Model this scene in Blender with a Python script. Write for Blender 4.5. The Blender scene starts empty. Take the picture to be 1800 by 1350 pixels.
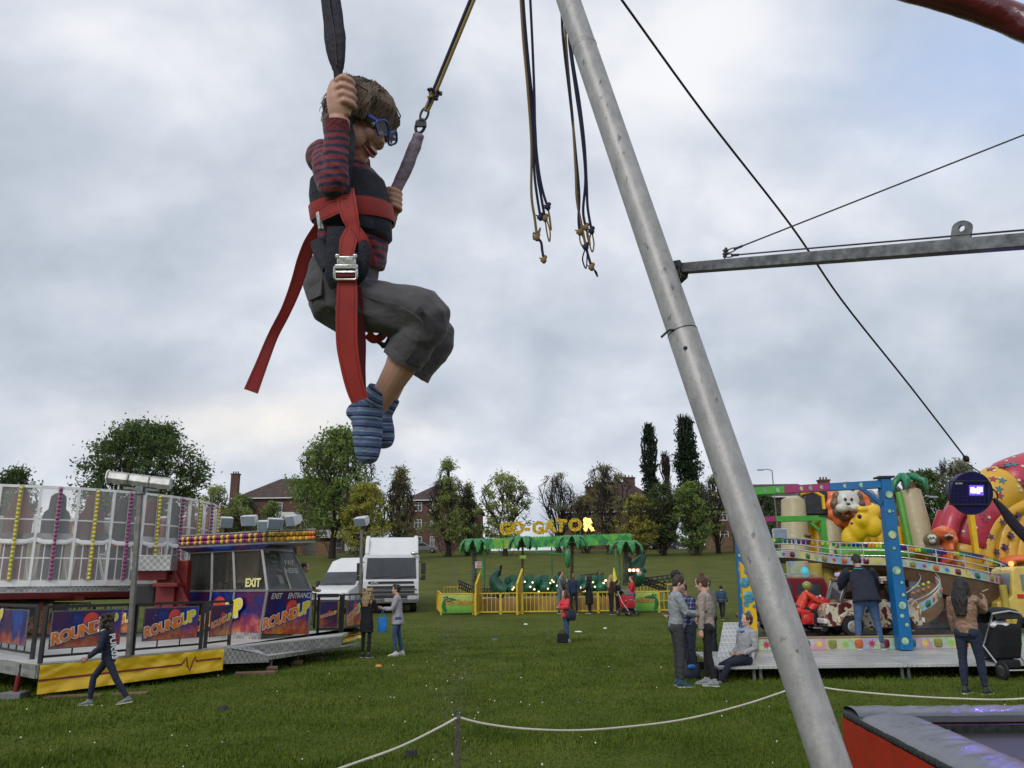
import bpy, bmesh, math, random
from mathutils import Vector as V, Matrix, noise
R = math.radians
scene = bpy.context.scene
C = scene.collection
random.seed(7)
# ---------------------------------------------------------------- camera
FPX = 1400.0                     # focal length in photo pixels (1800 wide)
CAM = V((0, 0, 1.62))
CM = Matrix.Rotation(R(90 + 14.1), 3, 'X') @ Matrix.Rotation(R(-0.7), 3, 'Z')
cam_data = bpy.data.cameras.new('camera'); cam = bpy.data.objects.new('camera', cam_data); C.objects.link(cam)
cam.matrix_world = Matrix.Translation(CAM) @ CM.to_4x4()
cam_data.sensor_width = 36; cam_data.lens = 36 * FPX / 1800
cam_data.clip_start = 0.05; cam_data.clip_end = 5000
scene.camera = cam
# ---------------------------------------------------------------- light
SUN_EL, SUN_AZ = 38, -150        # azimuth from +Y towards +X
scene.view_settings.view_transform = 'Standard'; scene.view_settings.look = 'None'
scene.view_settings.exposure = 0.0; scene.view_settings.gamma = 1
sl = bpy.data.lights.new('sun', 'SUN'); sl.energy = 1.45; sl.angle = R(25); sl.color = (1, .96, .9)
sun = bpy.data.objects.new('sun', sl); C.objects.link(sun)
_az, _el = R(SUN_AZ), R(SUN_EL)
sdir = V((math.sin(_az) * math.cos(_el), math.cos(_az) * math.cos(_el), math.sin(_el)))
sun.rotation_euler = sdir.to_track_quat('Z', 'Y').to_euler()
world = bpy.data.worlds.new('World'); scene.world = world; world.use_nodes = True


def at(px, py, Y):
 d = CM @ V(((px - 900) / FPX, (675 - py) / FPX, -1)); return CAM + d * (Y / d.y)
def cd(px, py, dep):
 return CAM + (CM @ V(((px - 900) / FPX, (675 - py) / FPX, -1))) * dep
def onz(px, py, z=0.0):
 d = CM @ V(((px - 900) / FPX, (675 - py) / FPX, -1)); return CAM + d * ((z - CAM.z) / d.z)
def gz(x, y):
 t = max(0.0, min(y, 124) - 24); return .074 * (math.sqrt(t * t + 144) - 12)
def ong(px, py):
 d = CM @ V(((px - 900) / FPX, (675 - py) / FPX, -1)); s = 4.0
 while s < 400:
  p = CAM + d * s
  if p.z <= gz(p.x, p.y): return p
  s += .03
 return p


def build_sky():
 nt = world.node_tree; N = nt.nodes; L = nt.links; N.clear()
 def n(t, **k):
  o = N.new(t)
  for a, b in k.items(): setattr(o, a, b)
  return o
 out = n('ShaderNodeOutputWorld'); bg = n('ShaderNodeBackground'); bg.inputs[1].default_value = .1
 sky = n('ShaderNodeTexSky', sky_type='NISHITA', sun_disc=False, sun_elevation=R(SUN_EL), sun_rotation=R(SUN_AZ))
 tc = n('ShaderNodeTexCoord'); sp = n('ShaderNodeSeparateXYZ'); L.new(tc.outputs['Generated'], sp.inputs[0])
 def m(op, a, b=None, c=None):
  o = n('ShaderNodeMath', operation=op)
  for i, v in enumerate((a, b, c)):
   if v is None: continue
   if isinstance(v, (int, float)): o.inputs[i].default_value = v
   else: L.new(v, o.inputs[i])
  return o.outputs[0]
 zz = m('ADD', m('MAXIMUM', sp.outputs[2], 0), .70)
 u = m('DIVIDE', sp.outputs[0], zz); v = m('DIVIDE', sp.outputs[1], zz)
 cb = n('ShaderNodeCombineXYZ'); L.new(u, cb.inputs[0]); L.new(m('MULTIPLY', v, 1.15), cb.inputs[1]); cb.inputs[2].default_value = 3.3
 def nz(scale, det, rough, dist=0.0, vec=None):
  o = n('ShaderNodeTexNoise'); o.inputs['Scale'].default_value = scale; o.inputs['Detail'].default_value = det
  o.inputs['Roughness'].default_value = rough; o.inputs['Distortion'].default_value = dist
  L.new(vec or cb.outputs[0], o.inputs['Vector']); return o.outputs['Fac']
 big = nz(2.7, 3, .5, .1); mid = nz(7.5, 6, .52, .15)
 f = m('ADD', m('MULTIPLY', big, .66), m('MULTIPLY', mid, .44))
 # broad light and dark banks of cloud, by direction
 def bank(px, py, wx, wy, amp, f):
  d = (CM @ V(((px - 900) / FPX, (675 - py) / FPX, -1))).normalized()
  r = (CM @ V((1, 0, 0))); up = (CM @ V((0, 1, 0)))
  def dot(w, k):
   o = n('ShaderNodeVectorMath', operation='DOT_PRODUCT'); L.new(tc.outputs['Generated'], o.inputs[0]); o.inputs[1].default_value = w
   return m('POWER', m('DIVIDE', m('SUBTRACT', o.outputs['Value'], w.dot(d)), k), 2)
  e = m('POWER', 2.718, m('MULTIPLY', m('ADD', dot(r, wx / FPX), dot(up, wy / FPX)), -1))
  return m('ADD', f, m('MULTIPLY', e, amp))
 for b in ((1500, 620, 520, 90, -.10), (1150, 560, 300, 120, -.05), (150, 230, 330, 90, -.07), (420, 430, 300, 80, -.05), (430, 740, 150, 40, .15), (720, 770, 130, 35, .09),
              (950, 250, 300, 260, .05), (1320, 130, 200, 90, .06), (100, 620, 300, 90, -.08), (1660, 600, 100, 45, .10), (60, 60, 260, 120, .06), (1750, 380, 200, 80, -.05), (260, 560, 260, 60, .03), (1000, 700, 500, 50, -.03)):
  f = bank(*b[:4], b[4], f)
 cr = n('ShaderNodeValToRGB'); L.new(f, cr.inputs[0]); e = cr.color_ramp; e.interpolation = 'B_SPLINE'
 K = 12.6
 stops = ((.33, (.34, .385, .45)), (.44, (.42, .465, .535)), (.53, (.51, .55, .62)), (.62, (.62, .65, .705)), (.73, (.80, .80, .82)))
 while len(e.elements) < len(stops): e.elements.new(.5)
 for el, (p, c) in zip(e.elements, stops): el.position = p; el.color = (*c, 1)
 sc = n('ShaderNodeVectorMath', operation='SCALE'); L.new(cr.outputs[0], sc.inputs[0]); sc.inputs['Scale'].default_value = K
 # warm glow low down, thin blue gap high on the right
 wf = m('MULTIPLY', bank(470, 745, 260, 55, 1.0, 0), m('MULTIPLY', f, .55))
 mx = n('ShaderNodeMix', data_type='RGBA'); L.new(wf, mx.inputs[0]); L.new(sc.outputs[0], mx.inputs[6]); mx.inputs[7].default_value = (10.4, 9.2, 7.4, 1)
 bf = m('MULTIPLY', bank(1800, 90, 200, 130, 1.0, 0), m('SUBTRACT', 1.05, m('MULTIPLY', mid, .9)))
 mb = n('ShaderNodeMix', data_type='RGBA'); L.new(bf, mb.inputs[0]); L.new(mx.outputs[2], mb.inputs[6]); mb.inputs[7].default_value = (4.6, 6.2, 9.4, 1)
 fin = n('ShaderNodeMix', data_type='RGBA'); fin.inputs[0].default_value = .94; L.new(sky.outputs[0], fin.inputs[6]); L.new(mb.outputs[2], fin.inputs[7])
 L.new(fin.outputs[2], bg.inputs[0]); L.new(bg.outputs[0], out.inputs[0])
build_sky()

# ---------------------------------------------------------------- materials
_mc = {}
def M(name, col=(.5, .5, .5), rough=.6, metal=0, var=.12, vs=6, bump=.15, bs=30, kind=None, **k):
 if name in _mc: return _mc[name]
 m = bpy.data.materials.new(name); m.use_nodes = True; nt = m.node_tree; N = nt.nodes; L = nt.links
 p = N['Principled BSDF']; p.inputs['Roughness'].default_value = rough; p.inputs['Metallic'].default_value = metal
 for a, b in k.items():
  if a in ('emit',): p.inputs['Emission Color'].default_value = (*b[0], 1); p.inputs['Emission Strength'].default_value = b[1]
  if a == 'trans': p.inputs['Transmission Weight'].default_value = b
  if a == 'coat': p.inputs['Coat Weight'].default_value = b
  if a == 'alpha': p.inputs['Alpha'].default_value = b
  if a == 'sss': p.inputs['Subsurface Weight'].default_value = b; p.inputs['Subsurface Radius'].default_value = (.01, .004, .002)
  if a == 'spec': p.inputs['Specular IOR Level'].default_value = b
  if a == 'sheen': p.inputs['Sheen Weight'].default_value = b
 tc = N.new('ShaderNodeTexCoord')
 nz = N.new('ShaderNodeTexNoise'); nz.inputs['Scale'].default_value = vs; nz.inputs['Detail'].default_value = 5
 L.new(tc.outputs['Object'], nz.inputs['Vector'])
 mr = N.new('ShaderNodeMapRange'); L.new(nz.outputs['Fac'], mr.inputs[0])
 mr.inputs[1].default_value = .3; mr.inputs[2].default_value = .7; mr.inputs[3].default_value = 1 - var; mr.inputs[4].default_value = 1 + var
 sc = N.new('ShaderNodeVectorMath'); sc.operation = 'SCALE'
 L.new(mr.outputs[0], sc.inputs['Scale']); sc.inputs[0].default_value = col
 colout = sc.outputs[0]
 ctx = dict(N=N, L=L, p=p, tc=tc, nz=nz, sc=sc)
 if kind: colout = kind(ctx, col) or colout
 if ctx.get('base') is not None: L.new(ctx['base'], sc.inputs[0]); colout = sc.outputs[0]
 L.new(colout, p.inputs['Base Color'])
 if bump:
  n2 = N.new('ShaderNodeTexNoise'); n2.inputs['Scale'].default_value = bs; n2.inputs['Detail'].default_value = 6
  L.new(tc.outputs['Object'], n2.inputs['Vector'])
  bp = N.new('ShaderNodeBump'); bp.inputs['Strength'].default_value = bump; bp.inputs['Distance'].default_value = .6 / bs
  L.new(n2.outputs['Fac'], bp.inputs['Height']); L.new(bp.outputs[0], p.inputs['Normal'])
 _mc[name] = m; return m
def ramp(ctx, src, stops, mode='CONSTANT'):
 r = ctx['N'].new('ShaderNodeValToRGB'); ctx['L'].new(src, r.inputs[0]); e = r.color_ramp; e.interpolation = mode
 while len(e.elements) < len(stops): e.elements.new(.5)
 for el, (p, c) in zip(e.elements, stops): el.position = p; el.color = (*c, 1)
 return r.outputs[0]
def mth(ctx, op, a, b=None):
 o = ctx['N'].new('ShaderNodeMath'); o.operation = op
 for i, v in enumerate((a, b)):
  if v is None: continue
  if isinstance(v, (int, float)): o.inputs[i].default_value = v
  else: ctx['L'].new(v, o.inputs[i])
 return o.outputs[0]
def stripes(cols, period, attr='s'):
 def k(ctx, col):
  a = ctx['N'].new('ShaderNodeAttribute'); a.attribute_name = attr
  f = mth(ctx, 'FRACT', mth(ctx, 'DIVIDE', a.outputs['Fac'], period))
  ctx['base'] = ramp(ctx, f, cols)
 return k
def bycoord(fn):
 def k(ctx, col):
  s = ctx['N'].new('ShaderNodeSeparateXYZ'); ctx['L'].new(ctx['tc'].outputs['Object'], s.inputs[0])
  ctx['base'] = fn(ctx, s.outputs[0], s.outputs[1], s.outputs[2])
 return k

# ---------------------------------------------------------------- objects
WM = {}
def wmat(o):
 while o is not None:
  if o.name in WM: return WM[o.name]
  o = o.parent
 return Matrix.Identity(4)
def tag(o, label=None, cat=None, group=None, kind=None):
 if label: o['label'] = label
 if cat: o['category'] = cat
 if group: o['group'] = group
 if kind: o['kind'] = kind
 return o
def thing(name, label, cat, loc=(0, 0, 0), rotz=0.0, group=None, scale=1):
 o = bpy.data.objects.new(name, None); C.objects.link(o); o.empty_display_size = .1
 o.location = loc; o.rotation_euler = (0, 0, rotz); o.scale = (scale,) * 3
 WM[o.name] = Matrix.Translation(V(loc)) @ Matrix.Rotation(rotz, 4, 'Z') @ Matrix.Scale(scale, 4)
 return tag(o, label, cat, group)
def link_mesh(me, name, parent=None, smooth=False, local=False, mats=None, loc=None, mods=()):
 """world-space mesh unless local=True; top-level objects get their origin at loc or at the base centre"""
 o = bpy.data.objects.new(name, me); C.objects.link(o)
 if mats:
  for m in mats: me.materials.append(m)
 if parent is not None:
  o.parent = parent
  if not local: me.transform(wmat(parent).inverted())
 elif not local:
  if loc is None:
   vs = [v.co for v in me.vertices]
   if vs:
    loc = V((sum(v.x for v in vs) / len(vs), sum(v.y for v in vs) / len(vs), min(v.z for v in vs)))
   else: loc = V((0, 0, 0))
  me.transform(Matrix.Translation(-V(loc))); o.location = loc
 if smooth:
  for p in me.polygons: p.use_smooth = True
 if 'bevel' in mods:
  b = o.modifiers.new('b', 'BEVEL'); b.width = mods['bevel']; b.segments = 2; b.limit_method = 'ANGLE'
 if 'sub' in mods:
  b = o.modifiers.new('s', 'SUBSURF'); b.levels = b.render_levels = mods['sub']
 return o
def frame(d, side=None):
 d = d.normalized(); s = V(side) if side is not None else (V((1, 0, 0)) if abs(d.x) < .9 else V((0, 1, 0)))
 s = s - d * s.dot(d)
 if s.length < 1e-6: s = d.orthogonal()
 s.normalize(); return s, d.cross(s)
class MB:
 def __init__(s): s.v = []; s.f = []; s.m = []; s.sm = []
 def add(s, vs, fs, mi=0, sm=False):
  b = len(s.v); s.v += [V(q) for q in vs]; s.f += [tuple(i + b for i in q) for q in fs]; s.m += [mi] * len(fs); s.sm += [sm] * len(fs); return s
 def box(s, c, size, u=(1, 0, 0), w=None, mi=0, taper=1.0):
  """centre, size along u, v=n x u, n ; w is the up axis"""
  u = V(u).normalized(); n = V(w or (0, 0, 1)).normalized(); n = (n - u * n.dot(u)).normalized(); v = n.cross(u)
  a, b, h = (q / 2 for q in size); c = V(c); P = []
  for k, t in ((-1, 1), (1, taper)):
   for i, j in ((-1, -1), (1, -1), (1, 1), (-1, 1)): P.append(c + u * a * i * t + v * b * j * t + n * h * k)
  return s.add(P, [(3, 2, 1, 0), (4, 5, 6, 7), (0, 1, 5, 4), (1, 2, 6, 5), (2, 3, 7, 6), (3, 0, 4, 7)], mi)
 def bar(s, a, b, w, h=None, side=None, mi=0):
  a = V(a); b = V(b); d = b - a; x, y = frame(d, side); h = h or w
  P = [q + x * w / 2 * i + y * h / 2 * j for q in (a, b) for i, j in ((-1, -1), (1, -1), (1, 1), (-1, 1))]
  return s.add(P, [(3, 2, 1, 0), (4, 5, 6, 7), (0, 1, 5, 4), (1, 2, 6, 5), (2, 3, 7, 6), (3, 0, 4, 7)], mi)
 def tube(s, pts, rad, n=8, mi=0, side=None, closed=False, cap=True):
  """rad: float, list of floats, or list of (a along side, b across)"""
  pts = [V(p) for p in pts]; k = len(pts)
  if not isinstance(rad, (list, tuple)): rad = [rad] * k
  if isinstance(rad, tuple): rad = [rad] * k
  P = []; last = V(side) if side is not None else None
  for i, p in enumerate(pts):
   a = pts[i - 1] if (i or closed) else p; b = pts[(i + 1) % k] if (i < k - 1 or closed) else p
   x, y = frame(b - a, last)
   if side is None: last = x
   ra, rb = rad[i] if isinstance(rad[i], (tuple, list)) else (rad[i], rad[i])
   for j in range(n):
    t = 2 * math.pi * j / n; P.append(p + x * math.cos(t) * ra + y * math.sin(t) * rb)
  F = []
  for i in range(k if closed else k - 1):
   i2 = (i + 1) % k
   for j in range(n): F.append((i * n + j, i * n + (j + 1) % n, i2 * n + (j + 1) % n, i2 * n + j))
  s.add(P, F, mi, True)
  if cap and not closed:
   b = len(s.v) - k * n; s.f += [tuple(b + j for j in reversed(range(n))), tuple(b + (k - 1) * n + j for j in range(n))]; s.m += [mi] * 2; s.sm += [False] * 2
  return s
 def ball(s, c, r, nu=10, nv=7, mi=0, X=None):
  c = V(c); r = (r, r, r) if isinstance(r, (int, float)) else r; X = X or Matrix.Identity(3)
  P = [c + X @ V((0, 0, -r[2]))]
  for i in range(1, nv):
   t = math.pi * i / nv
   for j in range(nu):
    a = 2 * math.pi * j / nu; P.append(c + X @ V((r[0] * math.sin(t) * math.cos(a), r[1] * math.sin(t) * math.sin(a), -r[2] * math.cos(t))))
  P.append(c + X @ V((0, 0, r[2]))); F = []
  for j in range(nu):
   F.append((0, 1 + (j + 1) % nu, 1 + j)); e = 1 + (nv - 2) * nu; F.append((e + j, e + (j + 1) % nu, len(P) - 1))
  for i in range(nv - 2):
   for j in range(nu): F.append((1 + i * nu + j, 1 + i * nu + (j + 1) % nu, 1 + (i + 1) * nu + (j + 1) % nu, 1 + (i + 1) * nu + j))
  return s.add(P, F, mi, True)
 def prism(s, pts, o, u, v, dep, mi=0, sm=False):
  """outline in (u,v) at o extruded by dep along u x v"""
  o = V(o); u = V(u); v = V(v); nrm = u.cross(v).normalized(); k = len(pts)
  P = [o + u * a + v * b for a, b in pts] + [o + u * a + v * b + nrm * dep for a, b in pts]
  F = [tuple(reversed(range(k))), tuple(range(k, 2 * k))]
  s.add(P, F, mi); b = len(s.v) - 2 * k
  for i in range(k): j = (i + 1) % k; s.f.append((b + i, b + j, b + k + j, b + k + i)); s.m.append(mi); s.sm.append(sm)
  return s
 def quad(s, a, b, c, d, mi=0): return s.add([a, b, c, d], [(0, 1, 2, 3)], mi)
 def rings(s, R_, mi=0, cap=True):
  n = len(R_[0]); P = [q for r in R_ for q in r]; F = []
  for i in range(len(R_) - 1):
   for j in range(n): F.append((i * n + j, i * n + (j + 1) % n, (i + 1) * n + (j + 1) % n, (i + 1) * n + j))
  if cap: F += [tuple(reversed(range(n))), tuple((len(R_) - 1) * n + j for j in range(n))]
  return s.add(P, F, mi, True)
 def mesh(s, name):
  me = bpy.data.meshes.new(name); me.from_pydata([tuple(q) for q in s.v], [], s.f)
  me.polygons.foreach_set('material_index', s.m); me.polygons.foreach_set('use_smooth', s.sm); me.update(); me.set_sharp_from_angle(angle=R(50)); return me
 def build(s, name, mats, parent=None, smooth=None, local=False, loc=None, label=None, split=False, **mods):
  if split:      # every separate piece becomes a part of its own
   par = list(range(len(s.v)))
   def find(a):
    while par[a] != a: par[a] = par[par[a]]; a = par[a]
    return a
   for f in s.f:
    r = find(f[0])
    for q in f[1:]: par[find(q)] = r
   G = {}
   for k, f in enumerate(s.f): G.setdefault(find(f[0]), []).append(k)
   out = None
   for ks in G.values():
    m_ = MB(); ix = {}
    for k in ks:
     for q in s.f[k]:
      if q not in ix: ix[q] = len(m_.v); m_.v.append(s.v[q])
     m_.f.append(tuple(ix[q] for q in s.f[k])); m_.m.append(s.m[k]); m_.sm.append(s.sm[k])
    out = m_.build(name, mats, parent, smooth, local, loc, label, **mods)
   return out
  me = s.mesh(name)
  if smooth is False:
   for p in me.polygons: p.use_smooth = False
  o = link_mesh(me, name, parent, bool(smooth), local, mats if isinstance(mats, (list, tuple)) else [mats], loc, mods)
  if label: o['label'] = label
  return o
def remesh(mb, vox, smooth=2, fac=.5):
 me = mb.mesh('tmp'); bm = bmesh.new(); bm.from_mesh(me); bmesh.ops.recalc_face_normals(bm, faces=bm.faces); bm.to_mesh(me); bm.free()
 o = bpy.data.objects.new('tmp', me); C.objects.link(o)
 r = o.modifiers.new('r', 'REMESH'); r.mode = 'VOXEL'; r.voxel_size = vox
 if smooth: q = o.modifiers.new('q', 'SMOOTH'); q.factor = fac; q.iterations = smooth
 dg = bpy.context.evaluated_depsgraph_get(); dg.update()
 out = bpy.data.meshes.new_from_object(o.evaluated_get(dg), depsgraph=dg)
 bpy.data.objects.remove(o); bpy.data.meshes.remove(me)
 for p in out.polygons: p.use_smooth = True
 return out
def wrinkle(me, amp, scale, stretch=(1, 1, 1)):
 ns = [v.normal.copy() for v in me.vertices]
 for v, nn in zip(me.vertices, ns):
  q = V((v.co.x * stretch[0], v.co.y * stretch[1], v.co.z * stretch[2])) * scale
  v.co += nn * amp * (noise.noise(q) + .5 * noise.noise(q * 2.3))
def folds(me, amp, scale, mixr=.4):
 # soft cloth folds: ridged noise stretched across the pull of the cloth
 ns = [v.normal.copy() for v in me.vertices]
 for v, nn in zip(me.vertices, ns):
  q = v.co * scale; w = V((noise.noise(q * .7), noise.noise(q * .7 + V((9, 0, 0))), noise.noise(q * .7 + V((0, 7, 0))))) * .8
  a = 1 - abs(noise.noise(V((q.x * .7, q.y, q.z * 1.6 + q.x * .8)) + w)) * 2.4
  v.co += nn * (amp * a + amp * mixr * noise.noise(q * 2.2) )
def coord_attr(me, segs, name='s'):
 """arc length along the nearest bone (a, b, start, weight)"""
 at_ = me.attributes.new(name, 'FLOAT', 'POINT'); vals = []
 S = [(V(a), V(b), st, w) for a, b, st, w in segs]
 for v in me.vertices:
  best = 1e9; val = 0
  for a, b, st, w in S:
   d = b - a; L_ = d.length; t = (v.co - a).dot(d) / (L_ * L_); tc = min(1, max(0, t)); q = (v.co - (a + d * tc)).length / w
   if q < best: best = q; val = st + t * L_
  vals.append(val)
 at_.data.foreach_set('value', vals)
def text(s, size, o, u, v, mats, name, parent, ext=.004, off=0.0, align='CENTER', lift=0.0, shear=0.0, space=1.0):
 """u = reading direction, v = up; faces towards u x v"""
 cu = bpy.data.curves.new('t', 'FONT'); cu.body = s; cu.size = size; cu.extrude = ext / 2; cu.offset = off; cu.align_x = align; cu.align_y = 'CENTER'; cu.shear = shear; cu.space_character = space
 cu.resolution_u = 3
 ob = bpy.data.objects.new('t', cu); C.objects.link(ob); dg = bpy.context.evaluated_depsgraph_get(); dg.update()
 me = bpy.data.meshes.new_from_object(ob.evaluated_get(dg), depsgraph=dg); bpy.data.objects.remove(ob); bpy.data.curves.remove(cu)
 u = V(u).normalized(); v = V(v); v = (v - u * v.dot(u)).normalized(); w = u.cross(v); o = V(o) + w * lift
 me.transform(Matrix(((u.x, v.x, w.x, o.x), (u.y, v.y, w.y, o.y), (u.z, v.z, w.z, o.z), (0, 0, 0, 1))))
 return link_mesh(me, name, parent, False, False, [mats])
def copytree(o, parent=None, loc=None, rotz=None, label=None):
 c = o.copy(); C.objects.link(c); c.parent = parent
 if parent is None:
  if loc is not None: c.location = loc
  if rotz is not None: c.rotation_euler = (0, 0, rotz)
  if label: c['label'] = label
 for ch in [q for q in bpy.data.objects if q.parent == o]: copytree(ch, c)
 return c
def spl(pts, n=8):
 """Catmull-Rom through pts"""
 pts = [V(p) for p in pts]; out = []
 for i in range(len(pts) - 1):
  p0 = pts[max(i - 1, 0)]; p1 = pts[i]; p2 = pts[i + 1]; p3 = pts[min(i + 2, len(pts) - 1)]
  for k in range(n):
   t = k / n; out.append(.5 * ((2 * p1) + (p2 - p0) * t + (2 * p0 - 5 * p1 + 4 * p2 - p3) * t * t + (3 * p1 - p0 - 3 * p2 + p3) * t ** 3))
 out.append(pts[-1]); return out
# ---------------------------------------------------------------- ground
def grass_kind(ctx, col):
 N, L = ctx['N'], ctx['L']
 def nz(s, d=5, r=.55):
  o = N.new('ShaderNodeTexNoise'); o.inputs['Scale'].default_value = s; o.inputs['Detail'].default_value = d; o.inputs['Roughness'].default_value = r
  L.new(ctx['tc'].outputs['Object'], o.inputs['Vector']); return o.outputs['Fac']
 f = mth(ctx, 'ADD', mth(ctx, 'MULTIPLY', nz(.22), .45), mth(ctx, 'ADD', mth(ctx, 'MULTIPLY', nz(1.6), .3), mth(ctx, 'MULTIPLY', nz(14, 4, .7), .3)))
 near = ramp(ctx, f, ((.38, (.034, .052, .009)), (.5, (.060, .084, .014)), (.6, (.088, .112, .022)), (.72, (.12, .12, .038))), 'LINEAR')
 sp = N.new('ShaderNodeSeparateXYZ'); L.new(ctx['tc'].outputs['Object'], sp.inputs[0])
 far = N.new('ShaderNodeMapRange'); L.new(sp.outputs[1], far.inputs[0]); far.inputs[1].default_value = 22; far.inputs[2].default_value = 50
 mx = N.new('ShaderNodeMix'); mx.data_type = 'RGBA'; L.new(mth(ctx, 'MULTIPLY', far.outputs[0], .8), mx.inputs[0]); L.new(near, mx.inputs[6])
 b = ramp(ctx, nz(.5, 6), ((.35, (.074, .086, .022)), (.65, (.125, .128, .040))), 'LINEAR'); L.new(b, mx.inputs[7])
 # a worn path of bare earth running away from the camera
 d = mth(ctx, 'ABSOLUTE', mth(ctx, 'ADD', mth(ctx, 'ADD', sp.outputs[0], mth(ctx, 'MULTIPLY', sp.outputs[1], .075)), mth(ctx, 'MULTIPLY', mth(ctx, 'SUBTRACT', nz(.35), .5), 1.2)))
 mr = N.new('ShaderNodeMapRange'); L.new(d, mr.inputs[0]); mr.inputs[1].default_value = .05; mr.inputs[2].default_value = .45; mr.inputs[3].default_value = .55; mr.inputs[4].default_value = 0
 m2 = N.new('ShaderNodeMix'); m2.data_type = 'RGBA'; L.new(mth(ctx, 'MULTIPLY', mr.outputs[0], mth(ctx, 'MULTIPLY', nz(3), 1.3)), m2.inputs[0]); L.new(mx.outputs[2], m2.inputs[6]); m2.inputs[7].default_value = (.10, .085, .055, 1)
 ctx['base'] = m2.outputs[2]
def build_ground():
 xs = [-2500, -1200, -600] + list(range(-300, 301, 12)) + [600, 1200, 2500]
 ys = [-60, -20] + [i * 2 for i in range(0, 80)] + [170, 200, 260, 400, 800, 1600, 3500]
 P = []; F = []
 for y in ys:
  for x in xs: P.append((x, y, gz(x, y)))
 w = len(xs)
 for j in range(len(ys) - 1):
  for i in range(w - 1): F.append((j * w + i, j * w + i + 1, (j + 1) * w + i + 1, (j + 1) * w + i))
 me = bpy.data.meshes.new('ground'); me.from_pydata(P, [], F)
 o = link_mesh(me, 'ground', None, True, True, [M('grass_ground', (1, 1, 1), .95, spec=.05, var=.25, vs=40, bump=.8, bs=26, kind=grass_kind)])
 tag(o, kind='structure')
 # grass blades over the near field
 import numpy as np
 rng = np.random.default_rng(3); n = 190000
 t = rng.random(n) ** 1.25; Y = 6.3 * (34 / 6.3) ** t; X = (rng.random(n) * 2 - 1) * (Y * .68 + .5)
 dens = np.array([noise.noise(V((x * .8, y * .8, 0))) for x, y in zip(X, Y)])
 h = (.022 + .028 * rng.random(n)) * (1 + dens * .9) * (.8 + Y * .02); h = np.clip(h, .008, .09)
 a = rng.random(n) * 6.283; wd = .0035 + Y * .0005; lean = rng.random(n) * .6 * h; la = rng.random(n) * 6.283
 dx = np.cos(a) * wd; dy = np.sin(a) * wd; z0 = np.array([gz(0, y) for y in Y]); h = z0 + h * np.clip((36 - Y) / 16, .1, 1)
 vv = np.stack([np.stack([X - dx, Y - dy, z0], 1), np.stack([X + dx, Y + dy, z0], 1), np.stack([X + np.cos(la) * lean, Y + np.sin(la) * lean, h], 1)], 1).reshape(-1, 3)
 me = bpy.data.meshes.new('grass_blades'); me.vertices.add(3 * n); me.vertices.foreach_set('co', vv.ravel())
 me.loops.add(3 * n); me.loops.foreach_set('vertex_index', np.arange(3 * n, dtype=np.int32)); me.polygons.add(n)
 me.polygons.foreach_set('loop_start', np.arange(0, 3 * n, 3, dtype=np.int32)); me.update()
 def bk(ctx, col):
  N, L = ctx['N'], ctx['L']
  def nz(s):
   o = N.new('ShaderNodeTexNoise'); o.inputs['Scale'].default_value = s; L.new(ctx['tc'].outputs['Object'], o.inputs['Vector']); return o.outputs['Fac']
  f = mth(ctx, 'ADD', mth(ctx, 'MULTIPLY', nz(.9), .5), mth(ctx, 'MULTIPLY', nz(30), .5))
  ctx['base'] = ramp(ctx, f, ((.35, (.046, .080, .008)), (.5, (.082, .125, .014)), (.62, (.12, .16, .026)), (.72, (.19, .18, .06))), 'LINEAR')
 o = link_mesh(me, 'grass', None, False, True, [M('grass_blade', (1, 1, 1), .8, spec=.12, var=.1, bump=0, kind=bk)])
 tag(o, kind='stuff')
build_ground()
def litter():
 white = M('litter_paper', (.75, .75, .7)); dark = M('litter_dark', (.012, .013, .012), bump=.5)
 def scrap(px, py, s, mat, label, cat='litter', hh=.3):
  p = ong(px, py); b = MB(); n = 9
  top = [(math.cos(6.28 * i / n) * s * random.uniform(.6, 1), math.sin(6.28 * i / n) * s * .6 * random.uniform(.6, 1)) for i in range(n)]
  R0 = [p + V((a, c, .004)) for a, c in top]; R1 = [p + V((a * .8, c * .8, .012 + s * hh * random.uniform(.3, 1))) for a, c in top]; R2 = [p + V((a * .3, c * .3, .012 + s * hh)) for a, c in top]
  b.rings([R0, R1, R2]); o = b.build('litter', mat); tag(o, label, cat, 'litter on the grass')
 scrap(665, 1172, .11, M('litter_orange', (.62, .2, .06)), 'orange wrapper on the grass between the two women and camera')
 scrap(924, 1098, .10, white, 'white paper scrap left of the woman in the red coat')
 scrap(870, 1125, .13, M('litter_teal', (.03, .12, .12)), 'dark teal scrap on the grass')
 scrap(1017, 1111, .16, white, 'longest white paper strip right of the woman in red', hh=.15)
 scrap(1064, 1105, .09, white, 'small white scrap nearest the yellow fence on the right')
 scrap(722, 1333, .075, dark, 'crumpled black scrap beside the rope post', hh=.9)
 scrap(394, 1249, .11, dark, 'small black clod on grass right of the running girl', hh=.5)
 b = MB(); mi = 0
 for i in range(120):
  t = random.random(); Y = 6.6 * 3 ** t; X = random.uniform(-.66, .66) * Y
  if i % 3 == 0: X = -.075 * Y + random.gauss(0, .35)
  b.ball((X, Y, random.uniform(.015, .045)), random.uniform(.004, .009) * (1 + Y * .03), 5, 3, 1 if i % 9 == 0 else 0)
 o = b.build('daisies', [M('daisy', (.75, .75, .68), bump=0), M('dandelion', (.6, .45, .05), bump=0)]); tag(o, kind='stuff')
litter()
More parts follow.
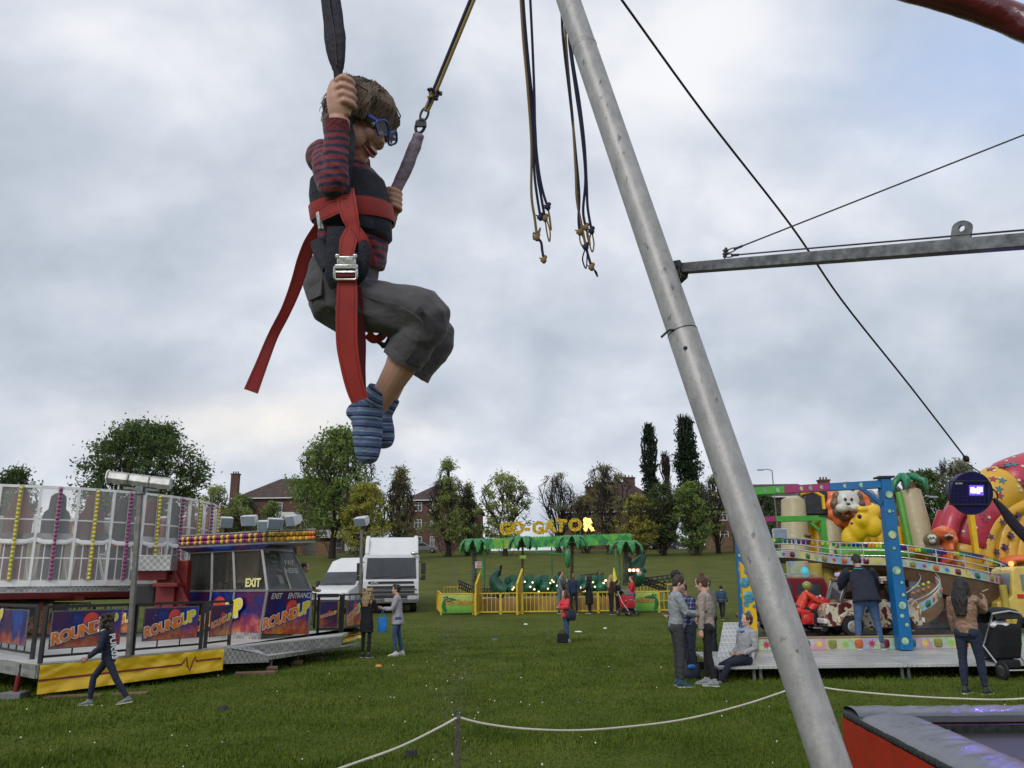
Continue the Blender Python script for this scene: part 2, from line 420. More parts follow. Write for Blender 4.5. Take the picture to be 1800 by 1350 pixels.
# ---------------------------------------------------------------- aluminium mast, beam, ropes
def alu_kind(ctx, col):
 N, L = ctx['N'], ctx['L']
 mp = N.new('ShaderNodeMapping'); mp.inputs['Scale'].default_value = (11, 11, 5); L.new(ctx['tc'].outputs['Object'], mp.inputs[0])
 n1 = N.new('ShaderNodeTexNoise'); n1.inputs['Scale'].default_value = 2.2; n1.inputs['Detail'].default_value = 9; n1.inputs['Roughness'].default_value = .7; L.new(mp.outputs[0], n1.inputs[0])
 mp2 = N.new('ShaderNodeMapping'); mp2.inputs['Scale'].default_value = (21, 21, 9); L.new(ctx['tc'].outputs['Object'], mp2.inputs[0])
 n2 = N.new('ShaderNodeTexNoise'); n2.inputs['Scale'].default_value = 2.0; n2.inputs['Detail'].default_value = 4; n2.inputs['Distortion'].default_value = .3; L.new(mp2.outputs[0], n2.inputs[0])
 base = ramp(ctx, n1.outputs['Fac'], ((.3, (.24, .235, .23)), (.5, (.33, .325, .32)), (.7, (.42, .415, .41))), 'LINEAR')
 sp = ramp(ctx, n2.outputs['Fac'], ((.64, (0, 0, 0)), (.70, (1, 1, 1))), 'LINEAR')
 mx = N.new('ShaderNodeMix'); mx.data_type = 'RGBA'; L.new(mth(ctx, 'MULTIPLY', sp, .75), mx.inputs[0]); L.new(base, mx.inputs[6]); mx.inputs[7].default_value = (.10, .095, .09, 1)
 ctx['base'] = mx.outputs[2]
 rr = N.new('ShaderNodeMapRange'); L.new(n1.outputs['Fac'], rr.inputs[0]); rr.inputs[3].default_value = .36; rr.inputs[4].default_value = .62; L.new(rr.outputs[0], ctx['p'].inputs['Roughness'])
alu = M('worn_aluminium', (1, 1, 1), .5, .28, var=.05, vs=7, bump=.12, bs=60, kind=alu_kind)
galv = M('galvanised_steel', (.17, .175, .18), .5, .6, var=.45, vs=35, bump=.15, bs=30)
dsteel = M('dark_steel', (.06, .062, .065), .5, .7, var=.3, bump=.2)
chrome = M('buckle_steel', (.62, .62, .6), .28, .95, var=.1)
black = M('black_rubber', (.014, .014, .017), .65)
def mast():
 D0, D1 = 3.45, 2.16
 A = cd(999, 0, D0); B = cd(1462, 1350, D1); d = (B - A).normalized()
 Tp = A - d * 3.4; t = (0 - B.z) / d.z; Bt = B + d * (t - .02)
 th = thing('support_mast', 'leaning grey aluminium tube mast with scuffs, in front of the rides', 'mast', (Bt.x, Bt.y, 0))
 f_ = .4345; zj = 1 / ((1 - f_) / D0 + f_ / D1); J = A + d * ((A - B).length * (D0 - zj) / (D0 - D1))
 u, w = frame(d)
 b = MB(); b.tube([Tp, A + d * .12, J], .0505, 40); b.build('upper_tube', alu, th)
 b = MB(); b.tube([J - d * .002, J + d * .006, Bt], [.0510, .0522, .0535], 40); b.build('lower_tube', alu, th)
 W = A + d * .29
 b = MB(); b.tube([W - d * .012, W - d * .006, W + d * .006, W + d * .012], [.0506, .0524, .0524, .0506], 40); b.build('weld_ring', M('weld', (.28, .27, .26), .5, .6, bump=.8, bs=150), th)
 b = MB(); b.tube([J - d * .004, J + d * .0], .0524, 40); b.build('joint_gap', dsteel, th)
 # locking pin with a bent tail
 q = J - d * .012; left = -(CM @ V((1, 0, 0))); fw = -(CM @ V((0, 0, -1)))
 pn = q + left * .036 + fw * .030
 b = MB(); b.tube([pn - left * .02, pn + left * .010 + fw * .012, pn + left * .020 + fw * .012 - V((0, 0, .004)), pn + left * .045 + fw * .02 - V((0, 0, .026))], .0042, 8); b.build('locking_pin', dsteel, th)
 b = MB(); h = J + d * .06 + fw * .049 + left * .020; b.tube([h, h + fw * .006], .007, 10); b.build('bolt', dsteel, th)
 # foot plate on the grass
 b = MB(); b.box((Bt.x, Bt.y, .01), (.3, .3, .02)); b.tube([Bt + V((0, 0, .0)), Bt - d * .2], .058, 24); b.build('foot_plate', galv, th)
 # beam
 a = cd(1200, 472, 2.93); e = cd(1800, 424, 1.98); bd = (e - a).normalized(); E = e + bd * 1.2
 bt = thing('cross_beam', 'square galvanised steel beam running right from the mast', 'beam', a)
 up = V((0, 0, 1)); sd = bd.cross(up).normalized(); up = sd.cross(bd)
 b = MB(); b.bar(a - bd * .01, E, .036, .036, side=sd); b.build('box_section', galv, bt, bevel=.0025)
 # bracket plates by the mast
 b = MB(); c = a - bd * .015; bu = bd
 for s in (-1, 1):
  pts = [(-.05, .024), (.018, .027), (.028, .018), (.026, -.032), (-.002, -.052), (-.03, -.046), (-.05, .0)]
  b.prism(pts, c + sd * (.0215 * s), bu, up, .004 * 1)
 b.prism([(-.03, -.046), (-.002, -.052), (.026, -.032), (.024, -.028), (-.002, -.047), (-.03, -.041)], c - sd * .0215, bu, up, .043)
 b.build('bracket', dsteel, bt, bevel=.001)
 b = MB(); b.tube([c + sd * .034 + bd * .004, c - sd * .034 + bd * .004], .008, 6); b.tube([c + bd * .03 - up * .02 + sd * .02, c + bd * .031 - up * .042 + sd * .02], .004, 8); b.build('bolt', dsteel, bt)
 # lug with a hole
 lp = cd(1689, 419, 2.10); k = 16; out = []
 w_, h_ = .0255, .028
 out = [(-w_, -.002), (w_, -.002)] + [(w_ * math.cos(math.pi * i / 12), h_ + w_ * .75 * math.sin(math.pi * i / 12)) for i in range(13)]
 b = MB(); hole = [(.0085 * math.cos(6.2832 * i / k), .026 + .0085 * math.sin(6.2832 * i / k)) for i in range(k)]
 me_out = []
 N = 48; import math as _m
 def edge(t):
  ang = t; dx, dy = _m.cos(ang), _m.sin(ang); lo, hi = 0, .1
  for _ in range(30):
   m_ = (lo + hi) / 2; x, y = dx * m_, .026 + dy * m_
   ins = abs(x) <= w_ and y >= -.002 and (y <= h_ or (x / w_) ** 2 + ((y - h_) / (w_ * .75)) ** 2 <= 1)
   if ins: lo = m_
   else: hi = m_
  return (dx * lo, .026 + dy * lo)
 ring = [edge(6.2832 * i / N) for i in range(N)]; hol = [(.0085 * _m.cos(6.2832 * i / N), .026 + .0085 * _m.sin(6.2832 * i / N)) for i in range(N)]
 f0 = [lp + bd * x + up * y + sd * .004 for x, y in ring]; f1 = [lp + bd * x + up * y + sd * .004 for x, y in hol]
 g0 = [lp + bd * x + up * y - sd * .004 for x, y in ring]; g1 = [lp + bd * x + up * y - sd * .004 for x, y in hol]
 b.rings([f1, f0, g0, g1, f1], cap=False); b.build('lug', galv, bt, smooth=False)
 # shackle
 s0 = cd(1274, 452, 2.78); b = MB()
 for k2, (hh, rr) in enumerate(((.0, .009), (.008, .012), (.014, .008), (.020, .012), (.026, .007))): b.tube([s0 + up * hh, s0 + up * (hh + .005)], rr * .8, 8)
 b.tube([s0 + up * .024 - bd * .012, s0 + up * .024 + bd * .012], .003, 6); b.tube([s0 - up * .005, s0 + up * .034], .0035, 8)
 b.build('shackle', dsteel, bt)
 # wire stays
 s1 = s0 + up * .016
 def loopend(b, p, q, r):
  dd = (q - p).normalized(); x, y = frame(dd, up)
  pts = [p + dd * (.02 - .02 * _m.cos(a_)) + x * .006 * _m.sin(a_) for a_ in [6.2832 * i / 14 for i in range(14)]]
  b.tube(pts, r, 6, closed=True); b.tube([p + dd * .035, p + dd * .062], r * 2.1, 8)
 q = cd(1800, 237, 2.6); q2 = q + (q - s1) * .5
 b = MB(); b.tube([s1 + (q2 - s1).normalized() * .03, q2], .0028, 8); loopend(b, s1, q2, .0022); tag(b.build('wire_rope', M('wire_rope', (.05, .05, .055), .45, .6, bump=1, bs=400)), 'thin steel wire rising to the right edge from the beam shackle', 'wire rope', 'steel stay wires')
 q = cd(1440, 437, 2.46) + sd * .012; q3 = q + (q - s0) * 1.2
 b = MB(); b.tube([s0 + up * .004 + (q3 - s0).normalized() * .03, q, a + bd * 1.9 + up * .023 + sd * .005], .0026, 8); loopend(b, s0 + up * .004, q, .0022); tag(b.build('wire_rope', _mc['wire_rope']), 'thin steel wire lying along the top of the square beam', 'wire rope', 'steel stay wires')
 # long black cable to the lamp
 pts = [(1060, -45, 3.9), (1093, 0, 4.0), (1240, 203, 4.35), (1390, 396, 4.8), (1480, 528, 5.2), (1600, 679, 5.8), (1698, 806, 6.45)]
 P = spl([cd(*p) for p in pts], 6)
 b = MB(); b.tube(P, .0066, 8); e = P[-1]; b.tube([e, e + (P[-1] - P[-2]).normalized() * .03], .019, 8); b.ball(e, .026, 8, 5)
 tag(b.build('bungee_cable', M('black_braid', (.012, .013, .02), .7, bump=1, bs=220)), 'long black cable slanting down to the round blue lamp', 'cable')
mast()
def bundle(anchor_pts, ends, label):
 """hanging bungee cords: each cord its own strand, knotted with a loop at its foot"""
 th = thing('hanging_bungee', label, 'bungee cord', cd(*anchor_pts[0]), group='slack bungee cord bundles by the mast')
 navy = M('cord_navy', (.008, .010, .045), .75, bump=.8, bs=300); tan = M('cord_tan', (.20, .135, .05), .8, bump=.8, bs=300)
 for k, (pts, col, loop) in enumerate(ends):
  P = spl([cd(*p) for p in pts], 8); b = MB(); r = .0062
  b.tube(P, [r * (1.15 if i < 3 else 1) for i in range(len(P))], 7); b.build('cord', navy if col else tan, th)
  e = P[-1]; b = MB(); b.ball(e, (.013, .013, .018), 8, 6); b.ball(e + V((.006, 0, .014)), (.010, .01, .010), 7, 5); b.ball(e + V((-.008, 0, -.002)), (.009, .008, .008), 7, 5)
  b.tube([e, e + V((-.02, .003, .012))], [.006, .003], 6); b.build('knot', navy if k % 2 else tan, th)
  if loop:
   q = [e] + [cd(*p) for p in loop] + [e + V((.003, 0, -.004))]; b = MB(); b.tube(spl(q, 6), .0034, 6); b.build('loop', tan if loop[0][2] < 3.62 else navy, th)
D = 3.6
bundle([(915, 0, D)], [
 ([(912, -60, D), (919, 60, D), (927, 150, D - .01), (934, 250, D), (934, 340, D), (940, 385, D), (944, 418, D)], 0, [(938, 408, 3.6), (939, 422, 3.6), (950, 400, 3.6)]),
 ([(914, -60, D), (921, 40, D), (929, 130, D), (937, 220, D), (939, 300, D), (944, 345, D), (950, 382, D)], 1, None),
 ([(916, -60, D + .02), (922, 30, D), (930, 120, D + .02), (940, 215, D), (944, 300, D), (951, 345, D), (958, 384, D)], 1, [(962, 412, 3.6), (966, 425, 3.6), (967, 408, 3.6), (963, 392, 3.6)]),
 ([(929, -60, D), (935, 60, D), (939, 160, D), (941, 240, D), (947, 300, D), (955, 340, D), (963, 364, D)], 1, [(967, 385, 3.6), (969, 405, 3.6), (965, 380, 3.6)]),
 ([(944, 418, D), (951, 426, D), (953, 440, D), (956, 457, D)], 1, None)],
 'left bundle of navy and tan bungee cords hanging loose against the sky')
bundle([(988, 0, D)], [
 ([(986, -60, D), (988, 40, D), (992, 90, D), (998, 140, D), (1005, 200, D), (1012, 270, D), (1018, 340, D), (1017, 385, D), (1019, 408, D)], 1, [(1020, 425, 3.6), (1029, 440, 3.6), (1026, 420, 3.6)]),
 ([(992, -40, D), (994, 60, D), (1001, 150, D + .02), (1007, 215, D), (1012, 300, D), (1014, 350, D), (1022, 395, D), (1030, 434, D)], 0, [(1024, 455, 3.7), (1030, 472, 3.7), (1032, 450, 3.7)]),
 ([(1000, 40, D + .1), (1001, 80, D + .1), (1012, 160, D + .05), (1022, 230, D), (1029, 310, D), (1025, 370, D), (1030, 400, D)], 1, [(1036, 420, 3.6), (1037, 432, 3.6), (1032, 415, 3.6)]),
 ([(1000, 30, D + .1), (1006, 100, D + .1), (1018, 175, D + .05), (1027, 250, D), (1031, 320, D), (1033, 365, D), (1040, 406, D)], 1, [(1036, 425, 3.6), (1041, 443, 3.6), (1044, 430, 3.6), (1042, 415, 3.6)]),
 ([(1030, 434, D), (1034, 450, D), (1040, 470, D)], 1, [(1048, 478, 3.7), (1050, 486, 3.7), (1042, 470, 3.7)])],
 'right bundle of navy and tan bungee cords hanging beside the mast')
def red_sleeve():
 P = spl([cd(1480, -60, 2.3), cd(1600, -24, 2.25), cd(1680, -3, 2.2), (cd(1740, 18, 2.17)), cd(1800, 42, 2.13), cd(1950, 110, 2.0)], 10)
 b = MB(); b.tube(P, .041, 28); me = b.mesh('x'); folds(me, .0025, 9, .4)
 tag(link_mesh(me, 'padded_tube', None, True, mats=[M('red_vinyl', (.10, .006, .014), .25, var=.2, bump=.3, bs=10, coat=.5)]), 'dark red glossy padded tube crossing the top right corner', 'padded tube')
red_sleeve()
def trampoline():
 z = .95; TL = onz(1482, 1249, z); u = V((-.10, -1, 0)).normalized(); r = V((1, -.02, 0)).normalized()
 th = thing('trampoline', 'grey padded trampoline with red vinyl skirt at the bottom right', 'trampoline', (TL.x, TL.y, 0))
 pad = M('grey_pad_vinyl', (.078, .085, .10), .33, var=.10, vs=6, bump=.10, bs=20, coat=.15); skirt = M('red_skirt_vinyl', (.44, .010, .014), .3, var=.10, vs=4, bump=.12, bs=7, coat=.25)
 def padstrip(a, d, n_, L_, w, inner_w0=0):
  b = MB(); nx, ny = 200, 16; G = []
  for i in range(nx + 1):
   for j in range(ny + 1):
    s = i / nx * L_; t = j / ny; p = a + d * s + n_ * (w * t)
    crown = .028 * math.sin(math.pi * min(1, max(0, t))) ** .6
    wr = .006 * noise.noise(V((s * 5 + t * 2.5, t * .8, 3.3))) - .009 * (abs(noise.noise(V((s * 15 + t * 3.6, t * .9, 7)))) ** .7) - .005 * abs(noise.noise(V((s * 34 + t * 5, t * 1.2, 1))))
    G.append(p + V((0, 0, crown + wr * (.4 + math.sin(math.pi * t)))))
  F = [(i * (ny + 1) + j, (i + 1) * (ny + 1) + j, (i + 1) * (ny + 1) + j + 1, i * (ny + 1) + j + 1) for i in range(nx) for j in range(ny)]
  b.add(G, F, 0, True); k = len(b.v); Bt = [q + V((0, 0, -.045 if False else 0)) for q in G]
  # underside
  lo = [a + d * (i / nx * L_) + n_ * (w * t) - V((0, 0, .03)) for i in range(nx + 1) for t in (0, 1)]
  b.add(lo, [(2 * i, 2 * i + 1, 2 * i + 3, 2 * i + 2) for i in range(nx)], 0)
  for e in (0, ny):
   b.add([G[i * (ny + 1) + e] for i in range(nx + 1)] + [lo[2 * i + (1 if e else 0)] for i in range(nx + 1)], [(i, i + 1, nx + 2 + i, nx + 1 + i) for i in range(nx)], 0)
  return b
 w = .30
 b = padstrip(TL, u, r, 3.4, w); b.build('side_pad', pad, th)
 b = padstrip(TL + V((0, 0, .012)) + u * .0, r, u, 3.2, w * .9); b.build('rear_pad', pad, th)
 # pad rim piping
 # skirt
 nx, nz = 120, 16; b = MB(); G = []
 for i in range(nx + 1):
  for j in range(nz + 1):
   s = i / nx * 3.4; t = j / nz; f = .03 * noise.noise(V((s * 5 + t * 2, t * 1.3, 0))) + .03 * abs(noise.noise(V((s * 11 + t * 4, t * 2.5, 5)))) + .03 * (1 - t) * noise.noise(V((s * 2.2, 0, 9)))
   G.append(TL + u * s - r * (f * (1.2 - t) + .01) + V((0, 0, -.03 - (z - .06) * (1 - t))))
 b.add(G, [(i * (nz + 1) + j, (i + 1) * (nz + 1) + j, (i + 1) * (nz + 1) + j + 1, i * (nz + 1) + j + 1) for i in range(nx) for j in range(nz)], 0, True)
 G = []
 for i in range(nx + 1):
  for j in range(nz + 1):
   s = i / nx * 3.2; t = j / nz; f = .02 * noise.noise(V((s * 5, t * .8, 4))); G.append(TL + r * s - u * (f + .01) + V((0, 0, -.03 - (z - .06) * (1 - t))))
 b.add(G, [(i * (nz + 1) + j, (i + 1) * (nz + 1) + j, (i + 1) * (nz + 1) + j + 1, i * (nz + 1) + j + 1) for i in range(nx) for j in range(nz)], 0, True)
 b.build('skirt', skirt, th)
 # mat and springs
 a = TL + u * (w * .9 - .03) + r * (w - .03); b = MB(); mz = V((0, 0, -.07))
 b.quad(a + mz, a + u * 3.1 + mz, a + u * 3.1 + r * 2.8 + mz, a + r * 2.8 + mz); b.build('jumping_mat', M('tramp_mat', (.03, .03, .036), .55, bump=.5, bs=300), th)
 b = MB(); f = V((0, 0, -.085)); pts = [TL + u * .06 + r * .06, TL + u * 3.3 + r * .06, TL + u * 3.3 + r * 3.1, TL + u * .06 + r * 3.1]
 for i in range(4): b.bar(pts[i] + f, pts[(i + 1) % 4] + f, .04)
 for p in pts: b.bar(p + f, V((p.x, p.y, 0)), .04)
 b.build('frame', galv, th)
 # eyelets along the skirt edge
 b = MB()
 for i in range(60): p = TL + u * (.05 + i * .055) - r * .012 + V((0, 0, -.016)); b.ball(p, (.004, .010, .012), 6, 4)
 b.build('lacing', black, th, split=True)
trampoline()
def rope_fence():
 post = M('rusty_stake', (.09, .08, .075), .6, .5, var=.4, vs=25); rope = M('white_rope', (.55, .53, .45), .8, bump=1.0, bs=160)
 p1 = at(805, 1262, 4.45); g = V((p1.x - .01, p1.y, 0)); th = thing('rope_post', 'thin dark metal stake with looped top holding the white rope', 'post', g)
 b = MB(); b.bar(g, p1 + V((0, 0, .01)), .024, .018); b.build('stake', post, th, bevel=.002)
 b = MB(); b.tube([p1 + V((.016 * math.cos(a), 0, .022 + .016 * math.sin(a))) for a in [6.2832 * i / 14 for i in range(14)]], .0045, 6, closed=True); b.build('eye_ring', post, th)
 pL = at(330, 1440, 3.7); e = at(1420, 1197, 5.6)
 L1 = [p1 + V((0, 0, .004)), at(770, 1280, 4.38), at(700, 1314, 4.2), at(600, 1350, 4.0), at(480, 1395, 3.85), pL]
 L2 = [p1 + V((0, 0, .004)), at(850, 1272, 4.5), at(920, 1281, 4.62), at(1010, 1284, 4.8), at(1100, 1278, 4.98), at(1200, 1265, 5.2), at(1300, 1241, 5.4), at(1385, 1213, 5.55), e]
 L3 = [e, at(1455, 1210, 5.6), at(1560, 1221, 5.6), at(1680, 1228, 5.55), at(1800, 1228, 5.5), at(1990, 1205, 5.4)]
 for L_, lb in ((L1, 'white rope running down to the left from the stake'), (L2, 'white rope sagging between the stake and the mast'), (L3, 'white rope to the right of the mast behind the trampoline')):
  b = MB(); b.tube(spl(L_, 10), .0062, 8); tag(b.build('rope', rope), lb, 'rope', 'white ropes of the barrier')
 for q, lb in ((pL, 'rope stake at the far left'), (L3[-1], 'rope stake at the far right'), (e, 'dark stake hidden behind the leaning mast')):
  g = V((q.x, q.y, 0)); b = MB(); b.bar(g, q + V((0, 0, .02)), .02, .016)
  tag(b.build('rope_post', post), lb, 'post')
rope_fence()
def blue_lamp():
 D_ = 6.55; c = cd(1704, 866, D_); rt = CM @ V((1, 0, 0)); up = CM @ V((0, 1, 0)); bk = CM @ V((0, 0, 1)); r = .172
 th = thing('stage_lamp', 'round black lamp glowing blue, hung from the long cable', 'lamp', c - V((0, 0, r)))
 b = MB(); b.tube([c - bk * .09, c - bk * .07, c + bk * .02, c + bk * .035], [r * .5, r * .9, r, r * .97], 36); b.build('housing', M('housing_led_glow', (.008, .006, .09), .45, bump=.1), th)  # black housing; blue light of the LED is put into its colour
 b = MB(); b.tube([c + rt * r * math.cos(a) + up * r * math.sin(a) + bk * .03 for a in [6.2832 * i / 36 for i in range(36)]], .007, 6, closed=True)
 fr = [(-.19, .10), (.13, .10), (.13, -.09), (-.19, -.09)]
 F = [c + rt * x + up * y + bk * .05 for x, y in fr]
 for i in range(4): b.tube([F[i], F[(i + 1) % 4]], .005, 6)
 for k in range(1, 9): x = -.19 + .32 * k / 9; b.tube([c + rt * x + up * .10 + bk * .05, c + rt * x - up * .09 + bk * .05], .0012, 4)
 for k in range(1, 6): y = -.09 + .19 * k / 6; b.tube([c - rt * .19 + up * y + bk * .05, c + rt * .13 + up * y + bk * .05], .0012, 4)
 b.build('wire_guard', dsteel, th)
 b = MB(); b.box(c + bk * .045 - rt * .11 + up * .082, (.06, .004, .014), rt, up); b.build('label_plate', M('grey_plate', (.4, .4, .42)), th)
 b = MB(); led = M('led_glow', (.1, .08, .9), emit=((.10, .04, 1.0), 2.2), bump=0); wh = M('led_core', (.8, .8, 1), emit=((.50, .45, 1.0), 2.6), bump=0)
 o0 = c + rt * .036 + up * .025 + bk * .037
 b.box(o0, (.115, .082, .004), rt, bk); o = b.build('led_panel', led, th)
 b = MB()
 for (x, y, w_, h_) in ((-.035, 0, .030, .05), (-.01, -.004, .026, .042), (.018, 0, .026, .056), (.04, .006, .016, .04)): b.box(o0 + rt * x + up * y + bk * .003, (w_, h_, .003), rt, bk)
 b.build('led_cluster', wh, th)
 # hanging bracket and strap to the right
 b = MB(); b.tube([c + up * .165 - rt * .05, c + up * .235 - rt * .012, c + up * .165 + rt * .09], .005, 6); b.tube([c + rt * .15 + up * .07, c + rt * .215 + up * .0 + bk * .02, c + rt * .23 - up * .055, c + rt * .16 - up * .06], .007, 6); b.build('yoke', dsteel, th, split=True)
 b = MB(); A = c + rt * .20 - up * .05; pts = [A, A + rt * .07 - up * .08, A + rt * .16 - up * .20, A + rt * .27 - up * .32, A + rt * .5 - up * .55]
 b.tube(spl(pts, 6), [(.014 + .03 * min(1, i / 10), .012) for i in range(25)], 12, side=rt + up); tag(b.build('padded_strap', M('strap_purple', (.018, .013, .03), .7)), 'dark padded strap hanging down right from the round lamp', 'strap')
 l = bpy.data.lights.new('stage_lamp_light', 'SPOT'); l.energy = 16; l.color = (.22, .12, 1); l.spot_size = R(80); l.spot_blend = .8; l.shadow_soft_size = .06
 o = bpy.data.objects.new('stage_lamp_light', l); C.objects.link(o); o.location = o0 + bk * .03; o.rotation_euler = (V((2.6, 3.0, .9)) - o.location).to_track_quat('-Z', 'Y').to_euler();
blue_lamp()
# ---------------------------------------------------------------- people
def skinmat(name, col): return M(name, col, .5, var=.10, vs=9, bump=.12, bs=60, sss=.08)
def cloth(name, col, **k): k.setdefault('var', .16); k.setdefault('bump', .5); k.setdefault('bs', 26); return M(name, col, k.pop('rough', .85), **k)
HEADR = ((-.122, .052, .012, .012), (-.115, .047, .027, .026), (-.10, .036, .05, .042), (-.07, .018, .073, .056), (-.03, .008, .088, .066), (0, .004, .093, .071), (.04, 0, .097, .075), (.08, -.005, .088, .069), (.105, -.01, .062, .05), (.12, -.012, .02, .018))
def head_geo(b, c, F, U, k=1.0, n=20, mouth=False):
 """skull with nose and ears: F forward, U up, c centre"""
 S = U.cross(F).normalized(); P = lambda f, s, u: c + (F * f + S * s + U * u) * k
 b.rings([[P(cc + hd * math.cos(t), hw * math.sin(t) * (1 if math.cos(t) < 0 else .96), u) for t in [6.2832 * i / n for i in range(n)]] for u, cc, hd, hw in HEADR])
 b.tube([P(.082, 0, .022), P(.096, 0, -.005), P(.112, 0, -.030), P(.098, 0, -.042)], [.008 * k, .010 * k, .014 * k, .010 * k], 8, side=S)
 for s in (-1, 1):
  b.ball(P(.078, s * .036, -.03), (.022 * k,) * 3, 8, 6)
  b.ball(P(-.006, s * .074, -.012), (.022 * k, .012 * k, .032 * k), 10, 7, X=Matrix((F, S, U)).transposed())
 b.tube([P(.080, -.026, -.066), P(.097, 0, -.062), P(.080, .026, -.066)], [.005 * k, .010 * k, .005 * k], 8)
 b.tube([P(.076, -.020, -.078), P(.090, 0, -.078), P(.076, .020, -.078)], [.005 * k, .010 * k, .005 * k], 8)
 b.ball(P(.068, 0, -.102), (.025 * k, .024 * k, .02 * k), 8, 6, X=Matrix((F, S, U)).transposed())
 return P
def hand_geo(b, w, d, pn, k=1.0, curl=.6, side=1):
 """w wrist, d direction of the hand, pn palm normal; five separate fingers"""
 d = d.normalized(); pn = (pn - d * pn.dot(d)).normalized(); s = d.cross(pn) * side
 b.tube([w - d * .02 * k, w + d * .02 * k, w + d * .06 * k, w + d * .088 * k], [(.024 * k, .018 * k), (.034 * k, .016 * k), (.040 * k, .015 * k), (.036 * k, .012 * k)], 10, side=s)
 for i, (o, L_) in enumerate(((-.030, .066), (-.010, .076), (.010, .071), (.029, .056))):
  p = w + d * .082 * k + s * o * k; q = [p]; a = 0
  for j, fr in enumerate((.42, .32, .26)):
   a += curl * (.7 if j == 0 else 1); q.append(q[-1] + (d * math.cos(a) + pn * math.sin(a)) * L_ * fr * k)
  b.tube(q, [.0095 * k, .009 * k, .008 * k, .006 * k], 7)
 p = w + d * .025 * k - s * .03 * k
 b.tube([p, p + (d * .7 - s * .7) * .032 * k, p + (d * .95 - s * .45 + pn * .35) * .062 * k, p + (d * 1.0 - s * .2 + pn * .6) * .083 * k], [.013 * k, .011 * k, .0095 * k, .007 * k], 7)
def adir(f, o, s):
 f, o = R(f), R(o); return V((math.sin(f) * math.cos(o), s * math.sin(o), -math.cos(f) * math.cos(o)))
def person(label, loc, yaw, h=1.72, lean=0, arms=((5, 8, 20, 4), (5, 8, 20, 4)), legs=((2, 3, -3, 2), (-2, 3, -3, 2)), head=(0, 0), top=None, bottom=None, shoe=None,
           skin=None, hair=None, style='short', sleeve=1, coat=0, build=1.0, seat=None, female=False, hood=False, vox=.013, group=None, hands=(.5, .5), topwidth=1.0, legw=1.0, extra=None, gzero=None):
 """local frame: facing +X, left +Y, up Z ; arms/legs = (left, right) of upper and lower (forward, outward) angles"""
 g = gz(loc[0], loc[1]) if gzero is None else gzero
 th = thing('person', label, 'person', (loc[0], loc[1], g), R(yaw), group, scale=h / 1.75)
 skin = skin or skinmat('skin', (.42, .24, .165))
 bw = build; cl = math.cos(R(lean)); sp = V((math.sin(R(lean)), 0, cl)); Pv = V((0, 0, .95))
 spf = V((cl, 0, -math.sin(R(lean))))
 sw = (.165 if female else .185) * (.5 + .5 * bw); hipw = .092
 neck = Pv + sp * .50; J = {}
 hl = R(lean * .6 + head[1]); hy = R(head[0])
 U = V((math.sin(hl) * math.cos(hy), math.sin(hl) * math.sin(hy), math.cos(hl))); Fh = V((math.cos(hl) * math.cos(hy), math.cos(hl) * math.sin(hy), -math.sin(hl)))
 hc = neck + (sp + U).normalized() * .165 + Fh * .02
 limbs = []
 for k, s in ((0, 1), (1, -1)):
  sh = Pv + sp * .455 + V((0, s * sw, 0)); a = arms[k]; el = sh + adir(a[0], a[1], s) * .285; wr = el + adir(a[2], a[3], s) * .25
  hp = Pv + V((0, s * hipw, -.02)); l = legs[k]; kn = hp + adir(l[0], l[1], s) * .43; an = kn + adir(l[2], l[3], s) * .42
  fy = R(l[4]) if len(l) > 4 else 0; fp = R(l[5]) if len(l) > 5 else 0
  fd = V((math.cos(fp), 0, -math.sin(fp)))
  limbs.append((sh, el, wr, hp, kn, an, fd, s))
 zmin = min(min(q[5].z, (q[5] + q[6] * .17).z) for q in limbs) - .075
 off = V((0, 0, (seat / (h / 1.75) + .02 - (.95 - .12)) if seat is not None else -zmin))
 mv = lambda p: p + off
 limbs = [tuple(mv(q) if i < 6 else q for i, q in enumerate(L_)) for L_ in limbs]
 Pv = mv(Pv); neck = mv(neck); hc = mv(hc); S0 = V((0, 1, 0))
 # body
 b = MB(); head_geo(b, hc, Fh, U, .98)
 b.tube([neck - sp * .06, neck + sp * .03, hc - U * .07 - Fh * .015], [.060, .054, .052], 12)
 b.tube([Pv - sp * .06, Pv + sp * .1, Pv + sp * .3, Pv + sp * .44, neck], [(.14 * bw, .10 * bw), (.125 * bw, .085 * bw), (.145 * bw, .10), (.15, .085), (.05, .05)], 14, side=S0)
 for sh, el, wr, hp, kn, an, fd, s in limbs:
  b.tube([sh, el, wr], [.040, .033, .024], 10); b.tube([hp, kn, kn + (an - kn) * .35, an], [.05, .036, .036, .032], 10)
  b.tube([an + V((0, 0, .03)), an - V((0, 0, .03)), an + fd * .1 - V((0, 0, .05))], [.034, .034, .028], 8)
 me = remesh(b, vox * .8, 2); hb = MB()
 for i, (sh, el, wr, hp, kn, an, fd, s) in enumerate(limbs):
  dd = (wr - el).normalized(); hand_geo(hb, wr, dd, V((0, -s, 0)) if abs(dd.z) > .6 else V((0, -s * .5, .6)), .98, hands[i], side=s)
 m2 = hb.mesh('h'); bm = bmesh.new(); bm.from_mesh(me); bm.from_mesh(m2); bm.to_mesh(me); bm.free()
 link_mesh(me, 'body', th, True, True, [skin])
 # face
 S = U.cross(Fh); X = Matrix((Fh, S, U)).transposed(); b = MB(); P = lambda f, s, u: hc + (Fh * f + S * s + U * u) * .98
 for s in (-1, 1): b.ball(P(.086, s * .033, .004), (.008, .014, .007), 8, 6, X=X)
 b.build('eye', M('eye_dark', (.03, .02, .018), .3, bump=0), th, local=True, split=True)
 b = MB(); b.ball(P(.096, 0, -.070), (.006, .022, .0045), 8, 6, X=X); b.build('mouth', M('lips', (.25, .07, .06), .5, bump=0), th, local=True)
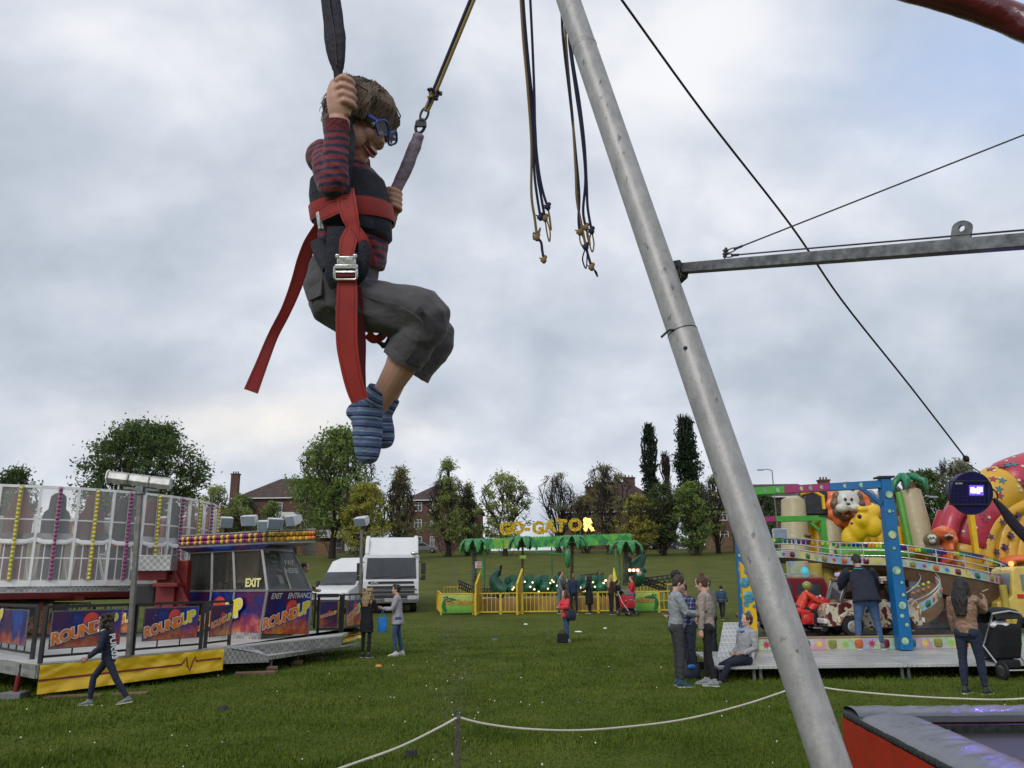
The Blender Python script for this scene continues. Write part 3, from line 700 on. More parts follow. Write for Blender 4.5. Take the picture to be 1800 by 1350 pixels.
 hm = hair or M('hair_brown', (.035, .02, .012), .6, var=.4, vs=30, bump=1, bs=70)
 # hair
 b = MB(); b.ball(hc + U * .030 - Fh * .020, (.103, .086, .100), 18, 12, X=X)
 if style in ('short',): b.ball(hc - U * .01 - Fh * .045, (.062, .078, .085), 14, 10, X=X)
 if style == 'quiff': b.ball(hc + U * .105 + Fh * .045, (.05, .06, .03), 12, 8, X=X); b.ball(hc - U * .01 - Fh * .045, (.060, .076, .08), 14, 10, X=X)
 if style in ('long', 'curly', 'bob', 'wavy'):
  L_ = {'long': .40, 'curly': .30, 'bob': .17, 'wavy': .34}[style]
  b.tube([hc + U * .05 - Fh * .05, hc - Fh * .085 - U * .05, hc - Fh * .14 - V((0, 0, L_ * .55)) , hc - Fh * (.165 if L_ > .2 else .09) - V((0, 0, L_ * 1.15))], [(.088, .06), (.105, .066), (.125, .058), (.075, .034)], 14, side=S)
  for s in (-1, 1): b.tube([hc + U * .04 + S * s * .07 + Fh * .02, hc + S * s * .085 - U * .06 + Fh * .015, hc + S * s * .085 - V((0, 0, L_ * .62)) , hc + S * s * .06 - V((0, 0, L_ * .9)) - Fh * .03], [.030, .038, .040, .022], 10)
 if style == 'bun':
  b.ball(hc - U * .0 - Fh * .05, (.058, .078, .085), 14, 10, X=X); b.ball(hc + U * .135 - Fh * .055, .042, 12, 9)
 if style == 'pony':
  b.ball(hc - U * .0 - Fh * .05, (.058, .078, .085), 14, 10, X=X); b.tube([hc + U * .03 - Fh * .11, hc - Fh * .15 - V((0, 0, .06)), hc - Fh * .13 - V((0, 0, .22))], [.028, .036, .014], 10)
 if style == 'curly':
  rnd = random.Random(len(label))
  for i in range(150):
   a = rnd.uniform(0, 6.28); z_ = rnd.uniform(-.30, .13); rr = rnd.uniform(.08, .15) * (1 + .5 * min(0, z_ + .16))
   q = hc + S * math.sin(a) * rr + Fh * (math.cos(a) * rr * .8 - .045) + V((0, 0, z_))
   if (q - hc).dot(Fh) > .045: continue
   b.ball(q, rnd.uniform(.018, .034), 7, 5)
 me = remesh(b, vox * .7, 1); wrinkle(me, .010, 28, (1, 1, .5)); link_mesh(me, 'hair', th, True, True, [hm])
 # clothes
 e = .014; b = MB(); tw = topwidth
 low = -.06 if not coat else -coat
 if coat:
  hb_ = V((-.0035 * lean, 0, 0)); b.tube([Pv + sp * -.02 - V((0, 0, coat)) + hb_, Pv - V((0, 0, min(coat, .08))) + hb_, Pv + sp * .1 + hb_ * .5, Pv + sp * .3, Pv + sp * .44, neck + sp * .015], [(.190 * bw, .16 * bw), (.180 * bw, .155 * bw), (.158 * bw, .125 * bw), (.165 * bw, .12), (.16, .10), (.07, .068)], 16, side=S0)
 else:
  b.tube([Pv - V((0, 0, .05)), Pv + sp * .02, Pv + sp * .12, Pv + sp * .3, Pv + sp * .44, neck + sp * .012], [(.158 * bw * tw, .122 * bw * tw), (.158 * bw * tw, .122 * bw * tw), (.148 * bw * tw, .108 * bw * tw), (.178 * bw, .128), (.178, .110), (.07, .066)], 16, side=S0)
 if female:
  for s in (-1, 1): b.ball(Pv + sp * .33 + spf * .085 + V((0, s * .07, 0)), .058, 10, 8)
 for sh, el, wr, hp, kn, an, fd, s in limbs:
  if sleeve >= 1: b.tube([sh + V((0, -s * .03, .0)), sh, sh + (el - sh) * .5, el, el + (wr - el) * .5, wr - (wr - el) * .06], [.060, .066, .061 * tw * bw, .056 * tw * bw, .051 * tw, .040 * tw], 12)
  else: b.tube([sh + V((0, -s * .03, .0)), sh, sh + (el - sh) * .55], [.056, .062, .056], 12)
 if hood: b.tube([neck + sp * .02 + spf * .06, neck + sp * .0 + S0 * .085, neck + sp * .01 - spf * .085, neck + sp * .0 - S0 * .085], [.024, .032, .045, .032], 10, closed=True)
 me = remesh(b, vox, 2); folds(me, .008, 8, .5)
 coord_attr(me, [(Pv, neck, 0, 1.6)] + [(q[0], q[1], .0, .6) for q in limbs] + [(q[1], q[2], .285, .6) for q in limbs])
 link_mesh(me, 'coat' if coat else 'top', th, True, True, [top or cloth('cloth_grey', (.2, .2, .2))])
 b = MB(); b.tube([Pv - V((0, 0, .10)), Pv, Pv + sp * .06], [(.15 * bw, .118 * bw), (.155 * bw, .118 * bw), (.14 * bw, .10 * bw)], 14, side=S0)
 for sh, el, wr, hp, kn, an, fd, s in limbs:
  b.tube([hp + V((0, 0, .02)), hp + (kn - hp) * .25, kn, kn + (an - kn) * .35, an + (kn - an) * .1], [.085 * bw, .086 * bw * legw, .060 * legw, .060 * legw, .044 * legw], 12)
  b.ball(hp + V((-.02 - .03 * math.sin(R(lean)), 0, -.03)), (.11 * bw, .085 * bw, .10), 10, 8)
 b.ball(Pv + V((0, 0, -.08)), (.10 * bw, .12 * bw, .12), 12, 9)
 me = remesh(b, vox, 2); folds(me, .0045, 9, .3); link_mesh(me, 'trousers', th, True, True, [bottom or cloth('jeans', (.03, .055, .12))])
 for sh, el, wr, hp, kn, an, fd, s in limbs:
  b = MB(); dn = V((0, 1, 0)).cross(fd).normalized(); dn = dn if dn.z < 0 else -dn; A = an
  b.tube([A - fd * .065 + dn * .04, A - fd * .03 + dn * .025, A + fd * .03 + dn * .022, A + fd * .10 + dn * .045, A + fd * .17 + dn * .055, A + fd * .195 + dn * .062], [(.030, .026), (.042, .046), (.044, .048), (.045, .030), (.040, .020), (.02, .012)], 12, side=V((0, 1, 0)))
  b.tube([A + dn * .0, A - dn * .04], [.045, .042], 10)
  me = remesh(b, .009, 1); o = link_mesh(me, 'shoe', th, True, True, [shoe or cloth('shoe_dark', (.03, .03, .035), rough=.6)])
  b = MB(); b.box(A + fd * .06 + dn * .068, (.27, .082, .018), fd, -dn, taper=.98); b.build('sole', M('sole_white', (.5, .5, .48)), o, local=True)
 J = dict(P=Pv, neck=neck, hc=hc, limbs=limbs, F=Fh, U=U, sp=sp, spf=spf, thing=th, X=th and WM[th.name])
 return J
# ---------------------------------------------------------------- the boy in the harness
BD = 2.15
def bp(x, y, d=0.0): return cd(x, y, BD + d)
PX = BD / FPX                    # metres per photo pixel at the boy
def boy():
 rt = CM @ V((1, 0, 0)); up = CM @ V((0, 1, 0)); bk = CM @ V((0, 0, 1))
 th = thing('person', 'boy in striped red jumper, grey shorts, striped socks and blue glasses bouncing in mid-air', 'person', bp(620, 830))
 sk = M('boy_skin', (.48, .265, .19), .48, var=.08, vs=9, bump=.10, bs=50, sss=.1)
 t = R(26); yaw = R(20)
 F2 = (rt * math.cos(t) - up * math.sin(t)); U = (rt * math.sin(t) + up * math.cos(t))
 F = (F2 * math.cos(yaw) + bk * math.sin(yaw)).normalized(); S = U.cross(F).normalized()   # S: towards his left (away)
 # tilt the head a little towards us
 hc = bp(629, 216, .02); k = .85
 P = lambda f, s, u: hc + (F * f + S * s + U * u) * k
 near = -1                     # his right side faces the camera
 if (S.dot(bk)) > 0: near = 1
 b = MB(); head_geo(b, hc, F, U, k, 28)
 b.tube([bp(604, 288, .045), bp(608, 262, .04), P(-.02, 0, -.05)], [.036, .035, .034], 14)
 b.ball(P(.050, near * .046, -.052), (.032, .028, .034), 12, 8)      # near cheek, bunched by the smile
 # near forearm + hand
 b.tube([bp(592, 300, -.10), bp(594, 240, -.11), bp(597, 208, -.112)], [.030, .030, .027], 14)
 W = bp(598, 206, -.112)
 b.tube([W, bp(597, 195, -.113), bp(599, 176, -.114), bp(600, 160, -.110), bp(602, 148, -.104)], [(.028, .022), (.030, .023), (.034, .022), (.034, .021), (.026, .016)], 14, side=rt)
 me0 = None
 for i, (y, x0) in enumerate(((139, 584), (153, 583), (167, 584), (180, 587))):       # fingers round the strap
  q = [bp(x0 + 8, y + 4, -.122), bp(x0 + 18, y - 3, -.134), bp(x0 + 31 + (3 if i in (1, 2) else 0), y + 3, -.128), bp(x0 + 36 + (3 if i in (1, 2) else 0), y + 8, -.108), bp(x0 + 28, y + 9, -.094), bp(x0 + 18, y + 7, -.092)]
  b.tube(spl(q, 4), [.0093 + (.0012 if j in (4, 8, 12) else 0) - .00012 * j for j in range(21)], 10)
 b.tube(spl([bp(584, 190, -.108), bp(581, 168, -.098), bp(586, 148, -.09), bp(598, 137, -.094), bp(606, 134, -.1)], 4), [.0125 - .0003 * j for j in range(17)], 10)
 # far hand on the mauve sleeve
 H = bp(690, 357, .06)
 b.tube([bp(684, 385, .075), bp(690, 368, .07), bp(688, 350, .062)], [.019, .022, .018], 12)
 for i in range(4):
  y = 337 + i * 9; q = [bp(678, y - 1, .062), bp(684, y - 5, .040), bp(694, y - 3, .036), bp(702, y + 2, .045), bp(703, y + 6, .062), bp(696, y + 8, .072)]
  b.tube(spl(q, 3), .0078 - .0003 * i, 9)
 b.tube(spl([bp(690, 372, .06), bp(681, 356, .045), bp(678, 341, .04), bp(683, 332, .042)], 4), [.0105 - .0003 * j for j in range(13)], 9)
 # legs
 hipN = bp(622, 530, -.05); kneeN = bp(762, 558, -.10); ankN = bp(656, 722, -.04)
 hipF = bp(630, 525, .09); kneeF = bp(770, 586, .12); ankF = bp(668, 726, .07)
 b.tube([bp(612, 430, .02), bp(604, 500, .02), bp(612, 525, .02)], [(.06, .06), (.055, .06), .04], 12, side=rt)
 for hp, kn, an in ((hipN, kneeN, ankN), (hipF, kneeF, ankF)):
  b.tube([hp, kn], [.042, .036], 14); m_ = kn.lerp(an, .42) if kn is kneeN else bp(706, 636, .12)
  b.tube([kn, m_ - rt * .004, m_.lerp(an, .57), an], [.036, .043, .033, .0285], 16)
 me = remesh(b, .0032, 2, .4); link_mesh(me, 'body', th, True, False, [sk])
 # ear, eyes, mouth, teeth
 X = Matrix((F, S, U)).transposed(); b = MB()
 for s in (-1, 1): b.ball(P(.083, s * .034, .003), (.010, .014, .008), 12, 8, X=X)
 b.build('eye', M('eye_white', (.5, .48, .46), .25, bump=0), th, split=True)
 b = MB()
 for s in (-1, 1): b.ball(P(.091, s * .034, .001), (.005, .006, .006), 10, 7, X=X)
 b.build('iris', M('eye_dark', (.03, .02, .018), .3, bump=0), th, split=True)
 b = MB(); q = [P(f_, s_, u_) for f_, s_, u_ in ((.078, near * .034, -.052), (.092, near * .022, -.064), (.0985, 0, -.070), (.092, -near * .022, -.064), (.078, -near * .034, -.052))]
 b.tube(spl(q, 3), [.002, .004, .006, .0075, .0085, .009, .0092, .009, .0085, .0075, .006, .004, .002], 10, side=U); b.build('mouth', M('mouth_inside', (.10, .018, .018), .5, bump=0), th)
 b = MB(); b.tube(spl([p + U * .004 + F * .0045 for p in q[1:4]], 3), [.0022, .0032, .0038, .004, .0038, .0032, .0022], 8); b.build('teeth', M('teeth', (.7, .66, .58), .3, bump=0), th)
 b = MB(); b.tube(spl([p - U * .0095 + F * .002 for p in q], 3), [.001, .0025, .0035, .0042, .0045, .0048, .005, .0048, .0045, .0042, .0035, .0025, .001], 8); b.tube(spl([p + U * .010 + F * .001 for p in q], 3), .0024, 8); b.build('lip', M('boy_lip', (.42, .17, .14), .5, bump=0), th)
 # hair: cap plus many locks
 hm = M('boy_hair', (.135, .088, .060), .5, var=.5, vs=45, bump=.6, bs=160); b = MB()
 b.ball(P(-.016, 0, .028), (.099 * k, .085 * k, .097 * k), 26, 18, X=X)
 b.ball(P(-.044, 0, -.018), (.068 * k, .078 * k, .080 * k), 20, 14, X=X)
 b.ball(P(.030, 0, .078), (.060 * k, .070 * k, .036 * k), 18, 12, X=X)
 me = remesh(b, .005, 2); wrinkle(me, .004, 60, (1, 1, 1)); link_mesh(me, 'hair', th, True, False, [hm])
 rnd = random.Random(5); b = MB(); crown = P(-.05, 0, .135)
 for i in range(2600):
  th_ = rnd.uniform(-3.14, 3.14); ph = rnd.uniform(.05, 1.75) if abs(th_) > 1.0 else rnd.uniform(.05, 1.05)
  def sp(a, p, r=1.0):   # a: azimuth (0 = front), p: polar angle from the crown
   return P(-.018 + .102 * r * math.sin(p) * math.cos(a), .087 * r * math.sin(p) * math.sin(a), .026 + .097 * r * math.cos(p))
  L_ = rnd.uniform(.30, .62); sw = rnd.uniform(-.25, .25) + .12
  pts = [sp(th_ + sw * j, ph + L_ * j, 1.0 + .05 * rnd.random() + (.12 * j if rnd.random() < .2 else .02)) for j in (0, .35, .7, 1.0)]
  b.tube(pts, [.0008, rnd.uniform(.0012, .0026), .0018, .0002], 4)
 for i in range(900):          # fringe swept forward and down over the brow
  s0 = rnd.uniform(-.088, .088); f0 = .068 * (1 - (s0 / .12) ** 2) + .0
  a0 = P(f0 - .02 - rnd.uniform(0, .12), s0 * rnd.uniform(.3, 1), .130 - abs(s0) * .35); dl = rnd.uniform(-.02, .030); a2 = P(.096 - abs(s0) * .42 + rnd.uniform(-.003, .008), s0 * 1.12, .040 - dl)
  a1 = P(.088 - abs(s0) * .3 + rnd.uniform(-.006, .006), s0 * 1.08, .100 - abs(s0) * .2)
  b.tube(spl([a0, a1, a2, a2 - U * .016 + F * .001], 3), [.0005, .0014, .0019, .0021, .0022, .0021, .0019, .0015, .001, .0003], 4)
 for i in range(420):          # loose ends standing off the crown and nape
  a = rnd.uniform(-3.14, 3.14); p0 = rnd.uniform(.0, 2.1) if abs(a) > 1.4 else rnd.uniform(0, .7); q0 = sp(a, p0, .97); q1 = sp(a + rnd.uniform(-.3, .3), p0 + rnd.uniform(.05, .35), rnd.uniform(1.08, 1.22)); q2 = sp(a + rnd.uniform(-.5, .5), p0 + rnd.uniform(.25, .6), rnd.uniform(1.06, 1.26))
  b.tube(spl([q0, q1, q2], 3), [.0012, .0013, .0013, .0012, .001, .0007, .0002], 4)
 for i in range(900):          # side hair swept over the temple, blending with the fringe
  sg = rnd.choice((near, near, -near)); f0 = rnd.uniform(-.07, .055); a0 = P(f0 - .02, sg * rnd.uniform(.0, .05), rnd.uniform(.118, .128)); a1 = P(f0 + rnd.uniform(-.01, .025), sg * .083, rnd.uniform(.07, .095)); a2 = P(min(.078, f0 + rnd.uniform(0, .045)), sg * rnd.uniform(.088, .094), rnd.uniform(.005, .05))
  b.tube(spl([a0, a1, a2, a2 - U * .012 + F * .006], 3), [.0005, .0013, .0018, .0020, .0021, .0020, .0018, .0014, .0009, .0003], 4)
 b.build('hair_lock', hm, th)['kind'] = 'stuff'
 # glasses
 gb = M('glasses_blue', (.01, .045, .30), .3, bump=0, coat=.4); b = MB()
 for s in (-1, 1):
  c_ = P(.118, s * .036, .004); nrm = (F + S * s * .12).normalized(); sd = (S - nrm * S.dot(nrm)).normalized(); uu = nrm.cross(sd).normalized()
  ring = [c_ + sd * .0265 * math.cos(a) * (1 + .08 * math.cos(4 * a)) + uu * .0185 * math.sin(a) * (1 + .1 * math.cos(4 * a)) for a in [6.2832 * i / 24 for i in range(24)]]
  b.tube(ring, (.0032), 7, closed=True)
  b.tube([P(.114, s * .062, .010), P(.09, s * .080, .012), P(.02, s * .084, .012), P(-.03, s * .080, .0)], [(.0022, .0058), (.0020, .0052), (.0018, .0042), (.0015, .0036)], 7, side=S)
 b.tube([P(.119, -.011, .007), P(.122, 0, .011), P(.119, .011, .007)], .0026, 6)
 gl = b.build('glasses', gb, th)
 b = MB()
 for s in (-1, 1):
  c_ = P(.118, s * .036, .004); nrm = (F + S * s * .12).normalized(); sd = (S - nrm * S.dot(nrm)).normalized(); uu = nrm.cross(sd).normalized()
  rg = [c_ + sd * .0265 * math.cos(a) + uu * .0185 * math.sin(a) for a in [6.2832 * i / 24 for i in range(24)]]
  b.rings([[p + nrm * .0006 for p in rg], [p - nrm * .0006 for p in rg]])
 b.build('lens', M('lens_glass', (.5, .55, .6), .05, bump=0, var=0, alpha=.14), gl)
 # jumper
 def jump(ctx, col):
  a = ctx['N'].new('ShaderNodeAttribute'); a.attribute_name = 's'
  wob = mth(ctx, 'MULTIPLY', mth(ctx, 'SUBTRACT', ctx['nz'].outputs['Fac'], .5), .016)
  f = mth(ctx, 'FRACT', mth(ctx, 'DIVIDE', mth(ctx, 'ADD', a.outputs['Fac'], wob), .0200))
  ctx['base'] = ramp(ctx, f, ((0, (.18, .022, .030)), (.56, (.012, .014, .045))))
 jm = M('jumper_stripes', (1, 1, 1), .9, var=.15, vs=20, bump=.5, bs=45, kind=jump, sheen=.2)
 b = MB()
 def sl(x0, x1, y, d, th_): return bp((x0 + x1) / 2, y, d), ((x1 - x0) / 2 * PX, th_)
 T = [sl(596, 642, 296, .03, .05), sl(562, 664, 308, .02, .09), sl(548, 676, 326, .01, .10), sl(548, 682, 350, .01, .10), sl(554, 684, 380, .01, .095), sl(558, 682, 410, .01, .092), sl(562, 680, 440, .01, .09), sl(566, 676, 472, .01, .088)]
 b.tube([q[0] for q in T], [q[1] for q in T], 28, side=rt)
 b.ball(bp(566, 276, -.05), (.040, .045, .045), 14, 10); b.ball(bp(620, 292, .12), (.05, .045, .045), 14, 10)
 b.tube(spl([bp(572, 268, -.07), bp(574, 296, -.105), bp(582, 324, -.125), bp(590, 318, -.135), bp(590, 290, -.13), bp(592, 255, -.12), bp(592, 232, -.114)], 4),
           [.032, .033, .034, .034, .034, .034, .034, .034, .034, .034, .034, .034, .034, .033, .033, .033, .032, .032, .032, .031, .031, .031, .030, .030, .030], 16)
 b.tube([bp(622, 292, .12), bp(668, 350, .16), bp(678, 392, .13), bp(683, 378, .085)], [.036, .032, .028, .024], 14)
 me = remesh(b, .0045, 3); folds(me, .0035, 13, .3)
 coord_attr(me, [(bp(620, 300, .01), bp(616, 480, .01), .0, 1.9), (bp(572, 272, -.08), bp(586, 334, -.115), .003, .9), (bp(589, 334, -.13), bp(593, 220, -.116), .011, .9), (bp(668, 350, .16), bp(680, 385, .1), .0, .9)])
 jo = link_mesh(me, 'jumper', th, True, False, [jm])
 b = MB(); b.tube([bp(592.5, 237, -.114), bp(593, 230, -.114), bp(593.5, 214, -.113), bp(593.5, 213, -.113)], [.032, .031, .0302, .028], 28); b.build('cuff', M('cuff_knit', (.12, .018, .028), .9, bump=1, bs=90), jo)
 b = MB(); b.tube([bp(603, 286, .04), bp(608, 279, .038)], [.044, .041], 24); b.build('collar', _mc['cuff_knit'], jo)
 # shorts
 sh = M('shorts_grey', (.074, .069, .076), .9, var=.16, vs=8, bump=.3, bs=60, sheen=.15); b = MB()
 b.tube([bp(616, 446, .01), bp(606, 470, .01), bp(598, 505, .01), bp(604, 545, .0), bp(622, 580, .0)], [(.078, .093), (.088, .10), (.092, .108), (.078, .10), (.03, .05)], 26, side=rt + up * .15)
 b.ball(bp(576, 512, .02), (.055, .09, .062), 18, 12)
 for hp, kn, an, k0 in ((bp(612, 530, -.055), bp(752, 556, -.10), bp(672, 694, -.05), 1), (bp(620, 520, .09), bp(764, 588, .12), bp(690, 712, .10), .98)):
  m_ = kn.lerp(an, .5)
  b.tube(spl([hp, hp.lerp(kn, .5), kn, m_], 5), [.072 * k0] + [(.070 - .0013 * j) * k0 for j in range(1, 10)] + [.057 * k0, .056 * k0, .055 * k0, .053 * k0, .052 * k0, .051 * k0], 20)
 me = remesh(b, .005, 3); folds(me, .0050, 9, .3); folds(me, .0012, 26, .3)
 so = link_mesh(me, 'shorts', th, True, False, [sh])
 # side seams
 for off, dz in ((.0, -.176), (.006, -.174)):
  b = MB(); b.tube(spl([bp(600, 488, -.108), bp(640, 520, -.131), bp(700, 538, -.158), bp(742, 566 + off, -.165), bp(735, 600, -.150), bp(714, 634, -.128)], 6), .0016, 6); b.build('seam', sh, so)
 # hems, pocket flap and button
 for kn, an, d_ in ((bp(752, 556, -.10), bp(672, 694, -.05), 0), (bp(764, 588, .12), bp(690, 712, .10), 0)):
  m_ = kn.lerp(an, .5); dd = (an - kn).normalized(); b = MB()
  b.tube([m_ - dd * .012, m_ - dd * .008, m_ + dd * .012, m_ + dd * .014, m_ + dd * .012, m_ - dd * .01], [.051, .0535, .0545, .052, .050, .048], 28); me = b.mesh('h'); wrinkle(me, .003, 30); link_mesh(me, 'hem', so, True, False, [sh])
 b = MB(); fl = [(552, 462, -.055), (572, 468, -.085), (568, 520, -.102), (546, 530, -.065), (541, 505, -.045)]
 c0 = [bp(*q) for q in fl]; b.rings([c0, [q + bk * .008 - rt * .004 for q in c0]]); b.build('pocket_flap', sh, so, bevel=.002)
 b = MB(); q = bp(739, 547, -.168); b.tube([q + rt * .0085 * math.cos(a) + up * .0085 * math.sin(a) for a in [6.2832 * i / 18 for i in range(18)]], .0016, 6, closed=True); b.tube([q, q + bk * .004], .005, 12); b.build('button', M('button_dark', (.03, .03, .03), .4), so)
 # socks
 def sock(ctx, col):
  a = ctx['N'].new('ShaderNodeAttribute'); a.attribute_name = 's'; f = mth(ctx, 'FRACT', mth(ctx, 'DIVIDE', mth(ctx, 'ADD', a.outputs['Fac'], mth(ctx, 'MULTIPLY', ctx['nz'].outputs['Fac'], .004)), .052))
  n_, l_, m_, g_ = (.012, .018, .05), (.20, .26, .38), (.065, .10, .21), (.14, .19, .30)
  ctx['base'] = ramp(ctx, f, ((0, m_), (.14, n_), (.22, g_), (.36, l_), (.44, m_), (.6, n_), (.67, l_), (.76, m_), (.88, g_)))
 sm = M('sock_stripes', (1, 1, 1), .95, var=.14, vs=30, bump=.7, bs=60, kind=sock)
 for (a0, a1, heel, ball_, toe, rr) in ((bp(668, 688, -.05), bp(654, 712, -.045), bp(626, 724, -.045), bp(646, 780, -.06), bp(646, 815, -.068), 1.0), (bp(682, 700, .07), bp(670, 725, .07), bp(655, 738, .07), bp(672, 770, .06), bp(674, 788, .055), .72)):
  b = MB(); rr2 = rr if rr == 1 else .9
  b.tube([a0 + (a0 - a1) * .15, a0, a1], [.036 * rr2, .036 * rr2, .038 * rr2], 18)
  b.tube(spl([heel, a1.lerp(heel, .35) + (ball_ - a1) * .12, ball_, toe], 5), [.020 * rr2, .027 * rr2, .033 * rr2, .037 * rr2, .040 * rr2, .042 * rr2, .042 * rr2, .041 * rr2, .040 * rr2, .039 * rr2, .038 * rr2, .036 * rr2, .033 * rr2, .029 * rr2, .024 * rr2, .012 * rr2], 18)
  b.ball(heel, .026 * rr2, 12, 8); b.ball(a1, .036 * rr2, 14, 10)
  me = remesh(b, .004, 2); wrinkle(me, .0025, 25); coord_attr(me, [(a0 + (a0 - a1) * .2, a1, 0, 1), (a1, toe, (a1 - a0).length * 1.2, 1)])
  link_mesh(me, 'sock', th, True, False, [sm])
 return th
boy()
def harness():
 rt = CM @ V((1, 0, 0)); up = CM @ V((0, 1, 0)); bk = CM @ V((0, 0, 1))
 th = thing('bungee_harness', 'red webbing harness with black waist padding and steel buckles on the boy', 'harness', bp(610, 460))
 red = M('red_webbing', (.33, .020, .014), .6, var=.16, vs=14, bump=.35, bs=500); pad = M('black_padding', (.012, .013, .024), .8, bump=.5, bs=40); drk = M('dark_red_webbing', (.15, .008, .014), .65, bump=.3, bs=500)
 def ribbon(pts, ws, thick=.0016, mat=red, name='strap', nrm=None, n=8):
  """flat webbing through pts; ws half widths in metres; nrm: list or one vector the flat side faces"""
  P = spl(pts, n); k = len(P); W = []
  for i in range(k):
   f = i / (k - 1) * (len(ws) - 1); j = min(int(f), len(ws) - 2); W.append(ws[j] + (ws[j + 1] - ws[j]) * (f - j))
  R_ = []
  for i, p in enumerate(P):
   d = (P[min(i + 1, k - 1)] - P[max(i - 1, 0)]).normalized(); nn = nrm(i / (k - 1)) if callable(nrm) else (nrm or bk); s = d.cross(nn).normalized(); nn = s.cross(d)
   R_.append([p + s * W[i] * a + nn * thick * c * (1 if abs(a) < .9 else .7) for a, c in ((-1, -1), (-.93, -1), (.93, -1), (1, -1), (1, 1), (.93, 1), (-.93, 1), (-1, 1))])
  b = MB(); b.rings(R_); o = b.build(name, mat, th)
  if max(W) > .012:
   b = MB()
   for sg in (-.72, .72):
    for i in range(0, k - 1):
     d = (P[i + 1] - P[i]); nn = nrm(i / (k - 1)) if callable(nrm) else (nrm or bk); s = d.cross(nn).normalized(); nn = s.cross(d.normalized())
     for f in (0, .5): a = P[i] + d * f; b.tube([a + s * W[i] * sg + nn * thick, a + d * .3 + s * W[i] * sg + nn * thick], .0006, 4)
   b.build('stitching', drk, o)['kind'] = 'stuff'
  return o
 # waist padding: a fitted band round the body, tilted
 def ringband(rows, name, mat, closed=True):
  """rows: (xl, xr, yl, yr, sag, depth radius, inflate)"""
  Rs = []
  for xl, xr, yl, yr, sag, dr, inf in rows:
   c = bp((xl + xr) / 2, (yl + yr) / 2, .01); hx = (xr - xl) / 2 * PX + inf; r = []
   for i in range(48):
    a = 6.2832 * i / 48; x = math.cos(a); f = (x + 1) / 2; yy = yl + (yr - yl) * f
    front = max(0, math.sin(a)); q = bp((xl + xr) / 2, yy, .01) + rt * hx * x + bk * (dr + inf) * math.sin(a) + up * (-sag * PX * math.sin(a) * (1))
    r.append(q)
   Rs.append(r)
  b = MB(); b.rings(Rs, cap=False); return b.build(name, mat, th, smooth=True)
 ringband([(552, 668, 330, 326, -8, .095, .002), (551, 672, 326, 320, -10, .100, .007), (550, 680, 348, 350, -8, .104, .008), (553, 683, 374, 386, -6, .104, .008), (559, 684, 400, 420, -4, .102, .008), (562, 682, 406, 426, -4, .096, .002)], 'waist_padding', pad)
 ringband([(553, 682, 368, 362, 0, .104, .010), (552, 683, 370, 363, -6, .105, .0125), (555, 686, 390, 386, -6, .105, .0125), (556, 686, 393, 390, 0, .103, .010)], 'waist_strap', red)
 # hip pads carrying the buckle
 b = MB(); b.tube(spl([bp(600, 400, -.125), bp(598, 440, -.128), bp(596, 480, -.128), bp(604, 500, -.12)], 5), (.036, .014), 16, side=rt); me = b.mesh('x'); b2 = MB(); b2.tube(spl([bp(636, 425, -.13), bp(640, 450, -.132), bp(634, 478, -.13), bp(622, 492, -.12)], 5), (.018, .013), 14, side=rt)
 link_mesh(me, 'hip_pad', th, True, mats=[pad]); b2.build('hip_pad', pad, th, smooth=True)
 b = MB(); b.tube(spl([bp(560, 425, -.06), bp(568, 450, -.09), bp(580, 470, -.11)], 4), (.022, .012), 12, side=rt); b.build('hip_pad', pad, th, smooth=True)
 # central straps
 ribbon([bp(611, 330, -.13), bp(609, 352, -.138), bp(615, 380, -.142), bp(620, 400, -.142), bp(612, 425, -.146), bp(608, 452, -.150)], [.016, .025, .022, .016, .022, .017], nrm=bk)
 ribbon([bp(622, 398, -.141), bp(638, 422, -.140), bp(650, 448, -.128), bp(657, 466, -.115)], [.012, .014, .009, .006], nrm=bk - rt * -.3, mat=red)
 ribbon([bp(563, 378, -.10), bp(580, 368, -.128), bp(600, 360, -.137), bp(612, 356, -.139)], [.016, .020, .018, .016], nrm=bk - rt * .3)
 # thin dangling strap from the hand
 ribbon([bp(604, 185, -.10), bp(616, 200, -.098), bp(617, 222, -.10), bp(620, 240, -.11), bp(619, 268, -.125), bp(613, 300, -.132), bp(611, 340, -.137)], [.004, .004, .005, .007, .007, .007, .008], mat=pad, nrm=bk + rt * .6, name='riser_strap')
 # buckle
 c = bp(609, 462, -.158); b = MB(); b.box(c, (.050, .036, .007), rt, bk, taper=.9); b.box(c - up * .010 + rt * 0, (.058, .012, .008), rt, bk);
 for s in (-1, 1): b.box(c + rt * .022 * s + up * .016, (.012, .014, .010), rt, bk, taper=.8)
 b.build('buckle', chrome, th, bevel=.002)
 c2 = bp(607.5, 480, -.158)
 def rect_ring(c, w, h, r, tiltv):
  pts = []
  for cx, cy, a0 in ((w, h, 0), (-w, h, 90), (-w, -h, 180), (w, -h, 270)):
   for q in (0, 45, 90): pts.append(c + rt * (cx - math.copysign(.005, cx) + .005 * math.cos(R(a0 + q))) + tiltv * (cy - math.copysign(.005, cy) + .005 * math.sin(R(a0 + q))))
  m = MB(); m.tube(pts, r, 8, closed=True); return m
 b = rect_ring(c2, .0275, .0165, .0038, up); b.bar(c2 - rt * .026 + up * .003, c2 + rt * .026 + up * .003, .004); b.build('buckle_frame', chrome, th)
 b = MB(); b.box(c2 - up * .002 - bk * .002, (.046, .013, .003), rt, bk); b.build('strap', drk, th)
 b = MB(); cc = bp(562, 388, -.085); d_ = (rt * .16 - up).normalized(); b.box(cc, (.052, .014, .010), d_, bk - rt * .8, taper=.85); b.build('buckle', chrome, th, bevel=.002)
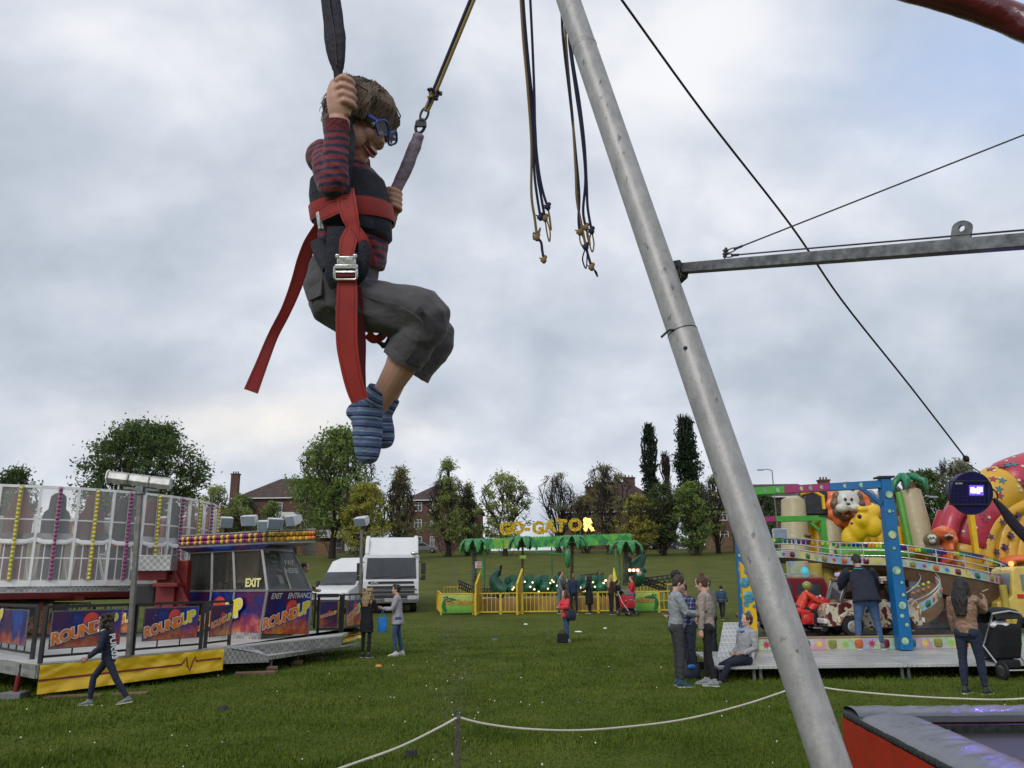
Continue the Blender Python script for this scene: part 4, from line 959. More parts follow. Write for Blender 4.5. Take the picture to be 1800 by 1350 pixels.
 # hanging leg strap (folded loop of webbing)
 ribbon([bp(610, 488, -.150), bp(610, 520, -.152), bp(609, 560, -.153), bp(610, 605, -.152), bp(616, 645, -.150), bp(624, 680, -.148), bp(633, 704, -.146)], [.024, .0265, .0275, .027, .025, .0235, .0225], nrm=bk)
 ribbon([bp(628, 505, -.130), bp(630, 550, -.125), bp(634, 600, -.115), bp(634, 650, -.115), bp(636, 698, -.135)], [.014, .015, .016, .015, .014], nrm=bk - rt * .5, mat=drk)
 ribbon([bp(645, 588, -.10), bp(658, 596, -.085), bp(672, 590, -.06), bp(684, 572, -.02)], [.010, .014, .014, .010], nrm=bk * .8 - up * .5)
 b = MB(); b.tube(spl([bp(640, 570, -.06), bp(660, 596, -.03), bp(678, 606, .0), bp(688, 586, .04)], 4), (.017, .006), 12, side=bk); b.build('leg_padding', pad, th, smooth=True)
 b = MB(); b.tube([bp(676, 604, -.02), bp(678, 612, -.02), bp(676, 620, -.02)], .003, 6); b.build('strap_end', pad, th)
 # flying strap on the left
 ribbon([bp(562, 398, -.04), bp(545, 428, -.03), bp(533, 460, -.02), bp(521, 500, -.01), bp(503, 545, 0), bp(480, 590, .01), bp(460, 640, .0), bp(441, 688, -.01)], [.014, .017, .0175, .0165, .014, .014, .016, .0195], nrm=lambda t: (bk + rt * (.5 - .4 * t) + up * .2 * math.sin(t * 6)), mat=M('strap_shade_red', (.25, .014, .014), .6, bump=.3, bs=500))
 b = MB(); b.tube(spl([bp(552, 432, -.02), bp(560, 446, -.05), bp(556, 458, -.03)], 4), (.010, .007), 10); b.build('pad_tab', pad, th, smooth=True)
 # dark webbing sleeve going up from the near hand
 b = MB(); b.tube(spl([bp(560, -160, -.06), bp(572, -60, -.08), bp(582, 5, -.09), bp(588, 60, -.098), bp(593, 110, -.104), bp(595, 140, -.106), bp(600, 190, -.104)], 6), [(.028, .009)] * 12 + [(.028, .010)] * 6 + [(.029, .011), (.029, .011), (.027, .011), (.026, .011), (.024, .011), (.022, .011), (.020, .011), (.017, .011), (.016, .011)] + [(.013, .010)] * 10, 18, side=rt + bk * .25)
 me = b.mesh('x'); wrinkle(me, .003, 12); s1 = link_mesh(me, 'riser_sleeve', th, True, mats=[M('sleeve_black', (.016, .015, .030), .75, bump=.5, bs=60)])
 b = MB(); b.tube(spl([bp(566, -100, -.092), bp(578, 0, -.104), bp(588, 60, -.112), bp(592, 115, -.118)], 6), (.0022, .003), 6); b.build('seam', M('seam_dark', (.05, .045, .06), .8), s1)
 # mauve sleeve on the right
 b = MB(); b.tube(spl([bp(737, 236, .06), bp(730, 256, .058), bp(716, 290, .056), bp(702, 322, .055), bp(690, 350, .056), bp(682, 372, .066)], 5), [(.0135, .008)] + [(.0165, .012)] * 4 + [(.0185, .013)] * 10 + [(.017, .012)] * 5 + [(.013, .01)] * 6, 16, side=rt)
 me = b.mesh('x'); wrinkle(me, .0025, 22); link_mesh(me, 'riser_sleeve', th, True, mats=[M('sleeve_mauve', (.25, .19, .24), .6, var=.2, bump=.6, bs=40)])
 # shackles, knot and cord
 b = MB()
 def link(c, d, L_, w, r):
  x, y = frame(d, rt); pts = [c + d.normalized() * L_ * math.cos(a) + x * w * math.sin(a) for a in [6.2832 * i / 18 for i in range(18)]]; b.tube(pts, r, 7, closed=True)
 d1 = (bp(752, 195, .06) - bp(737, 235, .06)).normalized()
 link(bp(739, 222, .06), d1, .020, .012, .0042); link(bp(746, 201, .06), d1, .019, .010, .0034)
 for q in (bp(735, 216, .06), bp(744, 219, .058)): b.ball(q, .0085, 8, 6)
 b.box(bp(740, 219, .055), (.03, .014, .012), rt, d1); b.build('shackle', dsteel, th)
 c0 = [bp(749, 196, .06), bp(756, 180, .06), bp(762, 165, .06)]; d2 = (bp(832, -2, .06) - bp(764, 163, .06)); A = c0[-1]; x, y = frame(d2, rt)
 b = MB(); tn = M('cord_yellow', (.26, .19, .06), .8, bump=.9, bs=260)
 b.tube([c0[0] + x * .003, c0[1] + x * .004, A + x * .004, A + d2 * 1.5 + x * .0045], .0052, 8)
 b.tube([c0[0] - x * .004, c0[1] - x * .004, A - x * .002], .005, 8); b.build('bungee_cord_yellow'.replace('_yellow', ''), tn, th)
 b = MB(); b.tube([A - x * .004, A + d2 * 1.5 - x * .0055], .0048, 8); b.tube([c0[0], c0[1] + bk * .004, A], .004, 8); b.build('bungee_cord', _mc['cord_navy'], th)
 b = MB(); rnd = random.Random(2)
 for i in range(16): q = A + V([rnd.uniform(-.011, .011) for _ in range(3)]); b.tube([q, q + V([rnd.uniform(-.015, .015) for _ in range(3)])], .0042, 6)
 b.ball(A, .012, 10, 7); b.build('knot', tn, th)
 b = MB()
 for i in range(9): q = A + rt * .004 - up * .006 + V([rnd.uniform(-.010, .012) for _ in range(3)]); b.tube([q, q + V([rnd.uniform(-.014, .016) for _ in range(3)])], .0042, 6)
 b.build('knot', _mc['cord_navy'], th)
harness()
# ---------------------------------------------------------------- trees
def leafmat(name, col, c2=None):
 m = bpy.data.materials.new(name); m.use_nodes = True; nt = m.node_tree; N = nt.nodes; L = nt.links; p = N['Principled BSDF']
 p.inputs['Roughness'].default_value = .7; c2 = c2 or tuple(c * 1.7 for c in col)
 g = N.new('ShaderNodeNewGeometry'); r = N.new('ShaderNodeValToRGB'); L.new(g.outputs['Random Per Island'], r.inputs[0])
 r.color_ramp.elements[0].color = (*[c * .55 for c in col], 1); r.color_ramp.elements[1].color = (*c2, 1); e = r.color_ramp.elements.new(.55); e.color = (*col, 1)
 L.new(r.outputs[0], p.inputs['Base Color']); p.inputs['Specular IOR Level'].default_value = .2
 tr = N.new('ShaderNodeBsdfTranslucent'); L.new(r.outputs[0], tr.inputs[0]); mx = N.new('ShaderNodeMixShader'); mx.inputs[0].default_value = .5
 L.new(p.outputs[0], mx.inputs[1]); L.new(tr.outputs[0], mx.inputs[2]); L.new(mx.outputs[0], N['Material Output'].inputs[0]); return m
LM = {'dark': leafmat('leaf_dark', (0.098, 0.15, 0.052), (0.169, 0.247, 0.085)), 'green': leafmat('leaf_green', (0.195, 0.28, 0.072), (0.312, 0.416, 0.13)), 'spring': leafmat('leaf_spring', (0.286, 0.345, 0.111), (0.429, 0.494, 0.195)),
      'yellow': leafmat('leaf_yellow', (0.351, 0.345, 0.065), (0.52, 0.481, 0.13)), 'poplar': leafmat('leaf_poplar', (0.03, 0.06, 0.032), (0.06, 0.1, 0.05)), 'brown': leafmat('leaf_brown', (0.247, 0.234, 0.111), (0.377, 0.338, 0.156)), 'grey': leafmat('leaf_grey', (0.286, 0.286, 0.182), (0.416, 0.403, 0.26))}
BARK = M('bark', (.028, .022, .018), .9, var=.3, vs=6, bump=.6, bs=8)
def tree(label, px, ptop, pbase, wpx, Y, leaf='green', n=5200, lsize=.30, shape='round', crown0=.28, sparse=.0, cat='tree', group=None, seed=1, gap=.35, trunk=True, name='tree', twigs=1.0, xoff=0):
 rnd = random.Random(seed * 77 + int(px)); base = at(px, pbase, Y); g = gz(base.x, Y); top = at(px, ptop, Y).z; x0 = base.x
 H = top - g; Wd = wpx / FPX * Y / 2 * (1.12 if shape not in ('poplar', 'wide') else 1.02)
 th = thing(name, label, cat, (x0, Y, g), 0, group)
 # limbs
 b = MB(); tips = []
 tr = H * .020 + .08
 zc0 = H * crown0
 def env(t):       # crown half width at height fraction t of the crown
  if shape == 'poplar': return max(.04, (math.sin(math.pi * min(1, t * .93 + .07)) ** .55) * (1 - .35 * t))
  if shape == 'cone': return max(.05, (1 - t) ** .8 * (1 if t > .12 else t / .12 * .5 + .5))
  if shape == 'wide': return math.sin(math.pi * (t * .86 + .12)) ** .45
  return math.sin(math.pi * (t * .88 + .10)) ** .6
 def limb(p, d, L_, r, depth):
  q = p + d * L_
  tq = min(.93, max(.02, (q.z - zc0) / (H - zc0))); lim = env(tq) * Wd * .82 + .05; rq = math.hypot(q.x, q.y); k_ = min(1, lim / max(rq, .01)); q = V((q.x * k_, q.y * k_, min(q.z, H * .96)))
  mid = p + d * L_ * .5 + V((rnd.uniform(-1, 1), rnd.uniform(-1, 1), rnd.uniform(-.2, .6))) * L_ * .07
  b.tube([p, mid, q], [r, r * .8, r * .58], 6 if depth else 9, cap=False)
  if depth >= 4 or L_ < H * .035: tips.append(q); return
  k = 3 if depth < 2 else 2
  for i in range(k + (rnd.random() < .5)):
   a = rnd.uniform(0, 6.28); sp_ = rnd.uniform(.35, .85) if shape != 'poplar' else rnd.uniform(.12, .3)
   x, y = frame(d); nd = (d + (x * math.cos(a) + y * math.sin(a)) * sp_ + V((0, 0, .16))).normalized()
   limb(q if i else mid.lerp(q, .7), nd, L_ * rnd.uniform(.62, .8), r * .58, depth + 1)
  tips.append(q)
 if trunk:
  t0 = V((0, 0, -.1)); t1 = V((rnd.uniform(-.2, .2), rnd.uniform(-.2, .2), zc0)); b.tube([t0, t0.lerp(t1, .5) + V((rnd.uniform(-.1, .1), 0, 0)), t1], [tr * 1.25, tr, tr * .85], 10, cap=False)
  for i in range(5 if shape != 'poplar' else 3):
   a = 6.28 * i / 5 + rnd.uniform(-.4, .4); sp_ = .55 if shape != 'poplar' else .10; sp_ = sp_ * (rnd.uniform(.4, 1.3)) * min(1.3, Wd * 2 / (H - zc0))
   limb(t1 - V((0, 0, .3 * rnd.random() * zc0)), V((math.cos(a) * sp_, math.sin(a) * sp_, 1)).normalized(), (H - zc0) * rnd.uniform(.34, .46) * (1 if shape != 'poplar' else 1.1), tr * .6, 1)
  # fine twigs reaching through the crown
  for i in range(int(160 * twigs)):
   t = rnd.random(); a = rnd.uniform(0, 6.28); rr = env(t) * Wd * rnd.uniform(.25, .9); q = V((math.cos(a) * rr, math.sin(a) * rr, zc0 + (H - zc0) * t)); p = V((q.x * .35, q.y * .35, q.z - (H - zc0) * rnd.uniform(.12, .25)))
   b.tube([p, p.lerp(q, .5) + V((rnd.uniform(-.2, .2), 0, rnd.uniform(-.3, .1))), q], [.035, .022, .010], 4, cap=False)
  b.build('trunk', BARK, th, local=True)
 # leaves gathered in clumps through the crown
 cl = []; n = int(n * 1.45); lsize *= .74; nc = max(34, int(n / 38))
 for i in range(nc):
  t = rnd.random() ** .9; a = rnd.uniform(0, 6.28); e = env(t) * Wd; e *= .80 + .34 * noise.noise(V((math.cos(a) * 1.7 + seed * 3, math.sin(a) * 1.7, t * 4)))
  rr = e * (rnd.random() ** .36); cl.append((V((math.cos(a) * rr, math.sin(a) * rr, zc0 + (H - zc0) * t)), rnd.uniform(.45, 1.1) * min(Wd, H * .25) * .20))
 cl = [c for c in cl if noise.noise(c[0] * (2.2 / max(1, Wd)) + V((seed, 0, 0))) > -gap]
 vs, fs = [], []; per = max(4, int(n / max(1, len(cl))))
 for c, r in cl:
  sq = rnd.uniform(.5, .9)
  for _ in range(per):
   o = V((rnd.gauss(0, 1), rnd.gauss(0, 1), rnd.gauss(0, sq))); o *= r * .85; p = c + o; s = lsize * rnd.uniform(.5, 1.2)
   nn = V((rnd.gauss(0, 1), rnd.gauss(0, 1), rnd.gauss(.5, .8))).normalized(); x = nn.orthogonal().normalized(); y = nn.cross(x); aa = rnd.uniform(0, 6.28)
   u = x * math.cos(aa) + y * math.sin(aa); w = nn.cross(u); k = len(vs); vs += [p - u * s, p + w * s * .42, p + u * s * .9 + nn * s * .15, p - w * s * .42]; fs.append((k, k + 1, k + 2, k + 3))
 me = bpy.data.meshes.new('crown'); me.from_pydata([tuple(v) for v in vs], [], fs)
 link_mesh(me, 'crown', th, False, True, [LM[leaf]]); return th
G = 'trees along the far edge of the field'
tree('big dark green round tree behind the white ride cage', 236, 750, 1000, 236, 78, 'dark', 17000, .30, 'wide', .22, gap=.28, group=G, seed=3)
tree('dark tree top at the very left edge above the ride cage', 8, 822, 1000, 78, 70, 'dark', 3500, .26, group=G, seed=4)
tree('thin pale tree with open branches left of the booth chimney', 372, 858, 985, 105, 96, 'spring', 2600, .24, gap=.1, group=G, seed=5)
tree('small dark bush by the tall chimney behind the booth', 418, 872, 985, 60, 100, 'green', 2600, .25, gap=.5, group=G, seed=6, crown0=.1)
tree('large bright green tree with forked trunk beneath the boy\'s feet', 584, 759, 962, 155, 102, 'green', 9500, .36, 'wide', .22, gap=.22, group=G, seed=8)
tree('low yellow green tree in front of the bigger green tree', 640, 852, 975, 98, 92, 'yellow', 5600, .26, 'round', .12, gap=.4, group=G, seed=9)
tree('olive brown tree with ragged top left of the three storey house', 702, 824, 975, 76, 98, 'brown', 4200, .25, 'cone', .15, gap=.4, group=G, seed=10)
tree('tall thin topped tree in front of the three storey house', 787, 811, 968, 100, 104, 'spring', 4200, .27, 'cone', .14, gap=.2, group=G, seed=11)
tree('fresh green oval tree above the left of the green banner', 888, 833, 968, 92, 104, 'spring', 4300, .27, 'round', .18, gap=.3, group=G, seed=12)
tree('nearly bare round tree between the banner letters and the sky', 983, 833, 965, 72, 108, 'grey', 1300, .20, 'round', .18, gap=.1, group=G, seed=13, twigs=2)
tree('sparse tree with brown catkins above the last lit letters', 1070, 818, 962, 82, 106, 'brown', 2300, .25, 'round', .2, gap=.1, group=G, seed=14, twigs=2)
tree('low yellowish tree in front of the brick terrace', 1122, 872, 962, 70, 98, 'yellow', 3000, .25, 'round', .14, gap=.4, group=G, seed=15)
tree('rounded dark tree in front of the left poplar', 1166, 852, 958, 74, 100, 'dark', 3600, .28, 'round', .15, gap=.5, group=G, seed=16)
tree('left narrower of the two dark poplars', 1150, 748, 958, 38, 122, 'poplar', 5200, .36, 'poplar', .16, gap=.7, group=G, seed=17)
tree('right taller and broader of the two dark poplars', 1218, 737, 958, 58, 120, 'poplar', 8200, .38, 'poplar', .14, gap=.7, group=G, seed=18)
tree('bare grey tree squeezed between the two poplars', 1179, 796, 958, 36, 126, 'grey', 300, .18, 'poplar', .3, gap=.1, group=G, seed=19, twigs=2)
tree('green bushy tree left of the mast below the poplars', 1222, 850, 958, 70, 98, 'green', 3800, .28, 'round', .1, gap=.5, group=G, seed=20)
tree('leafy shrub tree in front of the balconies of the brick block', 472, 885, 975, 60, 110, 'green', 2600, .26, 'round', .08, gap=.5, group=G, seed=41)
tree('brownish tree behind the big bright green tree', 545, 840, 965, 60, 118, 'brown', 2600, .26, 'round', .1, gap=.4, group=G, seed=42)
tree('light green tree at the right corner of the three storey house', 822, 850, 968, 50, 106, 'spring', 2400, .24, 'cone', .12, gap=.3, group=G, seed=43)
tree('olive tree leaning against the terrace roof left of the lit letter', 1030, 872, 965, 66, 110, 'brown', 2400, .24, 'round', .1, gap=.3, group=G, seed=44)
tree('small tree right of the mast above the fairground', 1262, 835, 958, 44, 104, 'spring', 1500, .22, 'round', .2, gap=.2, group=G, seed=21)
tree('leafy tree between the mast and the green gantry beam', 1345, 868, 960, 80, 90, 'dark', 3200, .27, 'round', .1, gap=.6, group=G, seed=22)
G2 = 'wood behind the inflatables'
tree('dark bushy tree just right of the inflatable palm pillar', 1640, 832, 1000, 100, 62, 'dark', 7000, .24, 'wide', .05, gap=.8, group=G2, seed=23, trunk=False)
tree('tree with grey spring twigs above the round blue lamp', 1706, 812, 1000, 90, 66, 'grey', 4200, .20, 'round', .1, gap=.4, group=G2, seed=24)
tree('dark green tree behind the inflatable arch on the right', 1720, 846, 1000, 110, 60, 'dark', 7000, .24, 'wide', .05, gap=.8, group=G2, seed=25, trunk=False)
tree('dark green tree at the right edge behind the inflatable arch', 1830, 835, 1000, 150, 64, 'dark', 6500, .26, 'wide', .05, gap=.8, group=G2, seed=26, trunk=False)
tree('long low hedge below the green go banner at left', 845, 925, 968, 70, 112, 'dark', 2200, .22, 'wide', .02, gap=.9, seed=31, cat='hedge', name='hedge', trunk=False)
# ---------------------------------------------------------------- houses
def brickk(ctx, col):
 N, L = ctx['N'], ctx['L']; b = N.new('ShaderNodeTexBrick'); b.inputs['Scale'].default_value = 3.2; b.inputs['Mortar Size'].default_value = .02
 mp = N.new('ShaderNodeMapping'); mp.inputs['Rotation'].default_value = (R(90), 0, 0); L.new(ctx['tc'].outputs['Object'], mp.inputs[0]); L.new(mp.outputs[0], b.inputs[0])
 b.inputs['Color1'].default_value = (.085, .038, .028, 1); b.inputs['Color2'].default_value = (.115, .052, .038, 1); b.inputs['Mortar'].default_value = (.13, .10, .085, 1); ctx['base'] = b.outputs[0]
BRICK = M('brick', (1, 1, 1), .9, var=.25, vs=.6, bump=.2, bs=4, kind=brickk)
def tilek(ctx, col):
 w = ctx['N'].new('ShaderNodeTexWave'); w.bands_direction = 'Z'; w.inputs['Scale'].default_value = 1.1; w.inputs['Distortion'].default_value = .4; ctx['L'].new(ctx['tc'].outputs['Object'], w.inputs[0])
 ctx['base'] = ramp(ctx, w.outputs['Fac'], ((0, (.040, .024, .020)), (1, (.075, .044, .036))), 'LINEAR')
TILE = M('roof_tiles', (1, 1, 1), .9, var=.3, vs=1.2, bump=.3, bs=6, kind=tilek)
WHITE = M('white_paint', (.62, .62, .6), .5, var=.08); PANE = M('window_pane', (.05, .06, .07), .08, var=.3, vs=2, bump=0)
def house(label, cx, Y, W, Dp, hwall, hroof, rot=0, hip=True, wins=(), chim=(), balc=(), group='brick houses beyond the field', door=None, ridge=.5):
 g = gz(cx, Y); th = thing('brick_house', label, 'house', (cx, Y, g), rot, group)
 b = MB(); b.box((0, 0, hwall / 2 - .6), (W, Dp, hwall + 1.2)); b.build('wall', BRICK, th, local=True)
 b = MB(); o = .45; e = W / 2 * (1 - ridge) if hip else -.0; w2, d2 = W / 2 + o, Dp / 2 + o; z0 = hwall - .05
 P = [(-w2, -d2, z0), (w2, -d2, z0), (w2, d2, z0), (-w2, d2, z0), (-w2 + (e + o if hip else 0), 0, z0 + hroof), (w2 - (e + o if hip else 0), 0, z0 + hroof)]
 b.add(P, [(0, 1, 5, 4), (2, 3, 4, 5), (1, 2, 5), (3, 0, 4), (3, 2, 1, 0)]); rf = b.build('roof', TILE, th, local=True)
 b = MB(); b.box((0, -d2 - .04, z0 + .06), (2 * w2, .1, .16)); b.build('gutter', WHITE, rf, local=True)
 for x, y, zz, w_ in chim:
  b = MB(); b.box((x, y, z0 + zz / 2), (w_, .9, zz)); b.box((x, y, z0 + zz), (w_ + .2, 1.05, .18));
  for k in range(3): b.tube([(x + (k - 1) * w_ * .3, y, z0 + zz), (x + (k - 1) * w_ * .3, y, z0 + zz + .45)], .11, 8)
  b.build('chimney', BRICK, rf, local=True)
 for x, z, w_, h_ in wins:
  y = -Dp / 2
  b = MB(); t = .09
  b.box((x, y - .02, z + h_ / 2), (w_, .10, t)); b.box((x, y - .02, z - h_ / 2), (w_, .14, t * 1.3)); b.box((x - w_ / 2, y - .018, z), (t, .10, h_)); b.box((x + w_ / 2, y - .018, z), (t, .10, h_)); b.box((x, y - .016, z), (t * .8, .10, h_)); b.box((x, y - .014, z + h_ * .18), (w_, .09, t * .7))
  f = b.build('window', WHITE, th, local=True); b = MB(); b.box((x, y + .0, z), (w_, .05, h_)); b.build('pane', PANE, f, local=True)
 for x, z, w_ in balc:
  y = -Dp / 2; b = MB(); b.box((x, y - .7, z), (w_, 1.4, .18)); b.box((x, y - 1.38, z + .6), (w_, .08, 1.0)); b.box((x - w_ / 2, y - .7, z + .6), (.08, 1.4, 1.0)); b.box((x + w_ / 2, y - .7, z + .6), (.08, 1.4, 1.0)); b.build('balcony', WHITE, th, local=True)
 return th
def X_(px, Y, py=950): return at(px, py, Y).x
W3 = [(x, z, 1.5, 1.5) for x in (-9, -5.5, 1.5, 5) for z in (1.6, 4.4, 7.2)]
house('long brick block with brown hipped roof and white balconies behind the booth', X_(535, 132), 132, 19.5, 12, 8.6, 3.9, ridge=.45, wins=[(-3, 7.2, 1.6, 1.4), (1.8, 7.2, 1.6, 1.4), (-3, 4.4, 1.6, 1.5), (1.8, 4.4, 1.8, 1.6), (6.6, 1.6, 1.6, 1.6)], balc=[(5.6, 5.3, 5.0), (5.6, 2.4, 5.0), (-1.5, 5.2, 4.2)])
house('low brick house with one tall chimney stack behind the thin pale tree', X_(395, 128), 128, 9, 9, 5.2, 2.4, chim=[(1.0, 0, 7.6, 1.2)], wins=[(-2.5, 4.0, 1.4, 1.3)])
house('three storey brick house with pyramid roof and white windows', X_(768, 134), 134, 9.6, 9.6, 8.3, 3.1, ridge=.06, wins=[(-2.6, 7.3, 1.1, 1.35), (-2.6, 4.5, 1.1, 1.5), (-2.6, 1.6, 1.25, 1.9), (-.3, 7.3, .8, 1.3), (-.3, 4.5, .6, 1.0), (-.3, 1.7, .6, 1.7)], chim=[(1.6, -1.5, 3.3, 1.5)])
house('brick block joined behind the three storey house', X_(812, 140), 140, 7, 9, 7.0, 2.6, ridge=.5, wins=[(1.8, 5.0, 1.2, 1.3)])
house('wide brick terrace with steep roof and chimneys left of the poplars', X_(1085, 134), 134, 17.5, 11, 6.0, 5.6, ridge=.25, wins=[(4.4, 1.8, .9, 1.1), (6.6, 1.8, 1.5, 1.9), (-2, 4.6, 1.4, 1.3), (5.6, 4.5, 1.2, 1.2), (-5, 1.8, 1.4, 1.4)], chim=[(-4.2, -1, 4.6, 1.7), (2.4, 0, 6.2, 1.9), (-.6, 0, 5.2, 1.1)])
house('brick house with low roof just left of the leaning mast', X_(1290, 126), 126, 9.5, 9, 5.9, 2.0, ridge=.5, wins=[(-2.6, 4.6, 1.2, 1.2), (-2.6, 1.7, 1.2, 1.2), (2, 4.6, 1.2, 1.2)])
house('wide brick house seen between mast and gantry beam', X_(1368, 104), 104, 9.2, 9, 6.6, 2.2, ridge=.7, wins=[(1.4, 5.1, 1.5, 1.4), (1.9, 2.2, 1.5, 1.4), (-2.4, 5.1, 1.3, 1.3)], chim=[(6.6, 0, 2.6, 1.3)])
house('tiny distant pale roofed building seen between the tree trunks', X_(818, 210), 210, 12, 8, 3.0, 2.0, wins=[(-1, 1.6, 2.4, 1.2)], ridge=.7)
# ---------------------------------------------------------------- far cars, fences, lamps
def car(label, px, Y, col, L_=4.3, rot=0, estate=False, name='parked_car'):
 x = X_(px, Y, 965); g = gz(x, Y); th = thing(name, label, 'car', (x, Y, g), rot, 'cars parked along the far road')
 cm = M('car_' + col[0], col[1], .25, .3, bump=0, var=.03, coat=.6); h = 1.45
 prof = [(-L_ / 2, .35), (-L_ / 2 + .05, .85), (-L_ / 2 + (.25 if estate else .75), .95), (-L_ / 2 + (.55 if estate else 1.2), h - .04), (-L_ / 2 + 1.4, h), (.35, h), (1.05, .98), (L_ / 2 - .15, .82), (L_ / 2, .6), (L_ / 2, .35)]
 b = MB(); w = 1.68; n = len(prof)
 b.rings([[V((a, y, z)) for a, z in prof] for y in (-w / 2, w / 2)]); b.build('body', cm, th, smooth=False, local=True, bevel=.05)
 b = MB(); wp = [(-L_ / 2 + (.42 if estate else 1.0), .98), (-L_ / 2 + (.66 if estate else 1.3), h - .09), (.30, h - .09), (.88, .98)]
 b.rings([[V((a, y, z)) for a, z in wp] for y in (-w / 2 - .012, w / 2 + .012)]); b.add([(.36, -w / 2 + .1, h - .03), (.36, w / 2 - .1, h - .03), (1.02, w / 2 - .06, 1.02), (1.02, -w / 2 + .06, 1.02)], [(0, 1, 2, 3)]); b.build('window', PANE, th, smooth=False, local=True)
 for a in (-L_ / 2 + .8, L_ / 2 - .8):
  for s in (-1, 1):
   b = MB(); b.tube([(a, s * (w / 2 - .16), .32), (a, s * (w / 2 + .02), .32)], .32, 16); o = b.build('wheel', black, th, local=True); b = MB(); b.tube([(a, s * (w / 2 + .02), .32), (a, s * (w / 2 + .035), .32)], .19, 12); b.build('rim', alu, o, local=True)
 return th
car('silver grey estate car parked beside the three storey house', 742, 119, ('silver', (.30, .31, .33)), 4.7, 0, True)
car('dark people carrier parked below the poplars', 1207, 121, ('dark', (.03, .035, .045)), 4.7, R(180), True)
car('pale silver saloon parked right of the dark people carrier', 1262, 119, ('pale', (.45, .46, .48)), 4.4, R(180))
car('dark hatchback parked behind the right end of the green banner', 1128, 121, ('navy', (.02, .022, .035)), 4.1)
def railfence(label, a, b_, h=1.5, n=40, mat=None, name='railing_fence'):
 A = V((X_(a[0], a[1]), a[1], 0)); B = V((X_(b_[0], b_[1]), b_[1], 0)); A.z = gz(A.x, A.y); B.z = gz(B.x, B.y); th = thing(name, label, 'fence', A); mb = MB()
 for z in (.2, h - .2): mb.bar(A + V((0, 0, z)), B + V((0, 0, z)), .05)
 mb.build('rail', mat or galv, th); mb = MB()
 for i in range(n + 1): p = A.lerp(B, i / n); mb.bar(p, p + V((0, 0, h)), .035)
 mb.build('palings', mat or galv, th)['kind'] = 'stuff'
railfence('grey metal railings in front of the parked van at the field edge', (592, 112), (700, 112), 1.9, 60)
railfence('pale railings along the road below the poplars', (1170, 116), (1300, 114), 1.3, 60)
def boardfence():
 for a, b_, lab, col in ((556, 583, 'brown wooden gate panel in the fence behind the van', (.20, .12, .065)), (534, 556, 'grey boarded fence left of the brown gate panel', (.14, .13, .12)), (1240, 1300, 'brown fence panels behind the pale saloon car', (.20, .13, .08))):
  Y = 114; A = V((X_(a, Y), Y, 0)); B = V((X_(b_, Y), Y, 0)); g = gz(A.x, Y); mb = MB(); n = 14
  for i in range(n): p = A.lerp(B, (i + .5) / n); mb.box((p.x, p.y + (i % 2) * .02, g + .95), ((B.x - A.x) / n * .94, .04, 1.9))
  mb.bar((A.x, A.y + .06, g + .4), (B.x, B.y + .06, g + .4), .08); mb.bar((A.x, A.y + .06, g + 1.5), (B.x, B.y + .06, g + 1.5), .08)
  tag(mb.build('board_fence', M('fence_%d' % a, col, .9, var=.25, vs=3)), lab, 'fence', 'board fences at the field edge')
boardfence()
def whitevan_far():
 Y = 117; x = X_(640, Y); th = thing('parked_van', 'white van standing behind the grey railings at the field edge', 'van', (x, Y, gz(x, Y)))
 b = MB(); b.rings([[V((a, y, z)) for a, z in ((-2.6, .4), (-2.6, 2.3), (-2.4, 2.45), (1.6, 2.45), (2.1, 1.5), (2.9, 1.2), (3.0, .4))] for y in (-.95, .95)]); b.build('body', WHITE, th, smooth=False, local=True, bevel=.06)
 b = MB(); b.rings([[V((a, y, z)) for a, z in ((.9, 1.45), (.9, 2.15), (1.6, 2.15), (2.0, 1.45))] for y in (-.965, .965)]); b.build('window', PANE, th, smooth=False, local=True)
 for a in (-1.7, 1.9): b = MB(); b.tube([(a, -.98, .35), (a, .98, .35)], .35, 14); b.build('wheel', black, th, local=True)
whitevan_far()
def street_lamp(px, ptop, Y, label, s=1):
 t = at(px, ptop, Y); g = gz(t.x, Y); th = thing('street_lamp', label, 'street lamp', (t.x, Y, g), group='street lamps')
 b = MB(); b.tube([(t.x, Y, g), (t.x, Y, g + 3), t], [.11, .07, .05], 8); b.tube([t, t + V((-.4 * s, 0, .12)), t + V((-1.1 * s, 0, .1))], .04, 6); b.build('pole', galv, th)
 b = MB(); b.box(t + V((-1.25 * s, 0, .08)), (.7, .25, .14), taper=.7); b.build('lamp_head', M('lamp_grey', (.25, .26, .27), .4), th, bevel=.03)
street_lamp(1357, 827, 84, 'tall street lamp against the sky right of the mast')
street_lamp(1611, 876, 58, 'thin lamp post in front of the dark bushy trees', -1)
